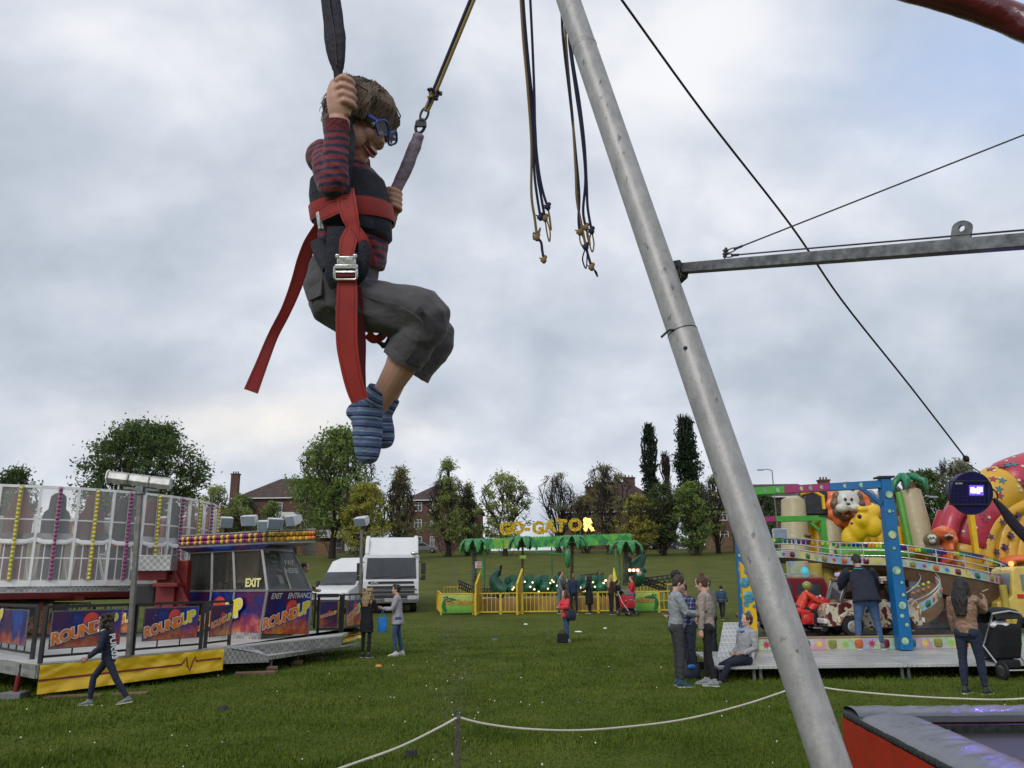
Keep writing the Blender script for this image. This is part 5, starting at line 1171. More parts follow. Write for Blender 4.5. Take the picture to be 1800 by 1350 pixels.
# ---------------------------------------------------------------- the spinning cage ride
ZP = .53
def checkk(ctx, col):
 N, L = ctx['N'], ctx['L']
 c = N.new('ShaderNodeTexChecker'); c.inputs['Scale'].default_value = 14; L.new(ctx['tc'].outputs['Object'], c.inputs[0])
 c.inputs['Color1'].default_value = (.44, .44, .42, 1); c.inputs['Color2'].default_value = (.27, .27, .26, 1); ctx['base'] = c.outputs[0]
CHK = M('checker_plate', (1, 1, 1), .42, .5, var=.2, vs=3, bump=.6, bs=70, kind=checkk)
DECK = M('deck_plate', (.56, .56, .54), .45, .25, var=.15, vs=2.5, bump=.5, bs=60)
RAIL = M('rail_black', (.018, .016, .016), .5, bump=.2)
REDP = M('ride_red', (.17, .008, .008), .45, var=.25, vs=3)
CAGE = M('cage_white', (.74, .74, .72), .45, var=.12, vs=4)
def nebk(ctx, col):
 N, L = ctx['N'], ctx['L']
 def nz(s, d=4, r=.6, o=0):
  mp = N.new('ShaderNodeMapping'); mp.inputs['Location'].default_value = (o, o, o); L.new(ctx['tc'].outputs['Object'], mp.inputs[0])
  q = N.new('ShaderNodeTexNoise'); q.inputs['Scale'].default_value = s; q.inputs['Detail'].default_value = d; q.inputs['Roughness'].default_value = r; L.new(mp.outputs[0], q.inputs[0]); return q.outputs['Fac']
 sp = N.new('ShaderNodeSeparateXYZ'); L.new(ctx['tc'].outputs['Object'], sp.inputs[0])
 a = ramp(ctx, nz(.9, 5, .6, 4), ((.36, (.10, .008, .06)), (.46, (.06, .010, .07)), (.53, (.010, .010, .12)), (.62, (.012, .05, .30))), 'LINEAR')
 o_ = ramp(ctx, nz(2.2, 6, .65), ((.4, (.28, .02, .03)), (.52, (.60, .12, .03)), (.64, (.80, .38, .05))), 'LINEAR')
 f = mth(ctx, 'ADD', mth(ctx, 'MULTIPLY', sp.outputs[2], -1.5), mth(ctx, 'ADD', mth(ctx, 'MULTIPLY', nz(1.6, 5, .6, 2), 2.2), -.42))
 mr = N.new('ShaderNodeMapRange'); L.new(f, mr.inputs[0]); mr.inputs[1].default_value = .0; mr.inputs[2].default_value = .55
 mx = N.new('ShaderNodeMix'); mx.data_type = 'RGBA'; L.new(mr.outputs[0], mx.inputs[0]); L.new(a, mx.inputs[6]); L.new(o_, mx.inputs[7])
 st = ramp(ctx, nz(30, 2, .5, 1), ((.72, (0, 0, 0)), (.76, (1, 1, 1))), 'LINEAR'); m2 = N.new('ShaderNodeMix'); m2.data_type = 'RGBA'; L.new(st, m2.inputs[0]); L.new(mx.outputs[2], m2.inputs[6]); m2.inputs[7].default_value = (.5, .5, .7, 1)
 ctx['base'] = m2.outputs[2]
NEB = M('printed_nebula', (1, 1, 1), .35, var=.08, bump=0, kind=nebk)
T_W = M('letter_white', (.72, .72, .70), .45, bump=0); T_B = M('letter_blue', (.02, .02, .16), .45, bump=0); T_O = M('letter_orange', (.75, .20, .02), .45, bump=0, var=.3, vs=6); T_Y = M('letter_yellow', (.72, .58, .03), .45, bump=0, var=.15, vs=6); T_R = M('planet_red', (.62, .05, .03), .5, bump=0, var=.3, vs=5)
def logo(parent, c, u, v, w, lift=.006):
 """orange ROUND and yellow UP rising to the right over a red planet, width w"""
 u = V(u).normalized(); v = V(v); v = (v - u * v.dot(u)).normalized(); n = u.cross(v); ang = R(13); a = (u * math.cos(ang) + v * math.sin(ang)); bb = (v * math.cos(ang) - u * math.sin(ang))
 s = w * .235; c = V(c)
 b = MB(); pc = c + u * w * .06 + v * w * .10; b.rings([[pc + n * (lift + z) + u * w * .14 * math.cos(t) + v * w * .15 * math.sin(t) for t in [6.2832 * i / 24 for i in range(24)]] for z in (0, .002)])
 b.build('planet', T_R, parent)
 o1 = c - a * w * .185 - v * w * .02; o2 = c + a * w * .345 + v * w * .0
 for off, m_, lf in ((.038, T_B, .004), (.025, T_W, .007), (.013, None, .010)):
  text('ROUND', s, o1, a, bb, m_ or T_O, 'lettering', parent, .003, off * w / 1.2, lift=lift + lf, shear=.15, space=.93)
  text('UP', s * 1.18, o2, a, bb, m_ or T_Y, 'lettering', parent, .003, off * w / 1.2, lift=lift + lf, shear=.15, space=.9)
def sign(parent, c, u, w, h, wlogo=.86, fr=True):
 u = V(u).normalized(); v = V((0, 0, 1)); v = (v - u * v.dot(u)).normalized(); n = u.cross(v); c = V(c)
 b = MB(); b.box(c, (w, .012, h), u, v); s = b.build('sign', NEB, parent, loc=c)
 if fr:
  b = MB()
  for k in (-1, 1): b.bar(c + v * h / 2 * k - u * w / 2, c + v * h / 2 * k + u * w / 2, .018); b.bar(c + u * w / 2 * k - v * h / 2, c + u * w / 2 * k + v * h / 2, .018)
  b.build('frame', galv, s)
 logo(s, c, u, v, min(w * wlogo, h * 2.3), .008); return s
def rail(label, a, b_, h, sgn=None, posts=3, bars=2, z=ZP, grp='black railings with printed signs round the ride deck'):
 a = V(a); b_ = V(b_); th = thing('railing', label, 'railing', a, group=grp); up = V((0, 0, 1)); u = (b_ - a).normalized()
 m = MB(); m.bar(a + up * h, b_ + up * h, .045); m.bar(a + up * .09, b_ + up * .09, .035); m.build('rail', RAIL, th, split=True)
 for i in (0, 1): m = MB(); p = (a, b_)[i]; m.bar(p, p + up * (h + .01), .055); m.build('post', RAIL, th)
 m = MB(); n = max(1, int((b_ - a).length / .45))
 for i in range(1, n): p = a.lerp(b_, i / n); m.bar(p + up * .09, p + up * h, .018)
 if n > 1: m.build('bars', RAIL, th)
 if sgn:
  n_ = u.cross(up); f0, f1, z0, z1 = sgn; L_ = (b_ - a).length; c = a.lerp(b_, (f0 + f1) / 2) + up * (z0 + z1) / 2 + n_ * .035; sign(th, c, u, L_ * (f1 - f0), z1 - z0)
 return th
def deck():
 A = onz(66, 1166, ZP); B = onz(393, 1137, ZP); Cl = onz(-260, 1118, ZP); U1 = onz(433, 1134, ZP); U2 = onz(600, 1117, ZP)
 th = thing('ride_platform', 'silver deck of the spinning ride with stepped entrance and checker plate edges', 'platform', (A.x, A.y, 0))
 far = [onz(628, 1102, ZP), V((-3.9, 21, ZP)), V((-16, 22, ZP))]
 poly = [Cl, A, B, U1, U2] + far
 b = MB(); b.prism([(p.x, p.y) for p in poly], (0, 0, ZP - .05), (1, 0, 0), (0, 1, 0), .05); b.build('deck', DECK, th)
 b = MB()
 for p, q in ((Cl, A), (A, B), (U1, U2)):
  d = (q - p).normalized(); n = d.cross(V((0, 0, 1))); b.bar(p - V((0, 0, .12)) + n * .012, q - V((0, 0, .12)) + n * .012, .02, .2, side=n)
 b.build('edge_plate', CHK, th)
 # lower tread
 d = (U2 - U1).normalized(); n = d.cross(V((0, 0, 1))).normalized(); T1 = onz(473, 1153, .30); T2 = onz(633, 1129, .30)
 b = MB(); w = .62
 b.prism([(p.x, p.y) for p in (T1, T2, U2 - n * .02, U1 - n * .02)], (0, 0, .27), (1, 0, 0), (0, 1, 0), .04); b.build('step', DECK, th)
 b = MB(); d2 = (T2 - T1).normalized(); n2 = d2.cross(V((0, 0, 1))); b.bar(T1 + n2 * .012 - V((0, 0, .035)), T2 + n2 * .012 - V((0, 0, .035)), .02, .075, side=n2); b.build('step_nosing', CHK, th)
 b = MB(); q = [B, U1, T1, onz(400, 1158, .24)]
 b.add([B + V((0, 0, -.02)), T1 + V((0, 0, .0)), T1 - V((0, 0, .12)), V((B.x, B.y, .22))], [(3, 2, 1, 0)]); b.add([B + V((0, 0, -.004)), U1 + V((0, 0, -.004)), T1 + V((0, 0, .02))], [(0, 2, 1)]); b.build('corner_plate', CHK, th)
 for px, py in ((476, 1180), (523, 1168), (562, 1150), (600, 1143)):
  g = ong(px, py); m = MB(); m.bar(g + V((0, 0, .03)), g + V((0, 0, .27)), .035); m.bar(g + V((0, 0, .2)), g + V((-.13, .05, .28)), .025); m.build('leg', galv, th)
 # dark void beneath is simply shaded ground; a few bearers
 b = MB(); b.bar(V((A.x - .3, A.y + 1.2, .3)), V((B.x - .5, B.y + 1.4, .3)), .12, .25); b.bar(V((Cl.x, Cl.y + .8, .3)), V((A.x, A.y + .8, .3)), .12, .3); b.bar(V((A.x + .2, A.y + 1.5, .28)), V((B.x - .2, B.y + 2.5, .28)), .12, .3); b.build('bearers', black, th)
 # yellow banner
 nx, nz_ = 90, 14; G = []; d = (B - A); dn = d.normalized(); n = dn.cross(V((0, 0, 1)))
 def ban(a, b_, hb0, hb1, label, ecg):
  G = []; Dd = b_ - a; L_ = Dd.length; dd = Dd.normalized(); nn = dd.cross(V((0, 0, 1)))
  for i in range(nx + 1):
   for j in range(nz_ + 1):
    s = i / nx; t = j / nz_; h = hb0 + (hb1 - hb0) * s; q = a + Dd * s - V((0, 0, .03 + h * t))
    f = .05 * noise.noise(V((s * L_ * 1.6, t * 1.5, 1))) * t + .055 * abs(noise.noise(V((s * L_ * 2.3 + t * 1.4, t * 1.8, 5)))) + .012 * abs(noise.noise(V((s * 14 - t * 3, t * 3, 2))))
    G.append(q + nn * (.035 + f))
  b = MB(); b.add(G, [(i * (nz_ + 1) + j, (i + 1) * (nz_ + 1) + j, (i + 1) * (nz_ + 1) + j + 1, i * (nz_ + 1) + j + 1) for i in range(nx) for j in range(nz_)], 0, True)
  def at_(s, t):
   x = min(nx, max(0, s * nx)); i = min(int(x), nx - 1); y = min(nz_, max(0, t * nz_)); j = min(int(y), nz_ - 1); fx = x - i; fy = y - j
   return (G[i * (nz_ + 1) + j] * (1 - fx) + G[(i + 1) * (nz_ + 1) + j] * fx) * (1 - fy) + (G[i * (nz_ + 1) + j + 1] * (1 - fx) + G[(i + 1) * (nz_ + 1) + j + 1] * fx) * fy + nn * .006
  o = b.build('banner', M('yellow_tarp', (.80, .50, .012), .38, var=.08, vs=2, bump=.12, bs=12, coat=.1)); tag(o, label, 'banner', 'yellow banners skirting the ride deck'); WM[o.name] = Matrix.Translation(o.location)
  line = [(x / 60, .50) for x in range(0, 61)]
  if ecg: line = [(x / 60, .53) for x in range(0, 45)] + [(.745, .42), (.758, .22), (.772, .62), (.786, .84), (.80, .5), (.812, .24), (.826, .46)] + [(x / 60, .44) for x in range(51, 60)]
  b = MB(); w_ = .016; P = [at_(*q) for q in line]; V_ = []
  for i, p in enumerate(P):
   dd_ = (P[min(i + 1, len(P) - 1)] - P[max(0, i - 1)]).normalized(); s_ = dd_.cross(nn).normalized(); V_ += [p + s_ * w_, p - s_ * w_]
  b.add(V_, [(2 * i, 2 * i + 1, 2 * i + 3, 2 * i + 2) for i in range(len(P) - 1)]); b.build('red_line', M('tarp_red', (.26, .02, .03), .5), o)
 ban(A + dn * .02, B - dn * .02, .42, .38, 'long yellow vinyl banner with red heartbeat line behind the running girl', True)
 e1 = onz(601, 1112, ZP); e2 = onz(631, 1106, ZP); b = MB(); ban(e1, e2, .20, .17, 'short yellow banner end panel beside the blonde woman', False)
 # rails
 h = .83
 rail('railing on the left ramp with a cropped printed sign at the photo edge', onz(-78, 1135, ZP), onz(56, 1159, ZP), h, (.10, .93, .20, .76))
 M1 = onz(224, 1152.5, ZP)
 rail('front railing with printed sign directly behind the running girl', A + V((.02, .03, 0)), M1, h, (.06, .86, .20, .76))
 M2 = onz(352, 1141, ZP); rail('front railing with printed sign right of the floodlight mast', M1 + (M2 - M1) * .06, M2, h, (.10, .90, .22, .76))
 rail('short front railing with narrow printed sign before the booth windows', onz(360, 1139.5, ZP), onz(402, 1134, ZP), h, (.08, .98, .20, .76))
 r1 = onz(558, 1113, ZP); r2 = onz(597, 1111.5, ZP); rail('railing with small printed sign right of the pay booth entrance', r1, r2, .88, (.05, .85, .12, .74))
 rail('last railing with printed sign half hidden by the blonde woman', r2 + (r2 - r1) * .12, onz(634, 1105, ZP), .88, (.10, .90, .12, .74))
 rail('back railing behind the entrance deck beside the white van', onz(541, 1100, ZP), onz(552, 1105, ZP), .9)
 rail('rear railing with faded printed sign seen through the front railing', onz(10, 1112, ZP), onz(150, 1124, ZP), .78, (.1, .8, .05, .75))
 rail('rear railing with sign behind the floodlight mast', onz(160, 1119, ZP), onz(345, 1120, ZP), .72, (.05, .45, .1, .62))
 yl = M('yellow_post', (.65, .50, .03), .4)
 for px in (594, 600): p = onz(px, 1110, ZP); b = MB(); b.box(p + V((0, 0, .45)), (.06, .02, .55)); tag(b.build('gate_bar', yl), 'yellow padded gate bar, %s of the two between the small signs' % ('left' if px == 594 else 'right'), 'gate bar')
 # jack, blocks, packing boards
 g = ong(26, 1228); j = thing('levelling_jack', 'red screw jack on grey block under the left end of the deck', 'jack', g)
 b = MB(); b.tube([g + V((0, 0, .1)), g + V((.02, 0, .33))], .04, 12); b.build('jack_body', REDP, j); b = MB(); b.tube([g + V((.02, 0, .33)), g + V((.02, 0, .5))], .015, 8); b.build('screw', dsteel, j)
 b = MB(); b.box(g + V((0, 0, .05)), (.32, .3, .1)); b.build('block', M('concrete', (.16, .16, .165), .9, bump=.5), j, bevel=.01)
 wd = M('packing_wood', (.13, .085, .05), .9, var=.4, vs=8, bump=.6)
 for px, py, w_, n_, lab in ((448, 1188, .75, 2, 'flat stack of dark boards under the ride corner'), (478, 1182, .22, 3, 'packing block under the first step leg'), (522, 1170, .22, 3, 'pale packing blocks under the second step leg'), (556, 1160, .3, 2, 'packing board under the third step leg'), (230, 1222, .5, 1, 'timber board under the yellow banner'), (130, 1226, .8, 1, 'long board on grass below the yellow banner')):
  g = ong(px, py); b = MB()
  for k in range(n_): b.box(g + V((random.uniform(-.01, .01), random.uniform(-.02, .02), .02 + k * .036)), (w_ * (1 - .05 * k), .25, .034), (1, random.uniform(.2, .4), 0))
  tag(b.build('packing_boards', wd, bevel=.004), lab, 'boards', 'timber packing under the deck')
deck()
def cage():
 cx, cy, Rr, z0, z1 = -13.3, 22.4, 4.75, 1.72, 3.92
 th = thing('cage_ride', 'white mesh cage drum of the spinning ride with red and navy backboards', 'fairground ride', (cx, cy, 0))
 NB = 38; st = 6.28318 / NB
 def P(a, r, z): return V((math.cos(a) * r, math.sin(a) * r, z))
 def meshk():
  m = bpy.data.materials.new('cage_mesh'); m.use_nodes = True; N = m.node_tree.nodes; L = m.node_tree.links; p = N['Principled BSDF']; p.inputs['Base Color'].default_value = (.5, .5, .48, 1)
  tc = N.new('ShaderNodeTexCoord'); b = N.new('ShaderNodeTexBrick'); b.offset = .5; b.inputs['Scale'].default_value = 16; b.inputs['Mortar Size'].default_value = .036; b.inputs['Mortar Smooth'].default_value = 0
  mp = N.new('ShaderNodeMapping'); mp.inputs['Rotation'].default_value = (R(90), 0, 0); L.new(tc.outputs['Object'], mp.inputs[0]); L.new(mp.outputs[0], b.inputs[0]); b.inputs['Color1'].default_value = (0, 0, 0, 1); b.inputs['Color2'].default_value = (0, 0, 0, 1); b.inputs['Mortar'].default_value = (1, 1, 1, 1); L.new(b.outputs['Color'], p.inputs['Alpha']); return m
 MESH = meshk(); navy = M('board_navy', (.018, .022, .035), .6, bump=.1); crim = M('board_red', (.20, .018, .022), .6, bump=.1); grey = M('strip_back', (.4, .4, .38), .5)
 yb = M('ball_yellow', (.62, .52, .02), .25, bump=0, coat=.3); pb = M('ball_purple', (.26, .008, .15), .25, bump=0, coat=.3)
 a0, a1 = -st / 2, st / 2; half = Rr * math.sin(st / 2); rc = Rr * math.cos(st / 2)
 # one bay, facing +X at angle 0
 b = MB(); F = lambda y, z, o=0: V((rc + o, y, z))
 for y in (-half, half): b.bar(F(y, z0 - .02), F(y, z1), .07, .05)
 b.bar(F(-half, z1), F(half, z1), .06); b.bar(F(-half, z0 + .04), F(half, z0 + .04), .06, .13, side=(1, 0, 0)); b.bar(F(-half, z0 + 1.46), F(half, z0 + 1.46), .03); b.bar(F(-half, z0 + .60), F(half, z0 + .60), .03)
 for y in (-half * .45, half * .45): b.bar(F(y, z0), F(y, z0 + .95), .022)
 b.tube([F(-half, z0 + 1.02), F(-half * .6, z0 + .96, .06), F(half * .6, z0 + .96, .06), F(half, z0 + 1.02)], [(.02, .055)] * 4, 6, side=(1, 0, 0)); b.box(F(0, z0 + 1.09, -.05), (.12, half * 2, .13), (1, 0, 0))
 for s in (-1, 1): b.bar(F(s * half * .9, z0 + .1, -.05), F(s * half * .5, z0 + .95, -.3), .03)
 fm = b.mesh('bay_frame')
 b = MB(); b.quad(F(-half, z0 + .08, .01), F(half, z0 + .08, .01), F(half, z1, .01), F(-half, z1, .01)); mm = b.mesh('mesh_screen')
 # rotate mesh sheet local: x->const, use y,z ; mapping expects x,z so bake into own axes
 prof = [(-.29, 0), (.29, 0), (.29, .42), (.26, .56), (.18, .64), (.17, .80), (.16, .93), (.09, 1.0), (0, 1.03), (-.09, 1.0), (-.16, .93), (-.17, .80), (-.18, .64), (-.26, .56), (-.29, .42)]
 b = MB(); b.prism(prof, (rc - .22, 0, z0 + 1.08), (0, 1, 0), (0, 0, 1), .06); b.box((rc - .2, 0, z0 + .52), (.06, .5, .75)); bdm = b.mesh('backboard')
 def strip(n=22):
  b = MB()
  for i in range(n): b.ball((rc + .09, 0, z1 + .0 - .05 - i * (z1 - z0 - .2) / (n - 1)), .042, 7, 5)
  return b.mesh('bulbs')
 sm_ = strip(); b = MB(); b.bar((rc + .045, 0, z0 + .1), (rc + .045, 0, z1 + .02), .02, .09, side=(1, 0, 0)); bm_ = b.mesh('bulb_strip')
 def inst(me, name, mat, rot):
  key = me.name + mat.name
  if key not in _ic: c = me.copy(); c.materials.append(mat); _ic[key] = c
  o = bpy.data.objects.new(name, _ic[key]); C.objects.link(o); o.parent = th; o.rotation_euler = (0, 0, rot); return o
 _ic = {}
 for k in range(NB):
  a = k * st + st * .27
  inst(fm, 'bay_frame', CAGE, a)
  o = inst(mm, 'mesh_screen', MESH, a)
  inst(bdm, 'backboard', crim if k % 2 else navy, a)
  s = inst(bm_, 'bulb_strip', grey, a); s2 = inst(sm_, 'bulbs', yb if k % 2 else pb, 0); s2.parent = s
 # screens carry their own flat texture axes
 for key, me in _ic.items():
  if key.startswith('mesh_screen'):
   uv = me.uv_layers.new(name='u');
   for lp in me.loops: q = me.vertices[lp.vertex_index].co; uv.data[lp.index].uv = (q.y, q.z)
 N = MESH.node_tree.nodes; L = MESH.node_tree.links; mp = [n for n in N if n.type == 'MAPPING'][0]; mp.inputs['Rotation'].default_value = (0, 0, 0); tc = [n for n in N if n.type == 'TEX_COORD'][0]; L.new(tc.outputs['UV'], mp.inputs[0])
 # floor disc, hub, tilting arm
 b = MB(); n = 60; b.rings([[P(6.2832 * i / n, Rr - .02, z) for i in range(n)] for z in (z0 - .16, z0 - .02)]); b.build('turntable', CHK, th, local=True)
 b = MB(); b.rings([[P(6.2832 * i / n, r, z) for i in range(n)] for r, z in ((Rr - .35, z0 - .30), (Rr - .2, z0 - .16))]); b.build('rim_beam', REDP, th, local=True)
 b = MB()
 for k in range(8): a = k * .785; b.bar(P(a, .3, z0 - .28), P(a, Rr - .3, z0 - .24), .2, .24)
 b.tube([(0, 0, .5), (0, 0, z0 - .2)], .7, 20); b.build('arms', REDP, th, local=True)
 b = MB()
 for k in range(16): a = k * .3927; b.tube([P(a, 1.2, z0), P(a, 1.2, z0 + 1.7)], .03, 5); b.ball(P(a, 1.25, z0 + 1.5), .08, 6, 4); b.ball(P(a, 1.25, z0 + 1.1), .08, 6, 4)
 b.tube([(0, 0, z0), (0, 0, z0 + 1.1)], 1.1, 16); b.build('centre_drum', M('drum_cream', (.4, .33, .2), .5, var=.4, vs=3), th, local=True)
 # lifting gear between cage and booth
 lg = thing('lifting_gear', 'red steel lifting arm and grey counterweight between the cage and booth', 'machinery', V((-8.6, 19, ZP)))
 q = lambda px, py, Y: at(px, py, Y)
 b = MB(); b.box(q(272, 990, 18.2), (.85, .5, .34), (1, .1, 0)); b.build('counterweight', CHK, lg, bevel=.01)
 b = MB(); b.box(q(296, 1062, 18.6), (.42, .5, 1.3)); b.box(q(272, 1012, 18.4), (.7, .4, .2)); b.box(q(298, 1028, 18.3), (.55, .5, .08)); b.tube([q(318, 1000, 18.8), q(318, 1000, 18.5)], .15, 18); b.bar(q(325, 985, 18.6), q(318, 1075, 18.6), .25); b.bar(q(304, 1000, 18.4), q(330, 1060, 18.4), .08); b.build('arm', REDP, lg, bevel=.012)
 b = MB(); b.box(q(262, 1046, 19), (.5, .5, .5)); b.build('motor', black, lg, bevel=.05)
cage()
def flood(parent, c, u, w, up=V((0, 0, 1)), tilt=0, thname=None, label=None, d=.22, h=.16):
 """box floodlight: housing with front glass, u along its width"""
 u = V(u).normalized(); f = up.cross(u).normalized() * -1; ff = (f * math.cos(tilt) - up * math.sin(tilt)).normalized(); uu = ff.cross(u).normalized() * -1 if False else u.cross(ff).normalized()
 own = thname is not None
 if own: parent = thing(thname, label, 'floodlight', c, group='box floodlights on the booth roof')
 R0 = []
 for k, s in ((-d / 2, .55), (0, .9), (d / 2, 1)): R0.append([c + ff * k + u * w / 2 * s * a + uu * h / 2 * s * b_ for a, b_ in ((-1, -1), (1, -1), (1, 1), (-1, 1))])
 b = MB(); b.rings(R0); o = b.build('housing', M('flood_white', (.55, .56, .58), .4, .2, var=.15, vs=5), parent, smooth=False, bevel=.008)
 b = MB(); b.box(c + ff * (d / 2 + .004), (w * .9, .006, h * .86), u, uu); b.build('glass', M('flood_glass', (.22, .27, .33), .1, bump=0), o)
 if own:
  b = MB()
  for s in (-1, 1): b.bar(c + u * w * .35 * s - up * .02, c + u * w * .35 * s - up * (.26), .02)
  b.build('bracket', dsteel, parent)
def mast_light():
 base = onz(226, 1153, ZP); top = at(247, 862, base.y); th = thing('floodlight_mast', 'steel mast carrying three floodlights in a row above the railing', 'floodlight mast', base)
 b = MB(); b.bar(base, top, .078, .078, side=(1, 0, 0)); b.build('pole', M('mast_steel', (.17, .165, .155), .5, .5, var=.3, vs=8), th, bevel=.006)
 a, c = at(217, 858, base.y), at(280, 862, base.y); b = MB(); b.bar(a, c, .05); b.box(top, (.14, .13, .14)); b.build('cross_arm', galv, th, bevel=.005)
 L_, R_ = at(192, 838, base.y), at(302, 851, base.y); u = (R_ - L_); w = u.length / 3; u.normalize(); Z = V((0, 0, 1)); f = V((.25, -1, 0)).normalized()
 gm = M('flood_grey', (.36, .36, .35), .45, .4, var=.35, vs=7)
 for k in range(3):
  c0 = L_ + u * (w * (k + .5)); b = MB(); pr = [(-.075, -.04), (-.03, -.095), (.05, -.10), (.085, -.03), (.06, .07), (0, .10), (-.06, .07)]
  y = u.cross(Z).normalized(); b.rings([[c0 + u * s * w * .485 * 1 + y * p * e + Z * q * e for p, q in pr] for s, e in ((-1, 1), (-.9, 1.06), (.9, 1.06), (1, 1))]); h = b.build('floodlight', gm, th, smooth=False, bevel=.006)
  b = MB(); b.box(c0 - Z * .09 + y * .02, (.09, .05, .04)); b.bar(c0 - Z * .08, V((c0.x, c0.y, top.z + .02)) + u * 0, .022); b.build('clamp', WHITE, h)
 b = MB(); q = L_ - u * .01; b.rings([[q + u.cross(Z).normalized() * p * 1.25 + Z * z_ * 1.25 + u * e for p, z_ in ((-.075, -.04), (-.03, -.095), (.05, -.10), (.085, -.03), (.06, .07), (0, .10), (-.06, .07))] for e in (-.012, .01)]); b.build('end_plate', WHITE, th, smooth=False)
mast_light()
def booth():
 global BD0
 C0 = onz(456, 1124, ZP); D0 = onz(541, 1117, ZP); BD0 = D0; zs, zr = 1.55, 2.56
 E = at(322, 1113, 19.4); E.z = ZP; th = thing('pay_booth', 'glazed pay booth with rows of yellow and purple balls round its roof', 'booth', C0)
 S1 = at(470, 1039, C0.y - .10); S2 = at(548, 1036, D0.y - .10); S1.z = S2.z = zs; T1 = at(461, 962, C0.y + .05); T2 = at(514, 968, D0.y + .1); T1.z = T2.z = zr - .12
 ur = (D0 - C0).normalized(); ul = (C0 - E).normalized(); up = V((0, 0, 1)); nl = ul.cross(up)
 Es = V((E.x, E.y, zs)); Et = V((E.x, E.y, zr - .12))
 # lower panels (printed), left face and right face
 b = MB()
 def slab(a, b_, c, d, t=.03):
  n = (b_ - a).cross(d - a).normalized(); b.rings([[a, b_, c, d], [a - n * t, b_ - n * t, c - n * t, d - n * t]])
 slab(C0 + up * .12, D0 + up * .02, S2, S1); slab(E + up * .12, C0 + up * .12, S1, Es); pn = b.build('printed_panel', NEB, th, smooth=False, loc=C0)
 v1 = ((S1 + S2) / 2 - (C0 + D0) / 2).normalized(); uR = (S2 - S1).normalized(); cR = (C0 + D0 + S1 + S2) / 4
 logo(pn, cR + v1 * -.02 + uR * .02, uR, v1, (D0 - C0).length * .90, .012)
 nR = uR.cross(v1); tm = M('letter_silver', (.5, .5, .48), .5, bump=0)
 text('EXIT', .17, S1.lerp(S2, .20) - v1 * .13, uR, v1, tm, 'lettering', pn, .004, .003, lift=.016, shear=.2, space=.9); text('ENTRANCE', .17, S1.lerp(S2, .73) - v1 * .13, uR, v1, tm, 'lettering', pn, .004, .003, lift=.016, shear=.2, space=.85)
 cL = at(392, 1078, 17.4); fL = (cL - C0).dot(ul); cL = C0 + ul * -1.45 + up * (.46); uL = (S1 - Es).normalized(); vL = ((S1 + Es) / 2 - (C0 + E) / 2).normalized(); logo(pn, cL + nl * .03, uL, vL, 1.75, .03)
 b = MB(); b.rings([[E + up * 0 + nl * .02, C0 + nl * .02, C0 + nl * .02 + up * .13, E + nl * .02 + up * .13], [E, C0, C0 + up * .13, E + up * .13]]); b.build('kick_plate', CHK, th, smooth=False)
 # frames
 fm = M('booth_frame', (.26, .25, .24), .45, .5); b = MB()
 for f in (0, .33, .62, 1.0): a = Es.lerp(S1, f); c = Et.lerp(T1, f); b.bar(a, c, .05); b.bar(E.lerp(C0, f) + up * .02 + nl * .02, a + nl * .01, .04)
 b.bar(Es, S1, .05); b.bar(Et, T1, .06); b.bar(S1, S2, .05); b.bar(T1, T2, .05); b.bar(S2, T2, .045); b.bar(S1.lerp(S2, .52), T1.lerp(T2, .52), .03); b.bar(D0, S2, .04); b.bar(C0, S1, .05); b.build('frame', fm, th)
 gl = M('booth_glass', (.10, .11, .10), .05, bump=0, var=0, alpha=.30, spec=.25); gd = M('tinted_glass', (.10, .105, .10), .3, bump=0, var=.2, vs=2, alpha=.92, spec=.2)
 b = MB(); b.quad(Es, S1, T1, Et); b.build('window_glass', gl, th)
 b = MB(); b.quad(S1, S2, T2, T1); g = b.build('window_glass', gd, th)
 cream = M('letter_cream', (.42, .42, .36), .6, bump=0); vv = ((T1 + T2) - (S1 + S2)).normalized(); c2 = S1.lerp(S2, .76)
 text('PAY', .17, T1.lerp(T2, .74) - vv * .32, uR, vv, cream, 'lettering', g, .003, .004, lift=.01); text('HERE', .17, T1.lerp(T2, .74) - vv * .52, uR, vv, cream, 'lettering', g, .003, .004, lift=.01)
 for q in range(2):
  cc = T1.lerp(T2, .25 + .02 * q) - vv * (.24 + .34 * q); b = MB(); b.tube([cc + uR * .11 * math.cos(t) + vv * .09 * math.sin(t) + nR * .012 for t in [R(20 + 14 * k) for k in range(11)]], (.022, .003), 6, side=nR.cross(uR)); b.box(cc - vv * .06 + nR * .012, (.16, .004, .035), uR, vv)
  if q: b.box(cc - vv * .16 + uR * .03 + nR * .012, (.13, .004, .17), uR, vv)
  b.build('faded_print', M('faded_print', (.19, .185, .155), .7, bump=0), g)
 b = MB(); b.box(T1.lerp(T2, .12) - vv * .05 + nR * .01, (.14, .004, .06), uR, vv); b.build('sticker', M('sticker', (.4, .25, .26), .6, bump=0), g)
 b = MB(); a = T1.lerp(T2, .78) - vv * .66; b.bar(a + nR * .01, a + uR * .07 - vv * .09 + nR * .01, .018); b.bar(a + uR * .07 - vv * .09 + nR * .01, a + uR * .0 - vv * .08 + nR * .01, .015); b.bar(a + uR * .07 - vv * .09 + nR * .01, a + uR * .06 - vv * .03 + nR * .01, .015); b.build('arrow', cream, g)
 nn = uL.cross(up); text('EXIT', .25, Es.lerp(S1, .84) + up * .16, uL, up, M('letter_pale_yellow', (.72, .66, .30), .5, bump=0), 'lettering', th, .01, .010, lift=.03)
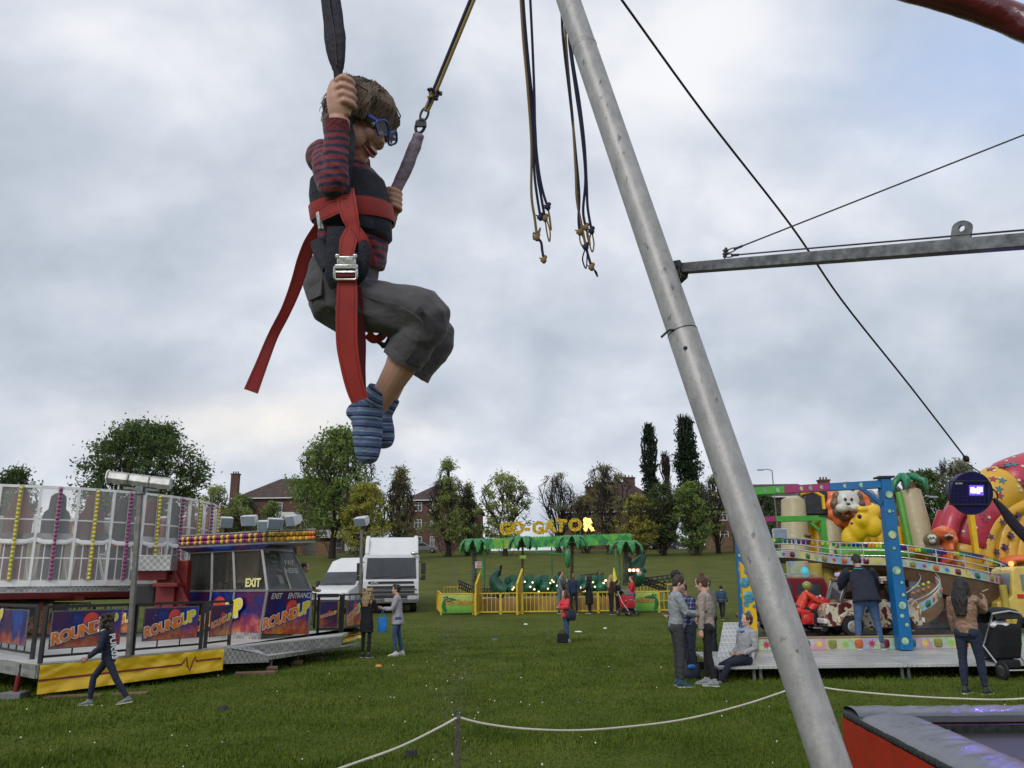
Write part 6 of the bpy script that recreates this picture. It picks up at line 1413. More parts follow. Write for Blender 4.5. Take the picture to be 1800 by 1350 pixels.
 # inside
 b = MB(); Bk = V((0, 1.5, 0)); b.quad(E + Bk * .9, C0 + Bk + V((.3, 0, 0)), C0 + Bk + V((.3, 0, zr - ZP)), E + Bk * .9 + up * (zr - ZP)); b.quad(E, E + Bk * .9, E + Bk * .9 + up * 2, E + up * 2); b.build('back_wall', M('booth_dark', (.16, .10, .055), .8, var=.3), th)
 b = MB(); q = E.lerp(C0, .5) + Bk * .8; b.box(q + up * 1.2, (1.15, .04, 1.7), ul); b.build('tan_board', M('tan_board', (.50, .33, .16), .8), th)
 b = MB();
 for s in (-.11, .09): b.bar(q + ul * (s - .28) + up * .8 - V((0, .1, 0)), q + ul * (s - .33) + up * 1.75 - V((0, .1, 0)), .03)
 for k in range(4): b.bar(q + ul * -.42 + up * (1.0 + .22 * k) - V((0, .1, 0)), q + ul * -.2 + up * (1.0 + .22 * k) - V((0, .1, 0)), .025)
 b.build('ladder', M('wood_red', (.14, .03, .015), .7), th)
 b = MB(); b.box(S1.lerp(Es, .45) + V((.1, .5, -.05)), (2.6, .5, .06), ul);
 for k in range(9): b.box(S1.lerp(Es, .12 + .08 * k) + V((.1, .5, .04 + .03 * (k % 3))), (.16, .2, .10 + .05 * (k % 4)), ul)
 b.build('counter', M('counter_dark', (.04, .035, .035), .6), th)
 # roof with balls
 Rp = at(554, 952, 17.4); Rp.z = zr; Cc = at(479, 947, C0.y - .25); Cc.z = zr; Ep = E + nl * .25 - ul * .05; Ep.z = zr; Bp = E + Bk + V((0, .2, 0)); Bp.z = zr; Rb = Rp + V((-.5, 1.3, 0))
 b = MB(); b.prism([(p.x, p.y) for p in (Ep, Cc, Rp, Rb, Bp)], (0, 0, zr - .02), (1, 0, 0), (0, 1, 0), .05); b.prism([(p.x, p.y) for p in (Ep, Cc, Rp, Rb, Bp)], (0, 0, zr + .245), (1, 0, 0), (0, 1, 0), .03); b.build('roof', M('roof_grey', (.26, .26, .25), .5, var=.3), th)
 b = MB(); red = M('fascia_print', (.5, .07, .05), .45, var=.6, vs=3)
 for p, q in ((Ep, Cc), (Cc, Rp)): m_ = (q - p).normalized().cross(up); b.bar(p - m_ * .03 + up * .13, q - m_ * .03 + up * .13, .03, .24, side=m_)
 b.build('fascia', dsteel, th); b = MB()
 b.rings([[Et + nl * .06, T1 + nl * .06, V((Cc.x, Cc.y, zr - .03)), V((Ep.x, Ep.y, zr - .03))], [Et, T1, V((Cc.x, Cc.y, zr - .02)), V((Ep.x, Ep.y, zr - .02))]]); b.build('header_panel', NEB, th, smooth=False)
 b = MB(); b.bar(T1 + up * .05, T2 + up * .04, .02, .16, side=uR.cross(up)); hp = b.build('header_panel', NEB, th)
 bl = {'y': MB(), 'p': MB(), 'r': MB()}
 for p, q, nb, cols in ((Ep, Cc, 34, 'yp'), (Cc, Rp, 14, 'or')):
  m_ = (q - p).normalized().cross(up)
  for i in range(nb):
   for j in range(2):
    c = p.lerp(q, (i + .5) / nb) + m_ * .03 + up * (.075 + .105 * j); key = ('y' if (i + (i // 5)) % 2 else 'p') if cols == 'yp' else ('y' if (i + j) % 2 and i < 12 else 'r'); bl[key].ball(c, .050, 8, 6)
 for key, m_, nm in (('y', M('ball_yellow2', (.62, .50, .02), .25, bump=0, coat=.3), 'yellow_balls'), ('p', _mc['ball_purple'], 'purple_balls'), ('r', M('ball_orange', (.55, .16, .02), .25, bump=0, coat=.3), 'orange_balls')): bl[key].build(nm[:-1], m_, th, split=True)
 # roof floodlights
 for px, py, w, yaw, lab in ((397, 916, .26, .5, 'leftmost floodlight on the booth roof, facing left'), (441, 913, .34, -.2, 'large white floodlight second from the left on the roof'), (464, 922, .22, .1, 'low white floodlight in the middle of the booth roof'), (482, 918, .34, .6, 'pale floodlight lying just above the roof corner'), (518, 913, .34, -.7, 'rightmost floodlight tilted on the booth roof')):
  c = at(px, py, 17.3); flood(None, c, (math.cos(yaw), math.sin(yaw), 0), w, thname='roof_floodlight', label=lab, tilt=.35, h=.22, d=.26)
booth()
# ---------------------------------------------------------------- lorry, van, lamp pole
PAINTW = M('vehicle_white', (.66, .67, .68), .3, var=.05, vs=2, bump=0, coat=.4); TRIM = M('vehicle_trim', (.02, .02, .022), .55); SCREEN = M('windscreen', (.035, .04, .045), .06, var=.4, vs=1.5, bump=0, coat=.5)
def wheel(th, p, r, w, ax=(0, 1, 0), rim=None, label=None):
 p = V(p); ax = V(ax); b = MB(); b.tube([p - ax * w / 2, p - ax * w * .38, p + ax * w * .38, p + ax * w / 2], [r * .93, r, r, r * .93], 22); o = b.build('wheel', black, th, local=True)
 for s in (-1, 1):
  b = MB(); b.tube([p + ax * s * w * .46, p + ax * s * w * .53], [r * .6, r * .54], 16); b.tube([p + ax * s * w * .5, p + ax * s * w * .6], r * .14, 8)
  for k in range(5): a = k * 1.2566; q = V((math.cos(a), 0, math.sin(a))) if abs(ax.y) > .5 else V((0, math.cos(a), math.sin(a))); b.ball(p + ax * s * w * .54 + q * r * .36, r * .09, 6, 4)
  b.build('rim', rim or alu, o, local=True)
def lorry():
 p = ong(686, 1079); th = thing('lorry', 'white lorry with tall roof deflector parked behind the two women', 'lorry', p, R(-82)); w = 1.24
 def sec(pr, mat, name, ww=w, bev=.05, y0=None): b = MB(); y0 = -ww if y0 is None else y0; b.rings([[V((x, y, z)) for x, z in pr] for y in (y0, ww)]); return b.build(name, mat, th, smooth=False, local=True, bevel=bev)
 sec([(-1.9, .85), (-1.9, 2.55), (-.12, 2.55), (0, 1.55), (.05, 1.4), (.08, .55), (-.6, .45), (-1.4, .85)], PAINTW, 'cab')
 sec([(-1.9, 2.56), (-1.9, 3.38), (-1.55, 3.42), (-.95, 3.30), (-.30, 2.62), (-.25, 2.56)], PAINTW, 'roof_deflector', 1.12, .12)
 b = MB()
 for s in (-1, 1): b.rings([[V((x, s * y, z)) for x, z in ((-1.9, 2.5), (-1.9, 3.45), (-1.6, 3.5), (-.7, 3.3), (-.2, 2.65), (-.25, 2.5))] for y in (1.02, 1.2)])
 b.build('deflector_side', PAINTW, th, smooth=False, local=True, bevel=.05)
 b = MB(); b.rings([[V((x, y * yy, z)) for y, yy in ((-1, 1), (1, 1))] + [V((x2, y * yy, z2)) for y, yy in ((1, .97), (-1, .97))] for (x, z, x2, z2, yy_) in ()]) if 0 else b.add([(.035, -1.12, 1.5), (.035, 1.12, 1.5), (-.095, 1.08, 2.43), (-.095, -1.08, 2.43), (.0, -1.12, 1.5), (.0, 1.12, 1.5), (-.14, 1.08, 2.43), (-.14, -1.08, 2.43)], [(0, 1, 2, 3), (7, 6, 5, 4), (0, 4, 5, 1), (1, 5, 6, 2), (2, 6, 7, 3), (3, 7, 4, 0)]); wi = b.build('windscreen', SCREEN, th, local=True)
 b = MB(); b.bar((.05, -.9, 1.55), (.02, .1, 1.64), .02); b.bar((.05, .1, 1.54), (.02, 1.0, 1.62), .02); b.build('wiper', TRIM, wi, local=True)
 b = MB(); b.box((.075, 0, 1.35), (.03, 2.0, .10)); b.box((.085, 0, 1.14), (.03, 2.1, .12)); b.box((.09, 0, .93), (.03, 2.1, .10)); b.box((.08, 0, .72), (.03, 1.7, .12)); b.build('grille', TRIM, th, local=True)
 b = MB(); b.box((.10, 0, 1.04), (.03, 2.3, .05)); b.box((.10, 0, .83), (.04, 2.4, .07)); b.box((.09, 0, .55), (.05, 2.44, .18)); b.build('bumper', M('bumper_grey', (.10, .10, .105), .5), th, local=True, bevel=.01)
 b = MB(); b.box((.125, .02, .60), (.02, .55, .13)); pl = b.build('number_plate', M('plate_white', (.5, .5, .48), .5), th, local=True)
 Mx = WM[th.name]; o = Mx @ V((.115, -.72, 1.36)); uu = (Mx.to_3x3() @ V((0, 1, 0))); text('DAF', .17, o, uu, (0, 0, 1), M('letter_chrome', (.6, .6, .6), .3, .5, bump=0), 'lettering', th, .01, .006, lift=.0, space=1.1)
 m_ = MB(); [m_.bar(Mx @ V((.138, -.19 + .085 * k, .57)), Mx @ V((.138, -.19 + .085 * k, .63)), .03, .006) for k in (0, 1, 2, 3)]; m_.build('plate_marks', TRIM, pl)
 for s in (-1, 1):
  b = MB(); b.box((.10, s * .95, .68), (.05, .42, .17)); b.build('headlight', M('headlight', (.45, .46, .48), .1), th, local=True, bevel=.02)
  b = MB(); b.box((.02, s * 1.43, 1.95), (.12, .20, .52)); b.box((.02, s * 1.43, 1.55), (.12, .20, .22)); b.bar((-.1, s * 1.2, 2.25), (.02, s * 1.4, 2.25), .04); b.bar((-.1, s * 1.2, 1.5), (.02, s * 1.4, 1.5), .04); b.build('mirror', TRIM, th, local=True, bevel=.02)
  for x in (-1.0, -5.2): wheel(th, (x, s * 1.02, .48), .48, .30)
 b = MB(); b.ball((.05, 1.02, 2.62), (.09, .18, .09)); b.build('spot_lamp', chrome, th, local=True)
 b = MB(); b.box((-4.6, 0, 1.9), (4.8, 2.3, 2.1)); b.build('box_body', PAINTW, th, local=True, bevel=.03); b = MB(); b.box((-3.6, 0, .75), (7, .9, .25)); b.build('chassis', TRIM, th, local=True)
lorry()
def van():
 p = ong(580, 1079); th = thing('van', 'white high roof panel van parked left of the lorry', 'van', p, R(-107)); w = .98
 pr = [(.2, .35), (.25, .8), (.15, 1.02), (-.55, 1.22), (-1.15, 1.85), (-1.55, 2.35), (-2.3, 2.52), (-5.3, 2.52), (-5.4, 2.4), (-5.4, .4)]
 def wid(z): return w if z < 1.3 else w - (z - 1.3) * .11
 b = MB(); R_ = [[V((x, y * wid(z), z)) for x, z in pr] for y in (-1, 1)]; b.rings(R_); b.build('body', PAINTW, th, smooth=False, local=True, bevel=.06)
 b = MB(); b.add([(-.52, -.9, 1.27), (-.52, .9, 1.27), (-1.06, .84, 1.84), (-1.06, -.84, 1.84), (-.60, -.9, 1.20), (-.60, .9, 1.20), (-1.16, .84, 1.78), (-1.16, -.84, 1.78)], [(0, 1, 2, 3), (7, 6, 5, 4), (0, 4, 5, 1), (1, 5, 6, 2), (2, 6, 7, 3), (3, 7, 4, 0)]); b.build('windscreen', SCREEN, th, local=True)
 for s in (-1, 1):
  b = MB(); b.prism([(-.72, 1.2), (-1.75, 1.2), (-1.75, 1.78), (-1.22, 1.78)], (0, s * .955 - (.015 if s < 0 else -.0), 0), (1, 0, 0), (0, 0, 1), .03); b.build('side_window', SCREEN, th, local=True)
  b = MB(); b.box((-.75, s * 1.12, 1.32), (.10, .16, .26)); b.build('mirror', TRIM, th, local=True, bevel=.02)
  b = MB(); b.box((.2, s * .78, .82), (.10, .28, .20)); b.build('headlight', M('headlight', (.45, .46, .48), .1), th, local=True, bevel=.03)
  for x in (-.65, -4.4): wheel(th, (x, s * .84, .34), .34, .24)
  b = MB()
  for z in (1.95, 1.7, 1.0): b.bar((-1.9, s * .955, z), (-5.2, s * .955, z), .012)
  b.build('body_crease', M('crease_grey', (.12, .12, .125), .6), th, local=True)
 b = MB(); b.box((.235, 0, .80), (.06, 1.1, .16)); b.box((.25, 0, .5), (.08, 1.9, .24)); b.build('grille', TRIM, th, local=True, bevel=.02)
 b = MB(); b.bar((-.50, -.7, 1.30), (-.53, .1, 1.33), .02); b.bar((-.50, .0, 1.29), (-.53, .75, 1.34), .02); b.build('wiper', TRIM, th, local=True)
van()
def lamp_pole():
 g = ong(633, 1088); t = at(636, 932, g.y); th = thing('floodlight_mast', 'slim grey pole with single tilted floodlight between van and lorry', 'floodlight mast', g)
 b = MB(); b.tube([g, t], .07, 8); b.bar(t - V((.35, 0, .12)), t + V((.25, 0, -.1)), .04); b.build('pole', M('mast_steel', (.17, .165, .155), .5, .5), th)
 flood(th, t + V((.05, -.1, .42)), (math.cos(.5), -math.sin(.5), 0), .62, h=.36, d=.45, tilt=.5)
lamp_pole()
# ---------------------------------------------------------------- small crocodile coaster
GY = ong(950, 1079).y
YEL = M('fence_yellow', (.62, .44, .03), .5, var=.15, vs=4); GRN = M('palm_green', (.03, .20, .055), .4, var=.35, vs=6, bump=.2); GATOR = M('gator_green', (.008, .085, .045), .4, var=.3, vs=4, bump=.2)
LIT = M('bulb_lit', (1, .8, .5), .4, bump=0, emit=((1, .62, .22), 2.0)); LITW = M('bulb_lit_white', (1, .9, .7), .4, bump=0, emit=((1, .75, .42), 2.2))
def coaster():
 Y = GY; q = lambda px, py, dy=0: at(px, py, Y + dy); g0 = gz(0, Y)
 GR = 'yellow crowd barriers round the crocodile coaster'
 def barrier(label, a, b_, h=.88, n=None, sgn=None):
  a = V(a); b_ = V(b_); th = thing('barrier', label, 'barrier', a, group=GR); up = V((0, 0, 1)); m = MB()
  m.bar(a + up * h, b_ + up * h, .05); m.bar(a + up * .10, b_ + up * .10, .05); m.bar(a, a + up * h, .05); m.bar(b_, b_ + up * h, .05); m.build('frame', YEL, th)
  n = n or int((b_ - a).length / .16); m = MB()
  for i in range(1, n): p = a.lerp(b_, i / n); m.bar(p + up * .1, p + up * h, .022)
  m.build('bars', YEL, th)
  if sgn:
   u = (b_ - a).normalized(); nrm = u.cross(up); w_ = (b_ - a).length * .97; c = a.lerp(b_, .5) + up * (h * .52) + nrm * .05
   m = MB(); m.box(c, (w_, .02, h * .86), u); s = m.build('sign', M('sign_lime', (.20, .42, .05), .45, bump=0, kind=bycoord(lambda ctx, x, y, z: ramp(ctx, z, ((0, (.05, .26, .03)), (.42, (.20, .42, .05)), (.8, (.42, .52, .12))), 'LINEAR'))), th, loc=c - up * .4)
   text('GoGator', w_ * .24, c + u * w_ * .06 * sgn + up * .06, u, up, M('gator_brown', (.20, .07, .02), .5, bump=0), 'lettering', s, .01, .012, lift=.02); text('GoGator', w_ * .24, c + u * w_ * .06 * sgn + up * .06, u, up, M('gator_orange', (.60, .26, .05), .5, bump=0), 'lettering', s, .01, .004, lift=.028)
   m = MB(); k = -sgn; o = c + u * w_ * .36 * k + nrm * .02
   m.tube(spl([o - up * .34, o - up * .12 + u * .10 * k, o + up * .08 + u * .08 * k, o + up * .2], 4), [.05, .06, .07, .075, .08, .085, .08, .075, .07, .065, .06, .06, .06][:13], 8, side=u); m.tube([o + up * .2, o + up * .20 - u * .20 * k, o + up * .17 - u * .42 * k], [.08, .06, .03], 8); m.tube([o + up * .14, o + up * .10 - u * .2 * k, o + up * .02 - u * .34 * k], [.05, .04, .02], 8); m.ball(o + up * .29 - u * .03 * k, .05, 8, 6); m.ball(o + up * .27 + u * .08 * k, .045, 8, 6)
   for v_ in m.v: d = (v_ - o).dot(nrm); v_ -= nrm * d * .85
   m.build('crocodile_drawing', M('croc_ink', (.015, .12, .03), .5, bump=0), s)
  return th
 G_ = lambda px, dy=0: V((at(px, 1078, Y + dy).x, Y + dy, gz(0, Y + dy)))
 barrier('yellow barrier with printed crocodile sign at the left end', G_(776), G_(831), sgn=1)
 barrier('yellow barrier side panel turning away at the far left corner', G_(775, .05), G_(768, 2.4), n=8)
 xs = (833, 880, 918, 990, 1052, 1119)
 for i, lb in enumerate(('first plain yellow barrier right of the left crocodile sign', 'plain yellow barrier between the two slanted gates', 'long yellow barrier left of the man in grey', 'yellow barrier behind the woman in the long black coat', 'yellow barrier behind the red pushchair')): barrier(lb, G_(xs[i] + 1), G_(xs[i + 1] - 1))
 barrier('yellow barrier with printed crocodile sign at the right end', G_(1108, -.02), G_(1158), sgn=-1); barrier('plain yellow barrier at far right beside the crocodile sign', G_(1160), G_(1192)); barrier('rear yellow barrier behind the lattice arms', G_(1110, 5), G_(1200, 5)); barrier('rear yellow barrier left behind the first crocodile sign', G_(780, 5), G_(845, 5))
 for px, lb in ((842, 'left slanted yellow entrance gate panel'), (915, 'right slanted yellow entrance gate panel')):
  a = G_(px - 6, -.35); th = thing('entrance_gate', lb, 'gate', a); m = MB(); b_ = G_(px + 4, .9); up = V((0, 0, 1))
  P = [a, b_, b_ + up * 1.85, a + up * 1.25]; [m.bar(P[i], P[(i + 1) % 4], .07) for i in range(4)]
  for k in range(1, 7): p = a.lerp(b_, k / 7); m.bar(p, p + up * (1.25 + .6 * k / 7), .03)
  m.build('frame', YEL, th); m = MB(); m.add([P[0] + V((.03, 0, .1)), P[1] + V((.03, 0, .1)), P[2] + V((.03, 0, -.05)), P[3] + V((.03, 0, -.05))], [(0, 1, 2, 3)]); m.build('panel', M('gate_yellow', (.42, .30, .03), .5, bump=0), th)
 # deck
 th = thing('coaster_track', 'tan boarded base and track of the crocodile coaster behind the barriers', 'fairground ride', (G_(950, 2).x, Y + 2, g0))
 m = MB(); a = G_(800, .9); b_ = G_(1125, .9); m.box(((a.x + b_.x) / 2, Y + 3.4, a.z + .30), (b_.x - a.x, 5.0, .56)); m.build('deck', M('tan_plywood', (.34, .21, .075), .8, var=.35, vs=1.5), th)
 def lattice(P0, P1, nm='lattice_arm'):
  m = MB(); d = (P1 - P0); n = 9; s = V((0, 0, 1))
  for o in (V((0, 0, .16)), V((0, 0, -.16)), V((0, .25, 0))): m.bar(P0 + o, P1 + o, .045)
  for i in range(n): a_ = P0.lerp(P1, i / n); c_ = P0.lerp(P1, (i + .5) / n); e_ = P0.lerp(P1, (i + 1) / n); m.bar(a_ + V((0, 0, .16)), c_ + V((0, 0, -.16)), .03); m.bar(c_ + V((0, 0, -.16)), e_ + V((0, 0, .16)), .03); m.bar(a_ + V((0, .25, 0)), c_ + V((0, 0, -.16)), .03)
  m.build(nm, black, th)
 lattice(q(1120, 1024, 3), q(1200, 1014, 3)); lattice(q(1125, 1018, 3.5), q(1172, 1035, 3)); lattice(q(806, 1026, 3), q(838, 1041, 2.5)); lattice(q(838, 1040, 2.6), q(880, 1043, 2.6)); lattice(q(1020, 1017, 4), q(1062, 1014, 4))
 # train
 tr = thing('crocodile_train', 'green crocodile train with lit bulbs, tail on the left and head on the right', 'fairground ride', q(960, 1040, 2.2)); D2 = 2.2
 m = MB(); P = [q(889, 1040, D2), q(877, 1034, D2), q(870, 1022, D2), q(869, 1014, D2), q(873, 1007, D2), q(880, 1000, D2)]; m.tube(spl(P, 4), [.42, .42, .41, .40, .38, .36, .33, .31, .29, .27, .25, .23, .21, .19, .17, .15, .13, .10, .08, .05, .02], 12); m.build('tail', GATOR, tr); m = MB(); m.tube([q(876, 1015, D2), q(880, 994, D2)], .035, 6); m.tube([q(879, 1012, D2), q(882, 993, D2)], .03, 6); m.build('pole', black, tr)
 for k, (px, w) in enumerate(((903, 30), (932, 26), (958, 24), (985, 26), (1030, 30), (1056, 24))):
  m = MB(); c = q(px, 1034, D2); m.ball(c, (w / 2 / FPX * (Y + D2), .5, .34), 14, 9); m.box(c + V((0, .15, .35)), (.5, .3, .5), taper=.7); m.ball(c + V((-.28, 0, .28)), (.16, .3, .30), 8, 6); cr = m.build('carriage', GATOR, tr, smooth=True)
  m = MB(); rnd = random.Random(k)
  for j in range(4): m.ball(c + V((rnd.uniform(-.34, .34), -.52, rnd.uniform(-.20, .38))), .042, 8, 6)
  m.build('bulb', LITW if k % 2 else LIT, cr, split=True)
 m = MB(); m.ball(q(1118, 1012, D2), (.42, .5, .52), 16, 10); m.ball(q(1110, 1008, D2), (.36, .42, .40), 12, 8); m.tube([q(1118, 1000, D2), q(1124, 988, D2), q(1132, 976, D2)], [.36, .26, .14], 12); m.tube([q(1112, 999, D2), q(1106, 990, D2), q(1103, 984, D2)], [.30, .20, .08], 10); m.ball(q(1126, 1002, D2), (.3, .3, .2)); hd = m.build('head', GATOR, tr, smooth=True)
 m = MB(); m.tube([q(1104, 1004, D2 - .35), q(1111, 1002, D2 - .62), q(1124, 1002, D2 - .45)], .09, 8); m.build('orange_band', M('band_orange', (.65, .10, .02), .4), hd); m = MB(); [m.ball(q(px, 1002.5, D2 - .72), .07, 8, 6) for px in (1107, 1114, 1121)]; m.build('bulb', LITW, hd, split=True); m = MB(); m.ball(q(1123, 1008, D2 - .45), .13); m.build('eye_ball', WHITE, hd); m = MB(); m.ball(q(1105, 983, D2), .16); m.build('nostril', M('plum', (.10, .02, .06)), hd)
 # palms
 def palm(px, ptop, pbot, dy, label, tr_=.09, chain=False, w=24):
  t = q(px, ptop, dy); b_ = q(px - 1, pbot, dy); th = thing('palm_model', label, 'fibreglass palm', b_, group='fibreglass palms on the crocodile coaster'); m = MB(); n = 14
  for i in range(n): p0 = b_.lerp(t, i / n); p1 = b_.lerp(t, (i + .9) / n); m.tube([p0, p1], [tr_ * .8, tr_ * 1.15], 8)
  m.build('trunk', M('palm_trunk', (.05, .04, .02), .8, var=.4) if not chain else M('palm_trunk_grey', (.09, .10, .08), .7, var=.5), th)
  m = MB(); Rr = w / FPX * (Y + dy)
  for k in range(8):
   a = k * .785 + .3; d = V((math.cos(a), math.sin(a), 0)); P = [t, t + d * Rr * .45 + V((0, 0, .26)), t + d * Rr * .9 + V((0, 0, .22)), t + d * Rr * 1.2 + V((0, 0, .02)), t + d * Rr * 1.3 - V((0, 0, .3))]
   m.tube(spl(P, 3), [(.04, .03)] + [(.16, .045)] * 8 + [(.12, .04)] * 2 + [(.07, .03), (.02, .02)], 8, side=d.cross(V((0, 0, 1))))
  me = m.mesh('f'); wrinkle(me, .05, 7, (1, 1, 1)); link_mesh(me, 'fronds', th, True, mats=[GRN]); m = MB(); [m.ball(t + V((math.cos(k * 2) * .14, math.sin(k * 2) * .14, -.1)), .10, 7, 5) for k in range(4)]; m.build('coconuts', M('coco', (.05, .025, .015)), th); return th
 p1 = palm(834, 960, 1040, .8, 'leftmost green palm above the notice board', .11, True, 20); palm(919, 955, 1012, 2.5, 'second green palm from the left, above a small green sign', .06, w=20); palm(1006, 953, 1022, 3, 'third green palm behind the group of people', .08, w=21); palm(1100, 963, 1030, 1.5, 'rightmost green palm beside the crocodile head', .13, True, 23)
 nb = thing('notice_board', 'white notice with red lettering hung beside the leftmost palm', 'notice', q(842, 999, .6)); m = MB(); m.box(q(842, 993, .6), (.33, .03, .29)); m.build('board', WHITE, nb)
 m = MB(); [m.box(q(842, 988.5 + 2.4 * k, .57), (.26 - .05 * (k % 2), .008, .022)) for k in range(5)]; m.build('red_lines', M('red_ink', (.5, .03, .05)), nb)
 m = MB(); m.box(q(919, 979, 2.2), (.30, .03, .14)); tag(m.build('small_sign', M('lime_sign', (.25, .40, .05))), 'small lime green sign on the second palm trunk', 'sign')
 m = MB(); m.tube([q(1079, 998, -.1), q(1081, 1022, -.1)], [.02, .12], 12); tag(m.build('yellow_cone', M('cone_yellow', (.70, .62, .03))), 'tall yellow cone behind the blonde woman', 'cone')
 m = MB(); m.bar(q(1082, 965, .9), q(1082, 1075, .9), .06); m.bar(q(1082, 1003, .9), q(1098, 1003, .9), .05); m.bar(q(848, 975, .5), q(848, 1020, .5), .05); m.bar(q(836, 1005, .5), q(848, 1005, .5), .04); m.build('green_frame', GRN, th, split=True)
 m = MB(); m.bar(q(935, 971, 5), q(1002, 974, 5), .06); m.ball(q(998, 981, 5), (.18, .18, .5), 8, 6); m.bar(q(998, 985, 5), q(998, 1020, 5), .07); m.build('green_gantry', GRN, th)
 # banner and letters
 Yb = Y + 7; A = at(829, 957, Yb); B = at(1110, 947, Yb); ht = .50; N_ = 110; th2 = thing('coaster_fascia', 'long zigzag edged green jungle fascia above the crocodile coaster', 'fascia', (A + B) / 2 - V((0, 0, ht / 2)))
 m = MB(); u = (B - A).normalized(); n = u.cross(V((0, 0, 1))); L_ = (B - A).length; pts = [(i * L_ / N_, ht / 2 + .06 * (i % 2)) for i in range(N_ + 1)] + [((N_ - i) * L_ / N_, -ht / 2 - .06 * (i % 2) * (1)) for i in range(N_ + 1)]
 m.prism(pts, A + n * .0, u, V((0, 0, 1)), .06)
 def jk(ctx, col):
  v_ = ctx['N'].new('ShaderNodeTexVoronoi'); v_.inputs['Scale'].default_value = 2.6; ctx['L'].new(ctx['tc'].outputs['Object'], v_.inputs[0]); s_ = ctx['N'].new('ShaderNodeSeparateColor'); ctx['L'].new(v_.outputs['Color'], s_.inputs[0])
  f = mth(ctx, 'ADD', mth(ctx, 'MULTIPLY', s_.outputs[0], .6), mth(ctx, 'MULTIPLY', ctx['nz'].outputs['Fac'], .4)); ctx['base'] = ramp(ctx, f, ((0, (.02, .10, .10)), (.34, (.02, .22, .04)), (.5, (.05, .34, .06)), (.68, (.12, .38, .04)), (.83, (.35, .33, .05))), 'LINEAR')
 m.build('board', M('jungle_print', (1, 1, 1), .5, var=.2, vs=5, bump=0, kind=jk), th2)
 m = MB(); [m.bar(A.lerp(B, f) + V((0, .1, -.3)), V((A.lerp(B, f).x, Yb + .1, gz(0, Yb))), .07) for f in (.08, .5, .92)]; m.build('support', M('support_green', (.03, .09, .03)), th2, split=True)
 m = MB(); m.bar(at(930, 921, Yb), at(1005, 921, Yb), .04); m.bar(at(955, 940, Yb), at(955, 921, Yb), .04); m.bar(at(905, 945, Yb), at(905, 930, Yb), .04); m.bar(at(1020, 940, Yb), at(1020, 925, Yb), .04); m.build('letter_rail', GRN, th2)
 ly = M('letter_gold', (.62, .42, .01), .4, bump=0); Z = V((0, 0, 1)); yb_ = M('bulb_yellow', (.62, .48, .04), .3, bump=0)
 for ch, px, py, rot in (('G', 889, 931, 8), ('O', 910, 929, 0), ('-', 927, 928, 0), ('G', 946, 929, 4), ('A', 967, 926, 0), ('T', 986, 925, -6), ('O', 1011, 924, 4), ('R', 1034, 923, 0)):
  c = at(px, py, Yb); r_ = R(rot); u_ = V((math.cos(r_), 0, math.sin(r_))); v_ = V((-math.sin(r_), 0, math.cos(r_))); lit = ch == 'R'
  o = text(ch, .86, c, u_, v_, M('letter_lit', (.9, .7, .2), .4, bump=0, emit=((1, .5, .04), .8)) if lit else ly, 'letter', th2, .10, .045)
  m = MB(); inv = wmat(th2); vs = [wmat(o) @ v.co for v in o.data.vertices]
  pts = []
  for p in o.data.polygons:
   if abs(p.normal.y) > .5:
    cc = wmat(o) @ p.center; pts.append(cc)
  for e in o.data.edges:
   a_, b2 = (wmat(o) @ o.data.vertices[i].co for i in e.vertices)
   if a_.y < c.y and b2.y < c.y:
    for f in ([.5] if (a_ - b2).length < .2 else [.17, .5, .83]): pts.append(a_.lerp(b2, f))
  kept = []
  for p_ in pts:
   if all((p_ - k_).length > .085 for k_ in kept): kept.append(p_)
  for p_ in kept[:70]: m.ball(V((p_.x, c.y - .07, p_.z)), .034, 6, 4)
  m.build('bulbs', LIT if lit else yb_, o)
coaster()
# ---------------------------------------------------------------- children's convoy ride on the right
def treadk(ctx):
 w = ctx['N'].new('ShaderNodeTexChecker'); w.inputs['Scale'].default_value = 17; mp = ctx['N'].new('ShaderNodeMapping'); mp.inputs['Rotation'].default_value = (0, 0, .78); mp.inputs['Scale'].default_value = (1, .45, 1)
 ctx['L'].new(ctx['tc'].outputs['Object'], mp.inputs[0]); ctx['L'].new(mp.outputs[0], w.inputs[0]); w.inputs['Color1'].default_value = (.50, .50, .49, 1); w.inputs['Color2'].default_value = (.33, .33, .32, 1); ctx['base'] = w.outputs[0]
DECK2 = M('silver_deck', (1, 1, 1), .45, .3, var=.2, vs=2, bump=.3, bs=40, kind=lambda ctx, col: treadk(ctx)); BLUE = M('gantry_blue', (.005, .13, .34), .38, var=.12, bump=0); LGRN = M('gantry_green', (.05, .32, .03), .4, var=.1, bump=0); MAG = M('gantry_magenta', (.30, .02, .12), .4, var=.1, bump=0)
YPAN = M('panel_yellow', (.68, .42, .01), .4, var=.08, bump=0)
def bubk(ctx, col): ctx['base'] = ramp(ctx, mth(ctx, 'ADD', mth(ctx, 'MULTIPLY', ctx['nz'].outputs['Fac'], 1), 0), ((.35, (.10, .30, .34)), (.5, (.30, .50, .45)), (.62, (.5, .55, .2))), 'LINEAR')
BUB = M('bubble_paint', (1, 1, 1), .35, bump=0, vs=9, kind=bubk); BUBR = M('bubble_rim', (.35, .42, .05), .4, bump=0)
def bubble(b, c, r, u, v):
 u = V(u).normalized(); v = V(v).normalized(); n = u.cross(v).normalized()
 for rr, h, mi in ((1, .003, 1), (.86, .007, 0)): b.rings([[V(c) + n * k + u * r * rr * math.cos(t) + v * r * rr * math.sin(t) for t in [6.2832 * i / 18 for i in range(18)]] for k in (0, h)], mi)
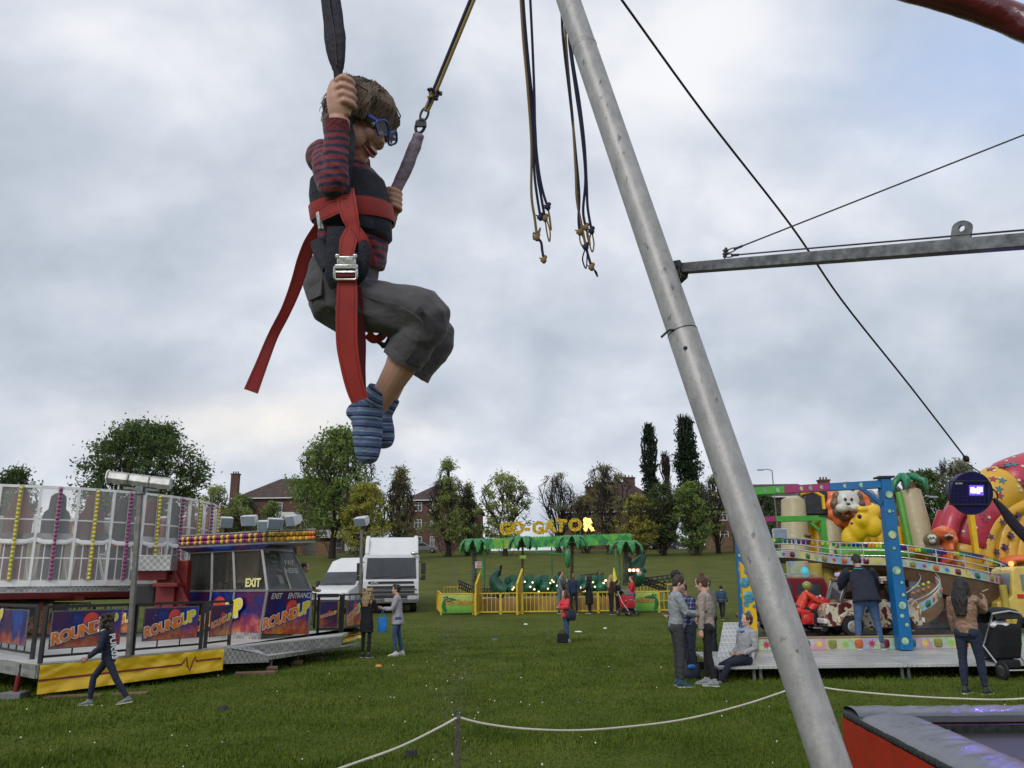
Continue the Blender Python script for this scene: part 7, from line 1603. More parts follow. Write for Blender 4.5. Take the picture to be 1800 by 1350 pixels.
GEM = {k: M('gem_' + k, c, .2, bump=0, coat=.5, var=.2, vs=20) for k, c in (('orange', (.45, .10, .02)), ('maroon', (.12, .008, .02)), ('green', (.01, .12, .05)), ('olive', (.20, .20, .03)))}
def paintk(ctx, col):
 v_ = ctx['N'].new('ShaderNodeTexVoronoi'); v_.inputs['Scale'].default_value = 3.4; ctx['L'].new(ctx['tc'].outputs['Object'], v_.inputs[0]); s_ = ctx['N'].new('ShaderNodeSeparateColor'); ctx['L'].new(v_.outputs['Color'], s_.inputs[0])
 f = mth(ctx, 'ADD', mth(ctx, 'MULTIPLY', s_.outputs[0], .75), mth(ctx, 'MULTIPLY', ctx['nz'].outputs['Fac'], .3))
 ctx['base'] = ramp(ctx, f, ((0, (.12, .38, .46)), (.26, (.40, .50, .30)), (.42, (.52, .26, .34)), (.58, (.22, .42, .55)), (.72, (.58, .52, .18)), (.86, (.50, .40, .48))), 'LINEAR')
PAINT = M('fascia_paint', (1, 1, 1), .45, var=.12, vs=9, bump=0, kind=paintk)
FLW = [M('splash_' + n, c, .4, bump=0) for n, c in (('crimson', (.42, .03, .08)), ('blue', (.02, .16, .50)), ('yellow', (.65, .50, .10)), ('lime', (.25, .45, .08)))]
def band(parent, pts, h, name='fascia', gem=.42, t=.03, start=0, gr=.085):
 """painted ribbon along pts (bottom edge) of height h with gems and splashes"""
 pts = [V(p) for p in pts]; b = MB(); up = V((0, 0, 1)); P = []
 for i, p in enumerate(pts):
  d = (pts[min(i + 1, len(pts) - 1)] - pts[max(i - 1, 0)]); n = d.cross(up).normalized(); P.append([p, p + up * h, p + up * h - n * t, p - n * t])
 b.rings(P); o = b.build(name, PAINT, parent, smooth=False); L_ = 0; nxt = gem * .5; keys = list(GEM); k = start; gs = {q: MB() for q in keys}; fl = [MB() for _ in FLW]
 for i in range(len(pts) - 1):
  a, c = pts[i], pts[i + 1]; l = (c - a).length; d = (c - a).normalized(); n = d.cross(up).normalized(); dd = d
  while nxt < L_ + l:
   q = a + d * (nxt - L_) + up * h * .5
   if k % 2 == 0:
    key = keys[(k // 2) % 4]; r = min(gr, h * .36); pr = [(r * math.copysign(abs(math.cos(t_)) ** .55, math.cos(t_)), r * math.copysign(abs(math.sin(t_)) ** .55, math.sin(t_))) for t_ in [6.2832 * j / 20 for j in range(20)]]
    gs[key].rings([[q + n * e + d * x * s + up * y * s for x, y in pr] for e, s in ((0, 1), (.014, 1), (.024, .7))])
   else:
    m_ = fl[(k // 2 + start) % 4]; r = min(gr, h * .4)
    pr = [((1 if j % 2 else .45) * r * math.cos(6.2832 * j / 14), (1 if j % 2 else .45) * r * math.sin(6.2832 * j / 14)) for j in range(14)]; m_.rings([[q + n * e + d * x + up * y for x, y in pr] for e in (0, .004)])
   nxt += gem * .5; k += 1
  L_ += l
 for key in keys:
  if gs[key].v: gs[key].build('coloured_lamp', GEM[key], o)
 for m_, f in zip(FLW, fl):
  if f.v: f.build('painted_splash', m_, o)
 return o
def convoy():
 z0 = .24; a = onz(1262, 1172, z0); y0 = a.y; zt = .34; yf = y0 + 1.75
 X = lambda px, Y, py=1100: at(px, py, Y).x
 GR = 'silver deck plates along the front of the convoy ride'
 def plate(label, xa, xb, ya, yb, za, zb):
  th = thing('deck_plate', label, 'platform', ((xa + xb) / 2, ya, 0), group=GR); b = MB(); t = .045
  P = [(xa, ya, za), (xb, ya, za), (xb, yb, zb), (xa, yb, zb)]; b.rings([[V(p) for p in P], [V(p) - V((0, 0, t)) for p in P]]); b.build('plate', DECK2, th, smooth=False, bevel=.004)
  b = MB(); [b.bar((x, ya + .12, 0), (x, ya + .12, za - t), .045) for x in (xa + .05, xb - .05)]; b.build('leg', galv, th); b = MB(); b.bar((xa, yb - .05, .0), (xa, yb - .05, zb - t), .05); b.bar((xb, yb - .05, 0), (xb, yb - .05, zb - t), .05); b.bar((xa, yb - .1, .1), (xb, yb - .1, .1), .1, .14); b.build('bearer', black, th)
 x0 = a.x; x1 = X(1334, y0, 1172); x2 = X(1596, y0, 1172)
 plate('silver deck plate where the boy in the grey hoodie sits', x0, x1 - .01, y0, yf, z0, zt); plate('silver deck plate between the mast and the blue gantry post', x1, x2 - .01, y0, yf, z0, zt); plate('long silver deck plate right of the blue gantry post', x2, x2 + 3.3, y0, yf, z0, zt)
 # end ramp plate rising at the left
 p = V((x0 - .02, y0 + .9, .2)); q = at(1290, 1085, y0 + 3.2); b = MB(); P = [V((x0 + .02, y0 + .25, .22)), V((x0 + .65, y0 + .25, .22)), V((q.x + .5, y0 + 3.1, .80)), V((q.x - .25, y0 + 3.1, .80))]; b.rings([P, [r - V((0, 0, .04)) for r in P]]); tag(b.build('end_ramp', DECK2, smooth=False), 'sloping grey ramp plate behind the seated boy', 'ramp')
 th = thing('convoy_ride', 'colourful children\'s convoy ride with painted fascia boards and raised spiral track', 'fairground ride', (x2, yf + 1, 0))
 xl = X(1300, yf, 1120)
 band(th, [(xl, yf + .02, zt + .0), (x2 + 3.4, yf + .02, zt + .0)], .215, gem=.50)
 b = MB(); b.prism([(xl, yf + .1), (x2 + 3.4, yf + .1), (x2 + 7, yf + 8), (X(1350, yf + 8), yf + 8), (X(1340, yf + 3), yf + 3)], (0, 0, .065), (1, 0, 0), (0, 1, 0), .47); b.build('floor', M('ride_floor_dark', (.045, .04, .04), .7, var=.4), th); b = MB(); b.bar((xl, yf + .03, zt + .235), (x2 + 3.4, yf + .03, zt + .235), .05, .03); b.build('top_trim', M('trim_tan', (.30, .22, .10), .5), th)
 # raised track
 def Q(px, py, Y): return at(px, py, Y)
 Yr = yf + 1.7
 low = [Q(1362, 980, Yr + 2.2), Q(1400, 981, Yr + 1.8), Q(1440, 987, Yr + 1.2), Q(1480, 992, Yr + .8), Q(1520, 993, Yr + .5), Q(1560, 994, Yr + .3), Q(1600, 998, Yr + .1), Q(1650, 1006, Yr), Q(1700, 1015, Yr), Q(1740, 1023, Yr + .2), Q(1765, 1029, Yr + .7), Q(1774, 1034, Yr + 1.3), Q(1770, 1036, Yr + 2.0)]
 lw = spl(low, 4); band(th, lw, .165, 'track_fascia', gem=.46, start=1, gr=.06)
 b = MB(); n = len(lw); R_ = []
 for i, p in enumerate(lw):
  t = i / (n - 1); wd = 1.5; dp = .10 + .38 * math.sin(math.pi * max(0, min(1, (t - .42) / .55))) if t > .42 else .10
  R_.append([p + V((0, .03, 0)), p + V((0, .035, .16)), p + V((0, wd, .16)), p + V((0, wd, 0)), p + V((0, wd * .6, -dp)), p + V((0, .18, -dp))])
 b.rings(R_); b.build('track_body', M('track_brown', (.16, .095, .05), .7, var=.2), th, smooth=False)
 # floor of the track behind and rails
 b = MB(); [b.tube([p + V((0, .0, .20)) + V((0, 0, h)) for p in lw], .013, 6) for h in (.0, .12, .27)]
 for i in range(0, n, 4): b.tube([lw[i] + V((0, 0, .16)), lw[i] + V((0, 0, .47))], .014, 6)
 b.build('hand_rail', chrome, th)
 back = [Q(1357, 946, Yr + 3.6), Q(1420, 950, Yr + 3.2), Q(1500, 954, Yr + 2.8), Q(1560, 957, Yr + 2.3), Q(1610, 962, Yr + 2.0), Q(1660, 967, Yr + 1.8), Q(1710, 973, Yr + 1.8), Q(1750, 984, Yr + 2.1), Q(1785, 1000, Yr + 2.6), Q(1800, 1012, Yr + 3)]
 bl = spl(back, 9); b = MB(); b.tube(bl, .012, 5); b.build('lamp_cable', black, th); cols = [M('lampshade_' + k, c, .3, bump=0) for k, c in (('lime', (.45, .60, .05)), ('green', (.02, .22, .08)), ('teal', (.01, .12, .20)), ('blue', (.01, .03, .25)), ('purple', (.08, .01, .15)), ('orange', (.60, .25, .04)))]
 G_ = [MB() for _ in cols]
 for i, p in enumerate(bl[::1]): k = (i // 2) % 6; G_[k].tube([p - V((0, 0, .01)), p - V((0, 0, .075)), p - V((0, 0, .105))], [.042, .045, .030], 8)
 for i, p in enumerate(lw[14:36]): k = (i // 2 + 3) % 6; q = p + V((0, 1.5, .30)); G_[k].tube([q, q - V((0, 0, .07))], [.035, .03], 8)
 for g, c in zip(G_, cols): g.build('coloured_lamps', c, th)['kind'] = 'stuff'
 # inner deck clutter: grey back band of the upper track
 mid = [p + V((0, 1.6, .02)) for p in lw[:40]]; band(th, mid, .13, 'track_fascia', gem=.6, start=3, gr=.05)
 b = MB()
 for px, py0, py1, Y, w in ((1432, 990, 1078, yf + 2.6, .30), (1455, 985, 1075, yf + 3.2, .30), (1532, 992, 1070, yf + 2.9, .42), (1676, 1033, 1092, yf + 2.3, .12), (1683, 1040, 1094, yf + 2.5, .12), (1762, 1028, 1090, yf + 1.9, .15)): t = Q(px, py0, Y); b.tube([V((t.x, t.y, .5)), V((t.x, t.y, t.z))], w / 2, 14)
 b.build('pillar', M('pillar_yellow', (.42, .32, .05), .5, var=.15), th)
 # small ramped loop in the middle
 cc = Q(1630, 1062, yf + 1.25); rx = .42; loop = []
 pts = [Q(1588, 1082, yf + .75), Q(1612, 1078, yf + .62), Q(1636, 1067, yf + .6), Q(1652, 1052, yf + .75), Q(1656, 1040, yf + 1.1), Q(1648, 1028, yf + 1.6)]; lp = spl(pts, 4)
 band(th, lp, .17, 'track_fascia', gem=.34, start=2, gr=.06); b = MB(); b.rings([[p - V((0, 0, .25)), p, p + V((-.05, .6, .15)), p + V((-.05, .6, -.25))] for p in lp]); b.build('track_body', _mc['track_brown'], th, smooth=False)
 b = MB(); b.tube([p + V((0, .02, .24)) for p in lp], .013, 6); b.tube([p + V((-.25, .3, .30)) for p in lp[4:]], .013, 6); b.build('hand_rail', chrome, th)
 b = MB(); P = [Q(1598, 1022, yf + 1.9), Q(1640, 1023, yf + 1.9), Q(1655, 1040, yf + 1.3), Q(1605, 1072, yf + 1.0)]; b.rings([P, [q + V((0, .04, -.02)) for q in P]]); b.build('track_floor', M('floor_purple_grey', (.12, .11, .16), .6), th, smooth=False)
 for g in range(2):
  m = MB()
  for k in range(4): m.ball(Q(1605 + 9 * k + 18 * g * 0, 1034 - 3.2 * k + g * 9, yf + 1.2), .035, 8, 6)
  m.build('coloured_lamps', cols[(0, 5)[g]], th)
 # dark back wall & bits under the track
 b = MB(); b.box((X(1600, yf + 4.5), yf + 4.6, 1.1), (5.2, .06, 1.1)); b.build('back_panel', M('back_brown', (.09, .055, .035), .8, var=.6, vs=2), th)
 b = MB(); [b.box(Q(px, py, yf + 3.4), s) for px, py, s in ((1405, 1000, (.5, .3, .35)), (1655, 1080, (.5, .3, .2)), (1640, 1095, (.9, .4, .2)), (1700, 1080, (.5, .3, .25)))]; b.build('painted_box', PAINT, th, split=True)
 # gantries
 def gantry(label, post_b, post_t, beam, w, hh, brace=None, bub=True, wt=.9):
  Pb, Pt = V(post_b), V(post_t); t_ = thing('gantry', label, 'gantry', Pb); b = MB(); d = (Pt - Pb); side = V((1, 0, 0)); R_ = []
  for k, s in ((0, 1), (1, wt)): p = Pb.lerp(Pt, k); R_.append([p + V((x * w / 2 * s, y * w * .55 * s, 0)) for x, y in ((-1, -1), (1, -1), (1, 1), (-1, 1))])
  b.rings(R_); b.build('post', beam[0][2] if len(beam[0]) > 2 else BLUE, t_, smooth=False, bevel=.008)
  for p, q, m in beam: b = MB(); b.bar(p, q, hh, .16, side=(0, 0, 1)); b.build('beam', m, t_, bevel=.006)
  if brace: b = MB(); b.bar(brace[0], brace[1], .07); b.build('brace', beam[0][2], t_)
  b = MB(); b.box(Pt + V((0, 0, .03)), (w * 1.3, w * 1.2, .035)); b.build('cap', dsteel, t_)
  if bub:
   b = MB(); rnd = random.Random(4)
   for f, r in ((.05, .085), (.14, .045), (.19, .05), (.25, .09), (.31, .04), (.38, .04), (.45, .10), (.58, .04), (.66, .10), (.80, .045), (.80, .02), (.90, .09)): c = Pb.lerp(Pt, f) + V((rnd.choice((-.03, .04, .0)), -w * .55 - .004, 0)); bubble(b, c, r * .78, (1, 0, 0), (0, 0, 1))
   b.build('bubbles', [BUB, BUBR], t_, smooth=False)
  return t_
 Yp = yf - .12; Pb = at(1590, 1143, Yp); Pt = at(1556, 842, Yp); Pt.x = Pb.x + .02; Pb.z = zt + .005
 L0 = at(1320, 856, Yp + .9); bz = Pt - V((0, 0, .10)); L0.z = bz.z - .02; m1, m2 = bz.lerp(L0, .40), bz.lerp(L0, .74); L9 = bz.lerp(L0, 1.02)
 # post really leans with its taper in the photo
 gt = gantry('tall blue gantry post with painted bubbles and a multicoloured beam', Pb, Pt, [(bz, m1, BLUE), (m1, m2, MAG), (m2, L9, LGRN)], .235, .15, brace=(at(1514, 858, Yp), at(1549, 886, Yp)), wt=.82)
 b = MB()
 for f, r in ((.18, .05), (.30, .04), (.47, .04), (.55, .05), (.62, .045), (.80, .05), (.9, .04)): c = bz.lerp(L0, f); bubble(b, c + V((0, -.086, 0)), r, (1, 0, 0), (0, 0, 1))
 b.build('bubbles', [BUB, BUBR], gt, smooth=False)
 Yq = yf + 5.5; a = at(1340, 913, Yq); c = at(1445, 911, Yq); gantry('smaller green and magenta gantry further back on the ride', V((c.x, Yq, .5)), c + V((0, 0, .02)), [(c, a.lerp(c, .22), LGRN), (a.lerp(c, .22), a, MAG)], .15, .14, brace=(at(1422, 917, Yq), at(1440, 932, Yq)), bub=False)
 # left blue post and yellow side panel with bubbles
 Yl = yf + .6; tl = thing('gantry', 'left blue gantry post beside the yellow bubble panel', 'gantry', V((at(1306, 1078, Yl).x, Yl, .4))); b = MB(); p0, p1 = at(1308, 1120, Yl), at(1296, 930, Yl); b.bar(p0, p1, .11); b.build('post', BLUE, tl)
 b = MB(); [bubble(b, p0.lerp(p1, f) + V((0, -.056, 0)), r, (1, 0, 0), (0, 0, 1)) for f, r in ((.2, .03), (.38, .045), (.5, .03), (.62, .05), (.75, .03), (.9, .045))]; b.build('bubbles', [BUB, BUBR], tl, smooth=False)
 Yy = yf - .05; out = [at(x, y, Yy) for x, y in ((1316, 1149), (1333, 1149), (1331, 1085), (1323, 1030), (1312, 1000), (1301, 987))]; b = MB(); b.rings([out, [q + V((0, .12, 0)) for q in out]]); yo = b.build('side_panel', YPAN, smooth=False, bevel=.004); tag(yo, 'tall yellow side panel with blue bubbles beside the seated boy', 'panel'); WM[yo.name] = Matrix.Translation(yo.location)
 b = MB(); bbl = M('bubble_blue', (.06, .24, .30), .4, bump=0, var=.5, vs=20)
 for x, y, r in ((1309, 1024, 9), (1317, 1050, 10), (1312, 1062, 5), (1316, 1077, 4), (1320, 1092, 3.5), (1320, 1131, 8), (1311, 1005, 4), (1326, 1066, 3)): c = at(x, y, Yy - .004); r_ = r / FPX * Yy; b.rings([[c - V((0, k, 0)) + V((r_ * math.cos(t) * s, 0, r_ * math.sin(t) * s)) for t in [6.2832 * i / 16 for i in range(16)]] for k, s in ((0, 1), (.008, .9))])
 b.build('bubbles', bbl, yo)
 # ---- vehicles
 zf = .54
 def base(px, Y): t = at(px, 1100, Y); return (t.x, Y, zf)
 camo = M('camo_paint', (1, 1, 1), .35, bump=0, var=.05, coat=.3, kind=lambda ctx, col: ctx.__setitem__('base', ramp(ctx, (lambda n: (n.inputs['Scale'].__setattr__('default_value', 4.2), n.inputs['Detail'].__setattr__('default_value', 2), ctx['L'].new(ctx['tc'].outputs['Object'], n.inputs[0]), n.outputs['Fac'])[-1])(ctx['N'].new('ShaderNodeTexNoise')), ((0, (.10, .015, .015)), (.40, (.55, .50, .38)), (.54, (.30, .15, .06)), (.60, (.58, .54, .44)), (.70, (.04, .18, .07)), (.78, (.5, .46, .35))))))
 j = thing('toy_jeep', 'camouflage painted ambulance jeep ride car behind the man in navy', 'ride vehicle', base(1524, yf + .85)); s_ = .97
 def pr(pts, y0, y1, m, name, par=j, bev=.02): b = MB(); b.rings([[V((x, y, z)) for x, z in pts] for y in (y0, y1)]); return b.build(name, m, par, smooth=False, local=True, bevel=bev)
 pr([(-.92, .20), (-.95, .50), (-.90, .62), (-.45, .66), (-.42, .70), (.55, .70), (.86, .66), (.92, .5), (.92, .2), (.62, .16), (-.2, .16)], -.42, .42, camo, 'body')
 for sx in (-.48, .50):
  pr([(sx - .30, .22), (sx - .27, .38), (sx - .15, .47), (sx + .15, .47), (sx + .27, .38), (sx + .30, .22), (sx + .24, .22), (sx + .12, .40), (sx - .12, .40), (sx - .24, .22)], -.50, .50, camo, 'mudguard')
  for s in (-1, 1): wheel(j, (sx, s * .44, .20), .20, .16)
 pr([(-.45, 1.04), (-.52, 1.12), (.62, 1.14), (.60, 1.05)], -.40, .40, camo, 'roof')
 b = MB(); [b.bar((x0_, y, .68), (x1_, y, 1.06), .045) for x0_, x1_ in ((-.62, -.46), (.02, .02), (.58, .56)) for y in (-.38, .38)]; b.build('roof_post', chrome, j, local=True)
 b = MB(); b.box((-.22, 0, 1.19), (.42, .6, .08)); lb = b.build('light_bar', M('lilac_lamp', (.45, .42, .62), .2, emit=((.5, .45, .9), .25)), j, local=True, bevel=.02); b = MB(); b.box((-.22, -.41, 1.09), (.40, .02, .08)); b.build('roof_sign', M('sign_violet', (.3, .28, .6), .4, emit=((.4, .35, .8), .25)), j, local=True)
 b = MB(); b.box((-.30, -.426, .56), (.17, .01, .17)); cr = b.build('cross_panel', WHITE, j, local=True); b = MB(); b.box((-.30, -.434, .56), (.11, .01, .035)); b.box((-.30, -.436, .56), (.035, .01, .11)); b.build('red_cross', M('cross_red', (.5, .01, .02)), cr, local=True)
 b = MB(); b.add([(-.60, -.36, .70), (-.60, .36, .70), (-.47, .36, 1.03), (-.47, -.36, 1.03)], [(0, 1, 2, 3)]); b.build('windscreen', PANE, j, local=True); b = MB(); b.box((.1, 0, .72), (.7, .6, .3)); b.box((.42, 0, .85), (.1, .6, .3)); b.build('seat', M('seat_brown', (.08, .03, .02)), j, local=True, bevel=.03)
 b = MB(); b.box((-.96, 0, .30), (.08, .84, .1)); b.box((.95, 0, .3), (.08, .8, .1)); b.build('bumper', WHITE, j, local=True, bevel=.02)
 # motorbikes
 mr = M('bike_red', (.55, .02, .015), .3, bump=0, coat=.4)
 def bike(label, px, Y, col, yaw=0):
  k = thing('toy_motorbike', label, 'ride vehicle', base(px, Y), yaw, 'toy motorbikes on the convoy ride')
  for x in (-.34, .34): wheel(k, (x, 0, .19), .19, .11)
  b = MB(); b.tube(spl([(-.55, 0, .38), (-.30, 0, .50), (0, 0, .46), (.2, 0, .62), (.42, 0, .56), (.5, 0, .36)], 3), [(.10, .06)] * 4 + [(.15, .10)] * 6 + [(.17, .16)] * 3 + [(.15, .2)] * 3, 12, side=(0, 1, 0)); b.build('fairing', col, k, smooth=True, local=True)
  b = MB(); b.ball((-.18, 0, .55), (.22, .11, .06)); b.build('saddle', black, k, smooth=True, local=True); b = MB(); b.tube([(.24, -.22, .78), (.30, 0, .72), (.24, .22, .78)], .018, 7); b.tube([(.34, 0, .2), (.28, 0, .70)], .02, 7); b.tube([(-.34, .0, .2), (-.1, 0, .35), (.1, 0, .3)], .03, 7); b.build('handlebar', chrome, k, local=True)
  b = MB(); b.box((.0, -.125, .34), (.30, .03, .22)); b.ball((-.02, -.14, .33), (.10, .02, .10)); b.build('side_panel', col, k, local=True, bevel=.01); b = MB(); b.ball((.48, 0, .56), (.04, .07, .07)); b.build('headlamp', M('amber_glow', (.8, .2, .05), .3, emit=((1, .25, .05), 2.5)), k, local=True); return k
 bike('bright red toy motorbike just left of the camouflage jeep', 1418, yf + .95, mr, .1); bike('dark toy motorbike half hidden behind the mast', 1345, yf + 1.0, M('bike_dark', (.05, .02, .06), .3, bump=0))
 # box at the back of the bike with rail
 b = MB(); c = V(base(1428, yf + 1.4)); b.box(c + V((0, 0, .62)), (.42, .4, .3)); o = b.build('top_box', mr, smooth=False, bevel=.02); tag(o, 'red luggage box mounted behind the red toy motorbike', 'box')
 # fire engine
 f = thing('toy_fire_engine', 'dark red fire engine ride car behind the child in the green helmet', 'ride vehicle', base(1400, yf + 2.3)); dr = M('engine_red', (.16, .01, .015), .35, bump=0, coat=.3)
 pr([(-.8, .2), (-.8, 1.05), (-.7, 1.15), (.55, 1.15), (.62, 1.0), (.66, .2)], -.42, .42, dr, 'body', f, .04); b = MB(); b.box((.2, -.43, .85), (.5, .02, .3)); b.box((-.4, -.43, .85), (.45, .02, .3)); b.build('window', PANE, f, local=True)
 for x in (-.5, .45): wheel(f, (x, -.36, .2), .2, .14); wheel(f, (x, .36, .2), .2, .14)
 b = MB(); [b.bar((-.75, y, 1.22), (.5, y, 1.22), .03) for y in (-.15, .15)]; [b.bar((-.7 + .2 * k, -.15, 1.22), (-.7 + .2 * k, .15, 1.22), .022) for k in range(6)]; b.build('ladder', chrome, f, local=True); b = MB(); b.ball((.3, 0, 1.25), (.09, .09, .12)); b.build('beacon', M('beacon_teal', (.02, .25, .30), .2, emit=((.05, .5, .6), .6)), f, local=True)
 # yellow truck at the right edge
 k = thing('toy_truck', 'yellow toy truck ride car cut off by the right edge', 'ride vehicle', base(1793, yf + 2.3)); yt = M('truck_yellow', (.62, .46, .10), .35, bump=0, coat=.3)
 pr([(-.42, .25), (-.42, .62), (-.30, .70), (-.22, 1.25), (-.12, 1.32), (.9, 1.32), (.9, .25)], -.40, .40, yt, 'cab', k, .03); pr([(-.62, .22), (-.62, .58), (-.40, .64), (-.40, .22)], -.36, .36, yt, 'bonnet', k, .03); b = MB(); b.add([(-.315, -.32, .78), (-.315, .32, .78), (-.235, .32, 1.18), (-.235, -.32, 1.18)], [(0, 1, 2, 3)]); b.box((.15, -.405, .98), (.44, .02, .34)); b.box((.66, -.405, .98), (.3, .02, .34)); b.build('window', M('pane_grey', (.16, .20, .24), .1, bump=0), k, local=True)
 for x in (-.38, .25, .75): wheel(k, (x, -.36, .22), .22, .15, rim=yt); wheel(k, (x, .36, .22), .22, .15, rim=yt)
 b = MB(); b.box((.25, -.412, .70), (.9, .02, .08)); b.build('stripe', mr, k, local=True); b = MB(); b.ball((-.1, -.2, 1.38), (.06, .05, .06)); b.ball((.3, -.2, 1.38), (.06, .05, .06)); b.build('roof_lamp', _mc['amber_glow'], k, local=True)
 st = thing('stool', 'small black high stool standing under the raised track', 'stool', V(base(1682, yf + 2.0))); b = MB(); c = V(base(1682, yf + 2.0)); [b.tube([c + V((x, y, 0)), c + V((x * .6, y * .6, .5))], .014, 6) for x in (-.1, .1) for y in (-.1, .1)]; b.build('legs', black, st); b = MB(); b.tube([c + V((0, 0, .5)), c + V((0, 0, .56))], .14, 14); b.build('seat', black, st)
 bs = thing('work_lamp', 'small black floodlight with grey glass on the raised track left', 'floodlight', at(1369, 945, yf + 3)); flood(bs, at(1369, 938, yf + 3), (1, 0, 0), .34, h=.22, d=.2)
 return yf, y0, z0, zt
CONV = convoy()
# ---------------------------------------------------------------- inflatables
def inflatables():
 Y = 30; q = lambda px, py, dy=0: at(px, py, Y + dy); s = Y / FPX
 im = lambda n, c: M('vinyl_' + n, c, .38, var=.08, vs=1.5, bump=.15, bs=3, coat=.15)
 ye = im('yellow', (.72, .45, .01)); be = im('beige', (.42, .36, .22)); gn = im('green', (.08, .30, .03)); gy = im('grey', (.22, .22, .25)); orr = im('orange', (.72, .16, .05)); br = im('brown', (.16, .07, .03)); rd = im('crimson', (.42, .03, .06)); am = im('amber', (.60, .34, .03)); cr = im('cream', (.55, .55, .50)); bk = im('black', (.012, .013, .015)); fern = im('fern', (.01, .16, .07))
 th = thing('inflatable_slide', 'yellow inflatable jungle slide with animal heads behind the convoy ride', 'inflatable slide', V((q(1500, 1000).x, Y, gz(0, Y))))
 def blob(lst, mat, name, vox=.06, par=None, sm=3):
  b = MB(); [b.ball(q(x, y, d), (rx * s, ry_ * s, rz * s), 16, 10) for x, y, d, rx, ry_, rz in lst]; me = remesh(b, vox, sm); return link_mesh(me, name, par or th, True, mats=[mat])
 g0 = gz(0, Y)
 # stepped yellow walls
 for x0, x1, yt, d, m in ((1385, 1445, 915, 0, ye), (1440, 1470, 870, .6, ye), (1468, 1520, 905, -.4, ye), (1520, 1600, 925, -.2, ye), (1540, 1600, 885, 1.2, ye), (1600, 1625, 960, 0, ye)):
  b = MB(); a, c = q(x0, yt, d), q(x1, yt, d); n = max(2, int((c.x - a.x) / .32));
  for i in range(n): x = a.x + (c.x - a.x) * (i + .5) / n; r = (c.x - a.x) / n * .56; b.tube([V((x, Y + d, g0)), V((x, Y + d, a.z - r)), V((x, Y + d, a.z - r * .3)), V((x, Y + d, a.z))], [r, r, r * .75, .02], 12)
  b.build('wall', m, th)
 b = MB(); b.tube([q(1398, 985, -.8), q(1396, 880, -.6), q(1395, 872, -.6)], [.5, .46, .2], 14); b.tube([q(1462, 985, -.7), q(1460, 896, -.5)], [.42, .38], 14); b.build('pillar', be, th)
 b = MB(); b.tube([q(1622, 965, -.8), q(1598, 864, -.5), q(1596, 859, -.5)], [.46, .40, .2], 14); b.build('pillar', be, th); b = MB(); b.tube([q(1600, 965, -.9), q(1580, 866, -.6)], [.14, .13], 10); b.tube([q(1408, 985, -.8), q(1408, 925, -.8)], .12, 10); b.tube([q(1447, 872, .5), q(1463, 872, .5)], .18, 10); b.build('green_edge', gn, th, split=True)
 b = MB(); [b.box(q(1428, 886, -.6), (44 * s, .8, 44 * s))]; b.build('canopy', bk, th, bevel=.1); b = MB(); b.tube([q(1408, 868, -1.0), q(1428, 863, -1.0), q(1446, 872, -1.0), q(1449, 895, -1.0)], .07, 8); b.build('canopy_trim', ye, th)
 b = MB(); c = q(1597, 852, -.5); [b.tube([c, c + V((dx * .5, 0, .30)), c + V((dx, dy, .08)), c + V((dx * 1.15, dy, -.25))], [.08, .16, .13, .03], 8) for dx, dy in ((-.55, -.1), (.6, 0), (-.3, -.5), (.35, -.5), (.05, .4))]; b.build('palm_leaves', fern, th); b = MB(); b.tube([c - V((0, 0, .35)), c + V((0, 0, .1))], .22, 10); b.build('palm_stump', br, th)
 # lion
 blob([(1490 + 30 * math.cos(a) * 1.0, 888 + 30 * math.sin(a), -.9, 12, 10, 12) for a in [6.283 * i / 12 for i in range(12)]] + [(1490, 888, -.8, 26, 10, 30)], orr, 'lion_mane')
 blob([(1490 + 23 * math.cos(a), 886 + 24 * math.sin(a), -1.15, 8, 8, 8) for a in [6.283 * i / 10 for i in range(10)]], im('mane_brown', (.14, .08, .05)), 'lion_mane_inner')
 hd = blob([(1491, 880, -1.3, 19, 12, 18), (1480, 893, -1.6, 11, 9, 8), (1502, 893, -1.6, 11, 9, 8), (1478, 864, -1.2, 6, 5, 6), (1504, 864, -1.2, 6, 5, 6)], cr, 'lion_face', .05); blob([(1486, 878, -1.68, 3, 2, 3.4), (1497, 878, -1.68, 3, 2, 3.4), (1491.5, 886, -1.85, 4, 3, 2.5)], bk, 'lion_features', .03, hd); blob([(1491, 905, -1.2, 14, 8, 10)], orr, 'lion_mouth', .05); blob([(1491, 908, -1.45, 9, 5, 7)], im('dark_mouth', (.12, .03, .01)), 'mouth_hole', .05)
 # elephant
 blob([(1552, 880, -.3, 16, 14, 20), (1530, 872, -.6, 9, 8, 12), (1578, 880, .1, 12, 10, 28), (1545, 895, -.8, 12, 10, 10), (1568, 862, -.2, 10, 8, 10), (1570, 915, 0, 10, 9, 22)], gy, 'elephant'); blob([(1541, 868, -.95, 3.5, 2, 4.5)], cr, 'elephant_eye', .04)
 # giraffe
 gf = blob([(1526, 904, -2.0, 17, 13, 14), (1536, 899, -2.0, 12, 11, 12), (1516, 915, -2.1, 14, 12, 14), (1508, 930, -1.9, 15, 14, 20), (1498, 948, -1.7, 18, 14, 22), (1516, 895, -2.2, 9, 6, 5), (1534, 925, -2.1, 16, 12, 18), (1510, 893, -2.0, 5, 4, 5), (1552, 910, -1.4, 14, 5, 3.5), (1549, 906, -1.6, 4, 4, 7)], ye, 'giraffe', .05)
 blob([(1511, 908, -2.6, 4.2, 2.4, 4.2)], bk, 'giraffe_eye', .03, gf); blob([(1497, 920, -2.8, 3.5, 1.5, 3), (1501, 898, -2.3, 3.4, 3, 4)], im('mauve', (.16, .05, .07)), 'giraffe_patch', .03, gf)
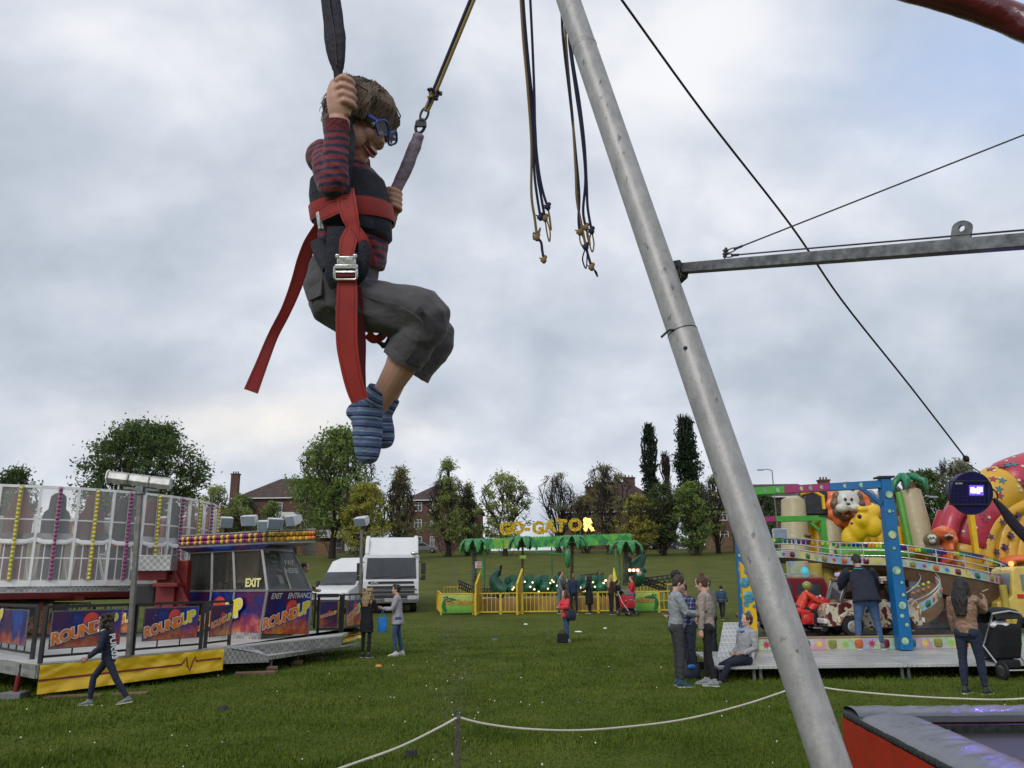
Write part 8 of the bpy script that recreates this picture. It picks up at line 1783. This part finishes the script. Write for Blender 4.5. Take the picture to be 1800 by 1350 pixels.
 b = MB(); [b.ball(q(x, y, -1.9), (r * s, .2, r * s * .7), 10, 7) for x, y, r in ((1425, 950, 5), (1420, 941, 6), (1560, 960, 6), (1475, 962, 4))]; b.build('brown_patches', br, th)
 b = MB(); b.tube([q(1470, 975, -2.2), q(1520, 968, -2.3), q(1600, 972, -2.2)], [.22, .30, .22], 10); b.build('front_tube', gn, th)
 # monkey and orange creature
 mk = thing('inflatable_monkey', 'small grey brown inflatable monkey with pale face', 'inflatable', q(1640, 985, -2)); mo = im('monkey', (.17, .13, .09)); b = MB(); [b.ball(q(x, y, -2), (rx * s, .35, rz * s), 14, 9) for x, y, rx, rz in ((1638, 950, 12, 13), (1640, 972, 12, 14), (1651, 965, 7, 5))]; link_mesh(remesh(b, .05, 2), 'body', mk, True, mats=[mo]); b = MB(); [b.ball(q(x, y, -2.35), (rx * s, .12, rz * s), 12, 8) for x, y, rx, rz in ((1636, 945, 4.5, 5), (1641, 945, 4.5, 5), (1639, 951, 5, 4.5), (1644, 972, 4, 7))]; fc = b.build('face', cr, mk); b = MB(); [b.ball(q(x, 945, -2.5), (1.2 * s, .03, 1.5 * s), 6, 5) for x in (1636, 1641)]; b.build('eye', bk, fc)
 dn = thing('inflatable_creature', 'orange inflatable creature with open toothed mouth beside the monkey', 'inflatable', q(1662, 985, -2.2)); b = MB(); [b.ball(q(x, y, -2.2), (rx * s, .45, rz * s), 14, 9) for x, y, rx, rz in ((1660, 939, 16, 11), (1668, 950, 11, 12), (1652, 934, 9, 7), (1664, 965, 6, 10), (1663, 980, 5, 12), (1657, 930, 4, 6))]; link_mesh(remesh(b, .05, 2), 'body', dn, True, mats=[orr]); b = MB(); b.ball(q(1668, 943, -2.6), (7 * s, .12, 5 * s), 12, 8); mm = b.build('mouth', im('dark_mouth', (.12, .03, .01)), dn); b = MB(); [b.ball(q(1662 + 3 * i, 940 + abs(i - 2), -2.75), (1.2 * s, .04, 2 * s), 6, 4) for i in range(5)]; b.build('teeth', cr, mm)
 # big arch
 ar = thing('inflatable_arch', 'giant red and amber inflatable arch with stars and white dots', 'inflatable', V((q(1700, 1000).x, Y + 1, g0)))
 P = spl([q(1688, 1020, -1), q(1690, 975, -1), q(1697, 940, -1), (q(1712, 905, -1)), q(1740, 876, -1), q(1775, 854, -1), q(1815, 838, -1), q(1870, 824, -1), q(1930, 820, -1)], 6); n = len(P); rad = [.84 + .10 * math.sin(i / n * 3.1) for i in range(n)]; cuts = [(0, 8, am), (8, 21, rd), (21, 29, am), (29, n - 1, rd)]
 for a, c, m in cuts:
  b = MB(); seg = P[a:c + 1]; b.tube(seg, [rad[a + i] * (1.0 if 0 < i < len(seg) - 1 else .93) for i in range(len(seg))], 22); b.build('section', m, ar)
 mats = [im('dot_white', (.6, .55, .5)), im('dot_teal', (.03, .16, .20)), im('dot_maroon', (.25, .03, .08))]; B_ = [MB(), MB(), MB()]; rnd = random.Random(9)
 for i in range(2, n - 2):
  for _ in range(2):
   d = (P[i + 1] - P[i]).normalized(); x, y = frame(d, (0, -1, 0)); a = rnd.uniform(-1.25, 1.25); nn = (x * math.cos(a) + y * math.sin(a)); c = P[i] + nn * (rad[i] - .005); k = rnd.choice((0, 0, 1, 2)); r = .05 if k == 0 else .15; t1 = nn.cross(d).normalized(); m = 10 if k == 0 else 10
   pr = [(r * (1 if (j % 2 or k == 0) else .45) * math.cos(6.283 * j / m), r * (1 if (j % 2 or k == 0) else .45) * math.sin(6.283 * j / m)) for j in range(m)]; B_[k].rings([[c + nn * e + d * u_ + t1 * v_ for u_, v_ in pr] for e in (-.04, .025)])
 for b, m, nm in zip(B_, mats, ('white_dots', 'teal_stars', 'maroon_stars')): b.build(nm, m, ar)
 b = MB(); b.tube(spl([q(1664, 1000, -2), q(1664, 960, -2), q(1672, 915, -2), q(1690, 885, -1.8)], 5), .30, 14); b.tube(spl([q(1655, 990, -1), q(1658, 940, -1), q(1668, 905, -1)], 4), .4, 14); b.build('side_tube', rd, ar); b = MB(); b.bar(q(1706, 900, -2.6), q(1716, 975, -2.6), .16); b.build('yellow_strap', ye, ar)
 # amber dome slide at right
 dm = thing('inflatable_dome', 'amber quilted inflatable with blue stars and green rim at the right edge', 'inflatable', V((q(1780, 1000).x, Y - 1.5, g0)))
 for k in range(6):
  b = MB(); x0 = 1742 + k * 17; b.tube(spl([q(x0 - 2, 995, -1.5), q(x0, 960, -1.5), q(x0 + 10 + k * 2, 925 - k * 2, -1.5), q(x0 + 32 + 2 * k, 905 - k * 4, -1.3)], 4), .26, 12); b.build('quilt_tube', am, dm)
 b = MB(); b.tube(spl([q(1733, 995, -1.6), q(1736, 950, -1.6), q(1748, 920, -1.6), q(1772, 900, -1.6), (q(1802, 888, -1.6)), q(1850, 875, -1.6)], 5), .28, 14); b.build('rim', am, dm); b = MB(); b.tube(spl([q(1728, 995, -1.7), q(1731, 948, -1.7), q(1744, 915, -1.7), q(1770, 895, -1.7), q(1802, 883, -1.7), q(1850, 870, -1.7)], 5), .08, 8); b.build('green_rim', im('rim_green', (.10, .26, .10)), dm)
 b = MB()
 for x, y in ((1742, 944), (1761, 918), (1768, 962), (1778, 941), (1795, 930), (1752, 970), (1790, 905)): c = q(x, y, -1.86); b.rings([[c + V((.13 * (1 if j % 2 else .42) * math.cos(6.283 * j / 10), -e, .13 * (1 if j % 2 else .42) * math.sin(6.283 * j / 10))) for j in range(10)] for e in (-.12, .03)])
 b.build('stars', im('star_purple', (.08, .03, .10)), dm); b = MB(); b.ball(q(1790, 984, -2.2), (26 * s, .4, 8 * s), 14, 8); b.ball(q(1770, 990, -2.2), (12 * s, .4, 8 * s), 14, 8); b.build('orange_roll', orr, dm)
inflatables()
# ---------------------------------------------------------------- people in the scene
def hgt(px, ptop, pfoot, z=None):
 """standing height from head and foot pixels"""
 p = ong(px, pfoot) if z is None else onz(px, pfoot, z); return p, at(px, ptop, p.y).z - p.z
def hm(n, c): return M('hair_' + n, c, .6, var=.45, vs=30, bump=1, bs=70)
HB = hm('dark', (.012, .009, .008)); HBR = hm('brown', (.035, .02, .013)); HCH = hm('chestnut', (.07, .03, .018)); HBL = hm('blonde', (.34, .24, .12)); HLB = hm('light_brown', (.12, .08, .045))
JEAN = cloth('jeans_blue', (.035, .075, .17)); JDK = cloth('jeans_dark', (.012, .018, .035)); BLK = cloth('black_cloth', (.008, .008, .010)); NAVY = cloth('navy_cloth', (.008, .012, .028)); SH_W = cloth('shoe_white', (.5, .5, .5), rough=.6); SH_D = cloth('shoe_dark', (.02, .02, .022), rough=.6); SH_G = cloth('shoe_grey', (.16, .17, .18), rough=.6)
SKP = skinmat('skin_pale', (.55, .34, .26)); SKB = skinmat('skin_brown', (.20, .11, .07))
# running girl
p, h = hgt(182, 1070, 1240)
J = person('girl with long curly dark hair in navy and white sports top striding left', p, 197, h, 12, arms=((8, 14, 48, 4), (-22, 12, 20, 6)), legs=((-26, 2, -34, 2, 0, 8), (34, 2, 4, 2)), head=(0, -4), top=M('sports_navy', (1, 1, 1), .8, var=.1, bump=.4, bs=26, kind=bycoord(lambda ctx, x, y, z: ramp(ctx, mth(ctx, 'ADD', z, mth(ctx, 'MULTIPLY', mth(ctx, 'ABSOLUTE', y), -.0)), ((0, (.010, .014, .035)), (1.0, (.010, .014, .035)))))), bottom=M('track_navy', (.010, .016, .04), .8, bump=.4), shoe=SH_G, skin=skinmat('skin_tan', (.33, .18, .12)), hair=HBR, style='curly', build=.85, female=True, topwidth=1.15)
t = J['thing']; X = WM[t.name]; tc = J['P']; b = MB()
wq = M('top_white', (.7, .7, .7), .8, bump=.3); s = J['sp']; f = J['spf']; nk = J['neck']
b.tube([nk + V((0, .12, -.035)), nk + V((.03, .0, .0)) + f * .03, nk + V((0, -.12, -.035))], [(.062, .05), (.082, .055), (.062, .05)], 12); b.build('white_yoke', wq, t, smooth=True, local=True)

o = X @ (J['P'] + s * .30 - f * .155); uu = X.to_3x3() @ V((0, -1, 0)); vv = X.to_3x3() @ s
cam_side = 1 if (X.to_3x3() @ V((0, 1, 0))).y < 0 else -1; W3_ = X.to_3x3(); n_ = (-f * .62 + V((0, cam_side * .78, 0))).normalized(); u_ = -s; v_ = n_.cross(u_)
text('PUR.03', .12, X @ (J['P'] + s * .17 - f * .105 + V((0, cam_side * .125, 0))), W3_ @ u_, W3_ @ v_, wq, 'lettering', t, .004, .003, lift=.025)
# two women left of centre
p, h = hgt(643, 1033, 1156)
J = person('blonde curly haired woman in black coat and tights seen from behind', p, 70, h, 2, arms=((30, 8, 95, -14), (30, 8, 95, -14)), legs=((2, 1, -2, 1), (-3, 1, -5, 1)), top=BLK, bottom=BLK, shoe=SH_D, hair=HBL, style='curly', coat=.30, build=.95, female=True, legw=.8, skin=SKP)
p, h = hgt(697, 1026, 1153)
J = person('dark haired woman in pale grey cardigan and jeans holding a blue carrier bag', p, 185, h, 2, arms=((22, 6, 92, -2), (22, 6, 92, -2)), legs=((8, 1, -6, 1), (-6, 1, -12, 1)), top=cloth('cardigan_grey', (.34, .31, .34)), bottom=JEAN, shoe=SH_W, hair=HB, style='quiff', coat=.16, female=True, legw=.85, skin=SKP)
bx = WM[J['thing'].name] @ J['limbs'][0][2]
def bag(c, w, hh, d, mat, name, label, cat, u=(1, 0, 0), hl=.18):
 th = thing(name, label, cat, V(c) - V((0, 0, hh + hl))); u = V(u).normalized(); b = MB(); z = V((0, 0, 1)); n = u.cross(z); c = V(c) - z * hl; R_ = []
 for k, (s_, e) in enumerate(((1.0, 0), (1.03, .25), (1.05, .6), (.95, .92), (.8, 1.0))): R_.append([c - z * hh * e + u * w / 2 * s_ * math.copysign(abs(math.cos(t)) ** .6, math.cos(t)) + n * d / 2 * s_ * math.copysign(abs(math.sin(t)) ** .6, math.sin(t)) * (.5 + .5 * min(1, e * 2)) for t in [6.283 * i / 20 for i in range(20)]])
 b.rings(R_); me = b.mesh('b'); wrinkle(me, .012, 12); link_mesh(me, 'bag_body', th, True, mats=[mat]); b = MB(); [b.tube(spl([c - u * w * .25 + n * s_ * .02, c + z * hl * .7 - u * w * .12, c + z * hl, c + z * hl * .7 + u * w * .12, c + u * w * .25 + n * s_ * .02], 4), .008, 6) for s_ in (-1, 1)]; b.build('handle', mat, th); return th
bag(bx + V((.02, -.04, -.03)), .20, .34, .06, M('carrier_blue', (.005, .17, .55), .35, bump=.4, bs=18), 'carrier_bag', 'bright blue plastic carrier bag hanging from the grey cardigan woman\'s hand', 'bag', hl=.16)
# man in the booth
p = at(519, 1080, BD0.y + .75); person('dark haired man in navy shirt leaning out of the pay booth', (p.x, p.y), 5, 1.70, 14, arms=((20, 8, 70, 0), (20, 8, 70, 0)), legs=((2, 3, -3, 2), (-4, 3, -6, 2)), top=NAVY, bottom=JDK, shoe=SH_D, hair=HB, gzero=ZP, build=1.1)
# woman in the red coat and her bag
p, h = hgt(997, 1036, 1129)
J = person('woman in bright red padded coat with arms folded in the middle of the field', p, 200, h, 2, arms=((22, 22, 82, -50), (22, 22, 82, -50)), legs=((6, 2, -6, 1), (-2, 2, -4, 1)), top=M('coat_red', (.62, .012, .02), .5, bump=.6, bs=14, sheen=.2), bottom=JEAN, shoe=SH_W, hair=HCH, style='wavy', coat=.10, female=True, topwidth=1.25, build=1.12, skin=SKP)
q = WM[J['thing'].name] @ (J['P'] + V((-.06, .22, .16))); bag(q + V((0, 0, .2)), .30, .30, .14, M('bag_navy', (.012, .015, .028), .5), 'shoulder_bag', 'dark shoulder bag on the right side of the woman in red', 'bag', (1, .3, 0), .22)
g = ong(989, 1130); th = thing('holdall', 'black square bag on the grass at the red coated woman\'s feet', 'bag', g); b = MB(); b.box(g + V((0, 0, .13)), (.30, .2, .26)); me = b.mesh('x'); b.build('bag_body', BLK, th, bevel=.03); b = MB(); b.tube(spl([g + V((-.08, 0, .26)), g + V((0, -.02, .34)), g + V((.08, 0, .26))], 5), .009, 6); b.build('handle', BLK, th)
# group at the coaster
for px, pt, pf, lab, yaw, kw in (
  (985, 1003, 1077, 'short haired man in grey t-shirt standing at the yellow barriers', -20, dict(top=cloth('tee_grey', (.13, .14, .16)), bottom=cloth('jeans_light', (.10, .15, .20)), hair=HB, skin=SKP)),
  (1008, 1006, 1078, 'man in dark blue jacket facing the camera beside the barriers', -80, dict(top=cloth('jacket_blue', (.015, .03, .07)), bottom=NAVY, hair=HB, skin=SKB, build=1.1)),
  (998, 1016, 1077, 'person in olive top partly hidden behind the red coated woman', -100, dict(top=cloth('top_olive', (.08, .08, .06)), bottom=JDK, hair=HBR, style='bob', female=True)),
  (1035, 1010, 1077, 'woman in long black coat and headscarf standing before the barriers', 170, dict(top=BLK, bottom=BLK, hair=HB, coat=.52, female=True, build=1.15, style='bob', skin=SKP, arms=((20, 10, 60, -10), (20, 10, 60, -10)))),
  (1074, 1009, 1079, 'woman with long pale blonde hair in dark maroon top', 20, dict(top=cloth('top_maroon', (.045, .01, .015)), bottom=BLK, hair=HBL, style='long', female=True, skin=SKP)),
  (1087, 1018, 1079, 'dark haired woman standing behind the red pushchair', -30, dict(top=BLK, bottom=JDK, hair=HB, style='pony', female=True)),
  (1112, 1011, 1079, 'ponytailed woman in red and grey jacket and jeans', 185, dict(top=cloth('jacket_red', (.50, .02, .03)), bottom=JEAN, hair=HCH, style='pony', female=True, skin=SKP, arms=((20, 8, 60, 0), (20, 8, 60, 0))))):
 p, h = hgt(px, pt, pf); kw.setdefault('arms', ((8, 8, 25, 4), (8, 8, 25, 4))); person(lab, p + V((0, -.35 if px not in (998, 1087) else -.1, 0)), yaw, h, 2, vox=.02, shoe=SH_D, group='people gathered at the crocodile coaster', **kw)
p = at(1052, 1030, GY + 3); person('dark haired passenger seated in the crocodile train', (p.x, p.y), -60, 1.6, 5, vox=.02, legs=((80, 5, 0, 0), (80, 5, 0, 0)), seat=.5, gzero=gz(0, GY) + .45, top=cloth('top_pale', (.2, .2, .2)), hair=HB, skin=SKB)
def pushchair(label, g, s, seat, canopy, yaw, white=False, rid=None):
 th = thing('pushchair', label, 'pushchair', g, yaw, scale=s); b = MB()
 for y in (-.24, .24): b.tube([(.42, y * .8, .12), (.0, y, .55), (-.30, y, 1.0)], .016, 7); b.tube([(-.34, y, .14), (.05, y, .50), (.25, y, .62)], .016, 7)
 b.tube([(-.30, -.24, 1.0), (-.36, 0, 1.04), (-.30, .24, 1.0)], .018, 7); b.tube([(.22, -.24, .64), (.30, 0, .66), (.22, .24, .64)], .018, 7); b.tube([(-.34, -.24, .14), (-.34, .24, .14)], .014, 6); b.build('frame', chrome, th, local=True)
 b = MB(); R_ = [[V((x + a, y, z + c)) for a, y, c in ((-w, -.2, 0), (w, -.2, 0), (w, .2, 0), (-w, .2, 0))] for x, z, w in ((.05, .30, .26), (.02, .5, .30), (-.04, .78, .30), (-.06, .84, .26))]; b.rings(R_); me = b.mesh('x'); o = b.build('seat', seat, th, smooth=False, local=True, bevel=.05)
 b = MB(); n = 9; b.rings([[V((-.10 + .32 * math.cos(t) * k, y, .80 + .30 * math.sin(t) * k)) for t in [R(10 + 18 * i) for i in range(n)]] + [V((-.10 + .29 * math.cos(t) * k, y, .80 + .27 * math.sin(t) * k)) for t in [R(10 + 18 * (n - 1 - i)) for i in range(n)]] for y, k in ((-.22, .9), (-.1, 1), (.1, 1), (.22, .9))]); b.build('canopy', canopy, th, local=True)
 b = MB(); b.box((.0, 0, .22), (.46, .34, .14)); b.build('basket', BLK, th, local=True, bevel=.03)
 for x, y, r in ((.42, -.2, .11), (.42, .2, .11), (-.34, -.25, .14), (-.34, .25, .14)):
  b = MB(); b.tube([(x, y - .02, r), (x, y + .02, r)], r, 18); w = b.build('wheel', black, th, local=True); b = MB(); b.tube([(x, y - .024, r), (x, y + .024, r)], r * .6, 14); b.build('rim', chrome, w, local=True)
 return th
pushchair('red and grey pushchair beside the group at the coaster', ong(1100, 1081) + V((0, -.5, 0)), .95, M('pram_red', (.42, .01, .02), .5), M('pram_grey', (.10, .10, .11), .6), R(-60))
# couple in front of the convoy ride
p, h = hgt(1196, 1008, 1207)
J = person('young man in pale grey sweatshirt and charcoal trousers looking at a phone', p, -3, h, 2, arms=((24, 4, 78, -30), (24, 4, 78, -34)), legs=((0, 3, -2, 2, 0, 0), (3, 3, -4, 2)), head=(0, 26), top=cloth('sweat_grey', (.26, .28, .31), vs=20), bottom=cloth('trouser_charcoal', (.035, .037, .040)), shoe=cloth('shoe_teal', (.02, .06, .08)), hair=HBR, skin=SKP, build=1.05, hands=(.9, .9), style='short')
w = WM[J['thing'].name]; c = w @ ((J['limbs'][0][2] + J['limbs'][1][2]) / 2 + V((.12, 0, .05))); b = MB(); b.box(c, (.075, .15, .010), (1, 0, .3), (-.5, 0, 1)); tag(b.build('phone', black, bevel=.004), 'black phone held by the young man in grey', 'phone')
p, h = hgt(1250, 1009, 1205)
J = person('woman with hair bun in beige jumper and black leggings, back turned', p, 150, h, 1, arms=((2, 8, 4, 4), (14, 6, 90, -20)), legs=((-4, 2, -9, 1), (9, 2, 4, 1)), head=(.3, 14), top=cloth('jumper_beige', (.33, .27, .235)), bottom=cloth('leggings_black', (.008, .008, .009), bump=.2), shoe=cloth('shoe_grey2', (.24, .25, .26)), hair=HCH, style='bun', female=True, skin=SKP, legw=.9, topwidth=.95)
def plaidk(ctx, x, y, z):
 a = mth(ctx, 'FRACT', mth(ctx, 'MULTIPLY', z, 13)); b = mth(ctx, 'FRACT', mth(ctx, 'MULTIPLY', y, 13)); f = mth(ctx, 'ADD', mth(ctx, 'LESS_THAN', a, .22), mth(ctx, 'LESS_THAN', b, .22)); return ramp(ctx, mth(ctx, 'MULTIPLY', f, .45), ((0, (.015, .02, .06)), (.3, (.10, .11, .2)), (.8, (.4, .4, .5))))
p, h = hgt(1214, 1018, 1188)
person('person in navy plaid shirt and dark trousers between the couple', p, -150, h, 3, arms=((10, 8, 80, -10), (10, 8, 80, -10)), legs=((3, 3, -3, 2), (-5, 3, -10, 2)), head=(0, 30), top=M('plaid_navy', (1, 1, 1), .85, bump=.4, bs=26, kind=bycoord(plaidk)), bottom=JDK, shoe=SH_D, hair=HB, style='short', build=1.1)
p, h = hgt(1245, 1012, 1170); person('person hidden behind the woman with the bun, only light hair showing', (at(1247, 1100, p.y + .6).x, p.y + .6), -150, h, 0, hair=HLB, top=cloth('top_green_grey', (.1, .11, .1)), bottom=JDK, skin=SKP)
p, h = hgt(1190, 1006, 1165); person('dark haired man standing behind the man in grey sweatshirt', (at(1193, 1100, p.y + .5).x, p.y + .5), 10, h + .08, 0, hair=HB, top=cloth('top_moss', (.06, .065, .05)), bottom=JDK, skin=SKB)
p = ong(1221, 1196); th = bag((p.x, p.y + .25, .52), .30, .26, .18, M('bag_black_navy', (.012, .016, .035), .6), 'rucksack', 'navy and black rucksack hanging between the couple', 'bag', hl=.28); b = MB(); b.ball((p.x, p.y + .165, .20), (.07, .02, .04), 10, 7); b.build('blue_panel', M('carrier_blue'), th)
# seated boy
yf, y0, z0, zt = CONV
p = onz(1303, 1168, z0); J = person('boy in light grey hooded sweatshirt sitting on the edge of the silver deck', (p.x + .02, y0 + .22), 200, 1.62, -14, arms=((4, 14, 66, -26), (4, 14, 66, -26)), legs=((82, 8, 38, 6, 0, 0), (74, 2, 42, 0)), head=(0, 0), top=cloth('hoodie_grey', (.30, .31, .33)), bottom=NAVY, shoe=SH_G, hair=HCH, skin=SKP, seat=0.0, gzero=z0, hood=True, build=1.0)
w = J['thing']; b = MB(); c = J['neck'] + J['spf'] * .10 - J['sp'] * .05; b.tube([c - V((0, .07, 0)), c + V((.02, 0, -.02)), c + V((0, .07, 0))], [.018, .024, .018], 8); b.build('neckerchief', M('carrier_blue'), w, local=True)
# child in stripes further off
p, h = hgt(1271, 1026, 1090); person('small boy in black and blue striped top walking away', (p.x, p.y), 60, h, 3, vox=.018, top=M('tee_stripes', (1, 1, 1), .85, bump=.3, kind=bycoord(lambda ctx, x, y, z: ramp(ctx, mth(ctx, 'FRACT', mth(ctx, 'MULTIPLY', z, 14)), ((0, (.01, .012, .025)), (.5, (.05, .12, .24)))))), bottom=BLK, shoe=SH_D, hair=HBR, legs=((22, 3, 12, 2), (-16, 3, -30, 2)), skin=SKP, build=.95)
# man in navy leaning over the jeep
p = onz(1530, 1141, zt); h = 1.86
J = person('tall man in dark navy jacket and jeans leaning over the camouflage jeep', (p.x - .02, p.y - .08), 84, h, 20, arms=((44, 14, 58, -6), (34, 16, 44, 4)), legs=((4, 9, -3, 6), (4, 9, -2, 6)), head=(.35, 24), top=cloth('jacket_navy', (.012, .016, .032)), bottom=cloth('jeans_blue2', (.05, .10, .20)), shoe=SH_G, hair=HB, gzero=zt, build=1.32, topwidth=1.15, coat=.10)
t = J['thing']; b = MB(); P_ = J['P']; s = J['sp']; f = J['spf']
b.tube([P_ + s * .46 - f * .11 + V((0, .13, 0)), P_ + s * .44 - f * .128 + V((0, -.02, 0))], (.012, .016), 6, side=s); b.build('turquoise_flash', M('turquoise', (.01, .30, .34)), t, local=True)
p = at(1562, 1060, yf + .55); J = person('child in dark jacket and pale trousers sitting on the jeep', (p.x, yf + .5), -60, 1.25, 10, seat=.0, gzero=zt + .72, legs=((62, 6, -10, 2), (62, 6, -10, 2)), arms=((30, 8, 70, 0), (30, 8, 70, 0)), top=BLK, bottom=cloth('pale_grey_trousers', (.32, .34, .38)), shoe=M('shoe_plum', (.15, .02, .08)), hair=HB, skin=SKP)
p = at(1406, 1060, yf + .95); J = person('child in red jacket and olive green helmet riding the red toy motorbike', (p.x, yf + .95), 0, 1.10, 28, seat=.0, gzero=1.02, legs=((70, 12, -5, 4), (70, 12, -5, 4)), arms=((48, 10, 62, 0), (48, 10, 62, 0)), head=(0, -22), top=M('jacket_orange_red', (.60, .05, .02), .4, bump=.4), bottom=BLK, shoe=SH_D, hair=HB, skin=SKP, build=1.15, topwidth=1.2)
b = MB(); b.ball(J['hc'] + J['U'] * .04, (.15, .14, .145), 20, 13); b2 = M('helmet_olive', (.22, .26, .04), .3, bump=0, coat=.4); b.build('helmet', b2, J['thing'], local=True)
# woman in tan jacket, pram
p, h = hgt(1716, 1012, 1221)
J = person('long dark haired woman in tan leather jacket and dark jeans smoking', p, 40, h, 0, arms=((10, 10, 15, 2), (52, 6, 128, -10)), legs=((-2, 3, -4, 2, 0, 0), (5, 3, 1, 2)), head=(-.5, 0), top=M('leather_tan', (.25, .145, .095), .45, bump=.6, bs=22), bottom=cloth('jeans_indigo', (.014, .022, .05)), shoe=SH_D, hair=HB, style='long', female=True, skin=skinmat('skin_tan', (.33, .18, .12)), legw=1.0, hands=(.5, .9), build=1.05)
w = WM[J['thing'].name]; c = w @ (J['limbs'][1][2] + V((.03, .02, .13))); b = MB(); b.tube([c, c + V((.085, -.01, .03))], .0045, 6); tag(b.build('cigarette', WHITE), 'white cigarette held by the woman in the tan jacket', 'cigarette')
g = ong(1766, 1192); pushchair('black pram with chrome handle and white blanket right of the woman in tan', g + V((.05, .1, 0)), 1.04, BLK, BLK, R(95)); b = MB(); c = g + V((-.02, -.12, .86)); b.ball(c, (.17, .12, .06), 14, 9); me = b.mesh('x'); wrinkle(me, .03, 14); tag(link_mesh(me, 'blanket', None, True, mats=[M('blanket_white', (.75, .75, .8), .8)]), 'white blanket lying in the top of the black pram', 'blanket')
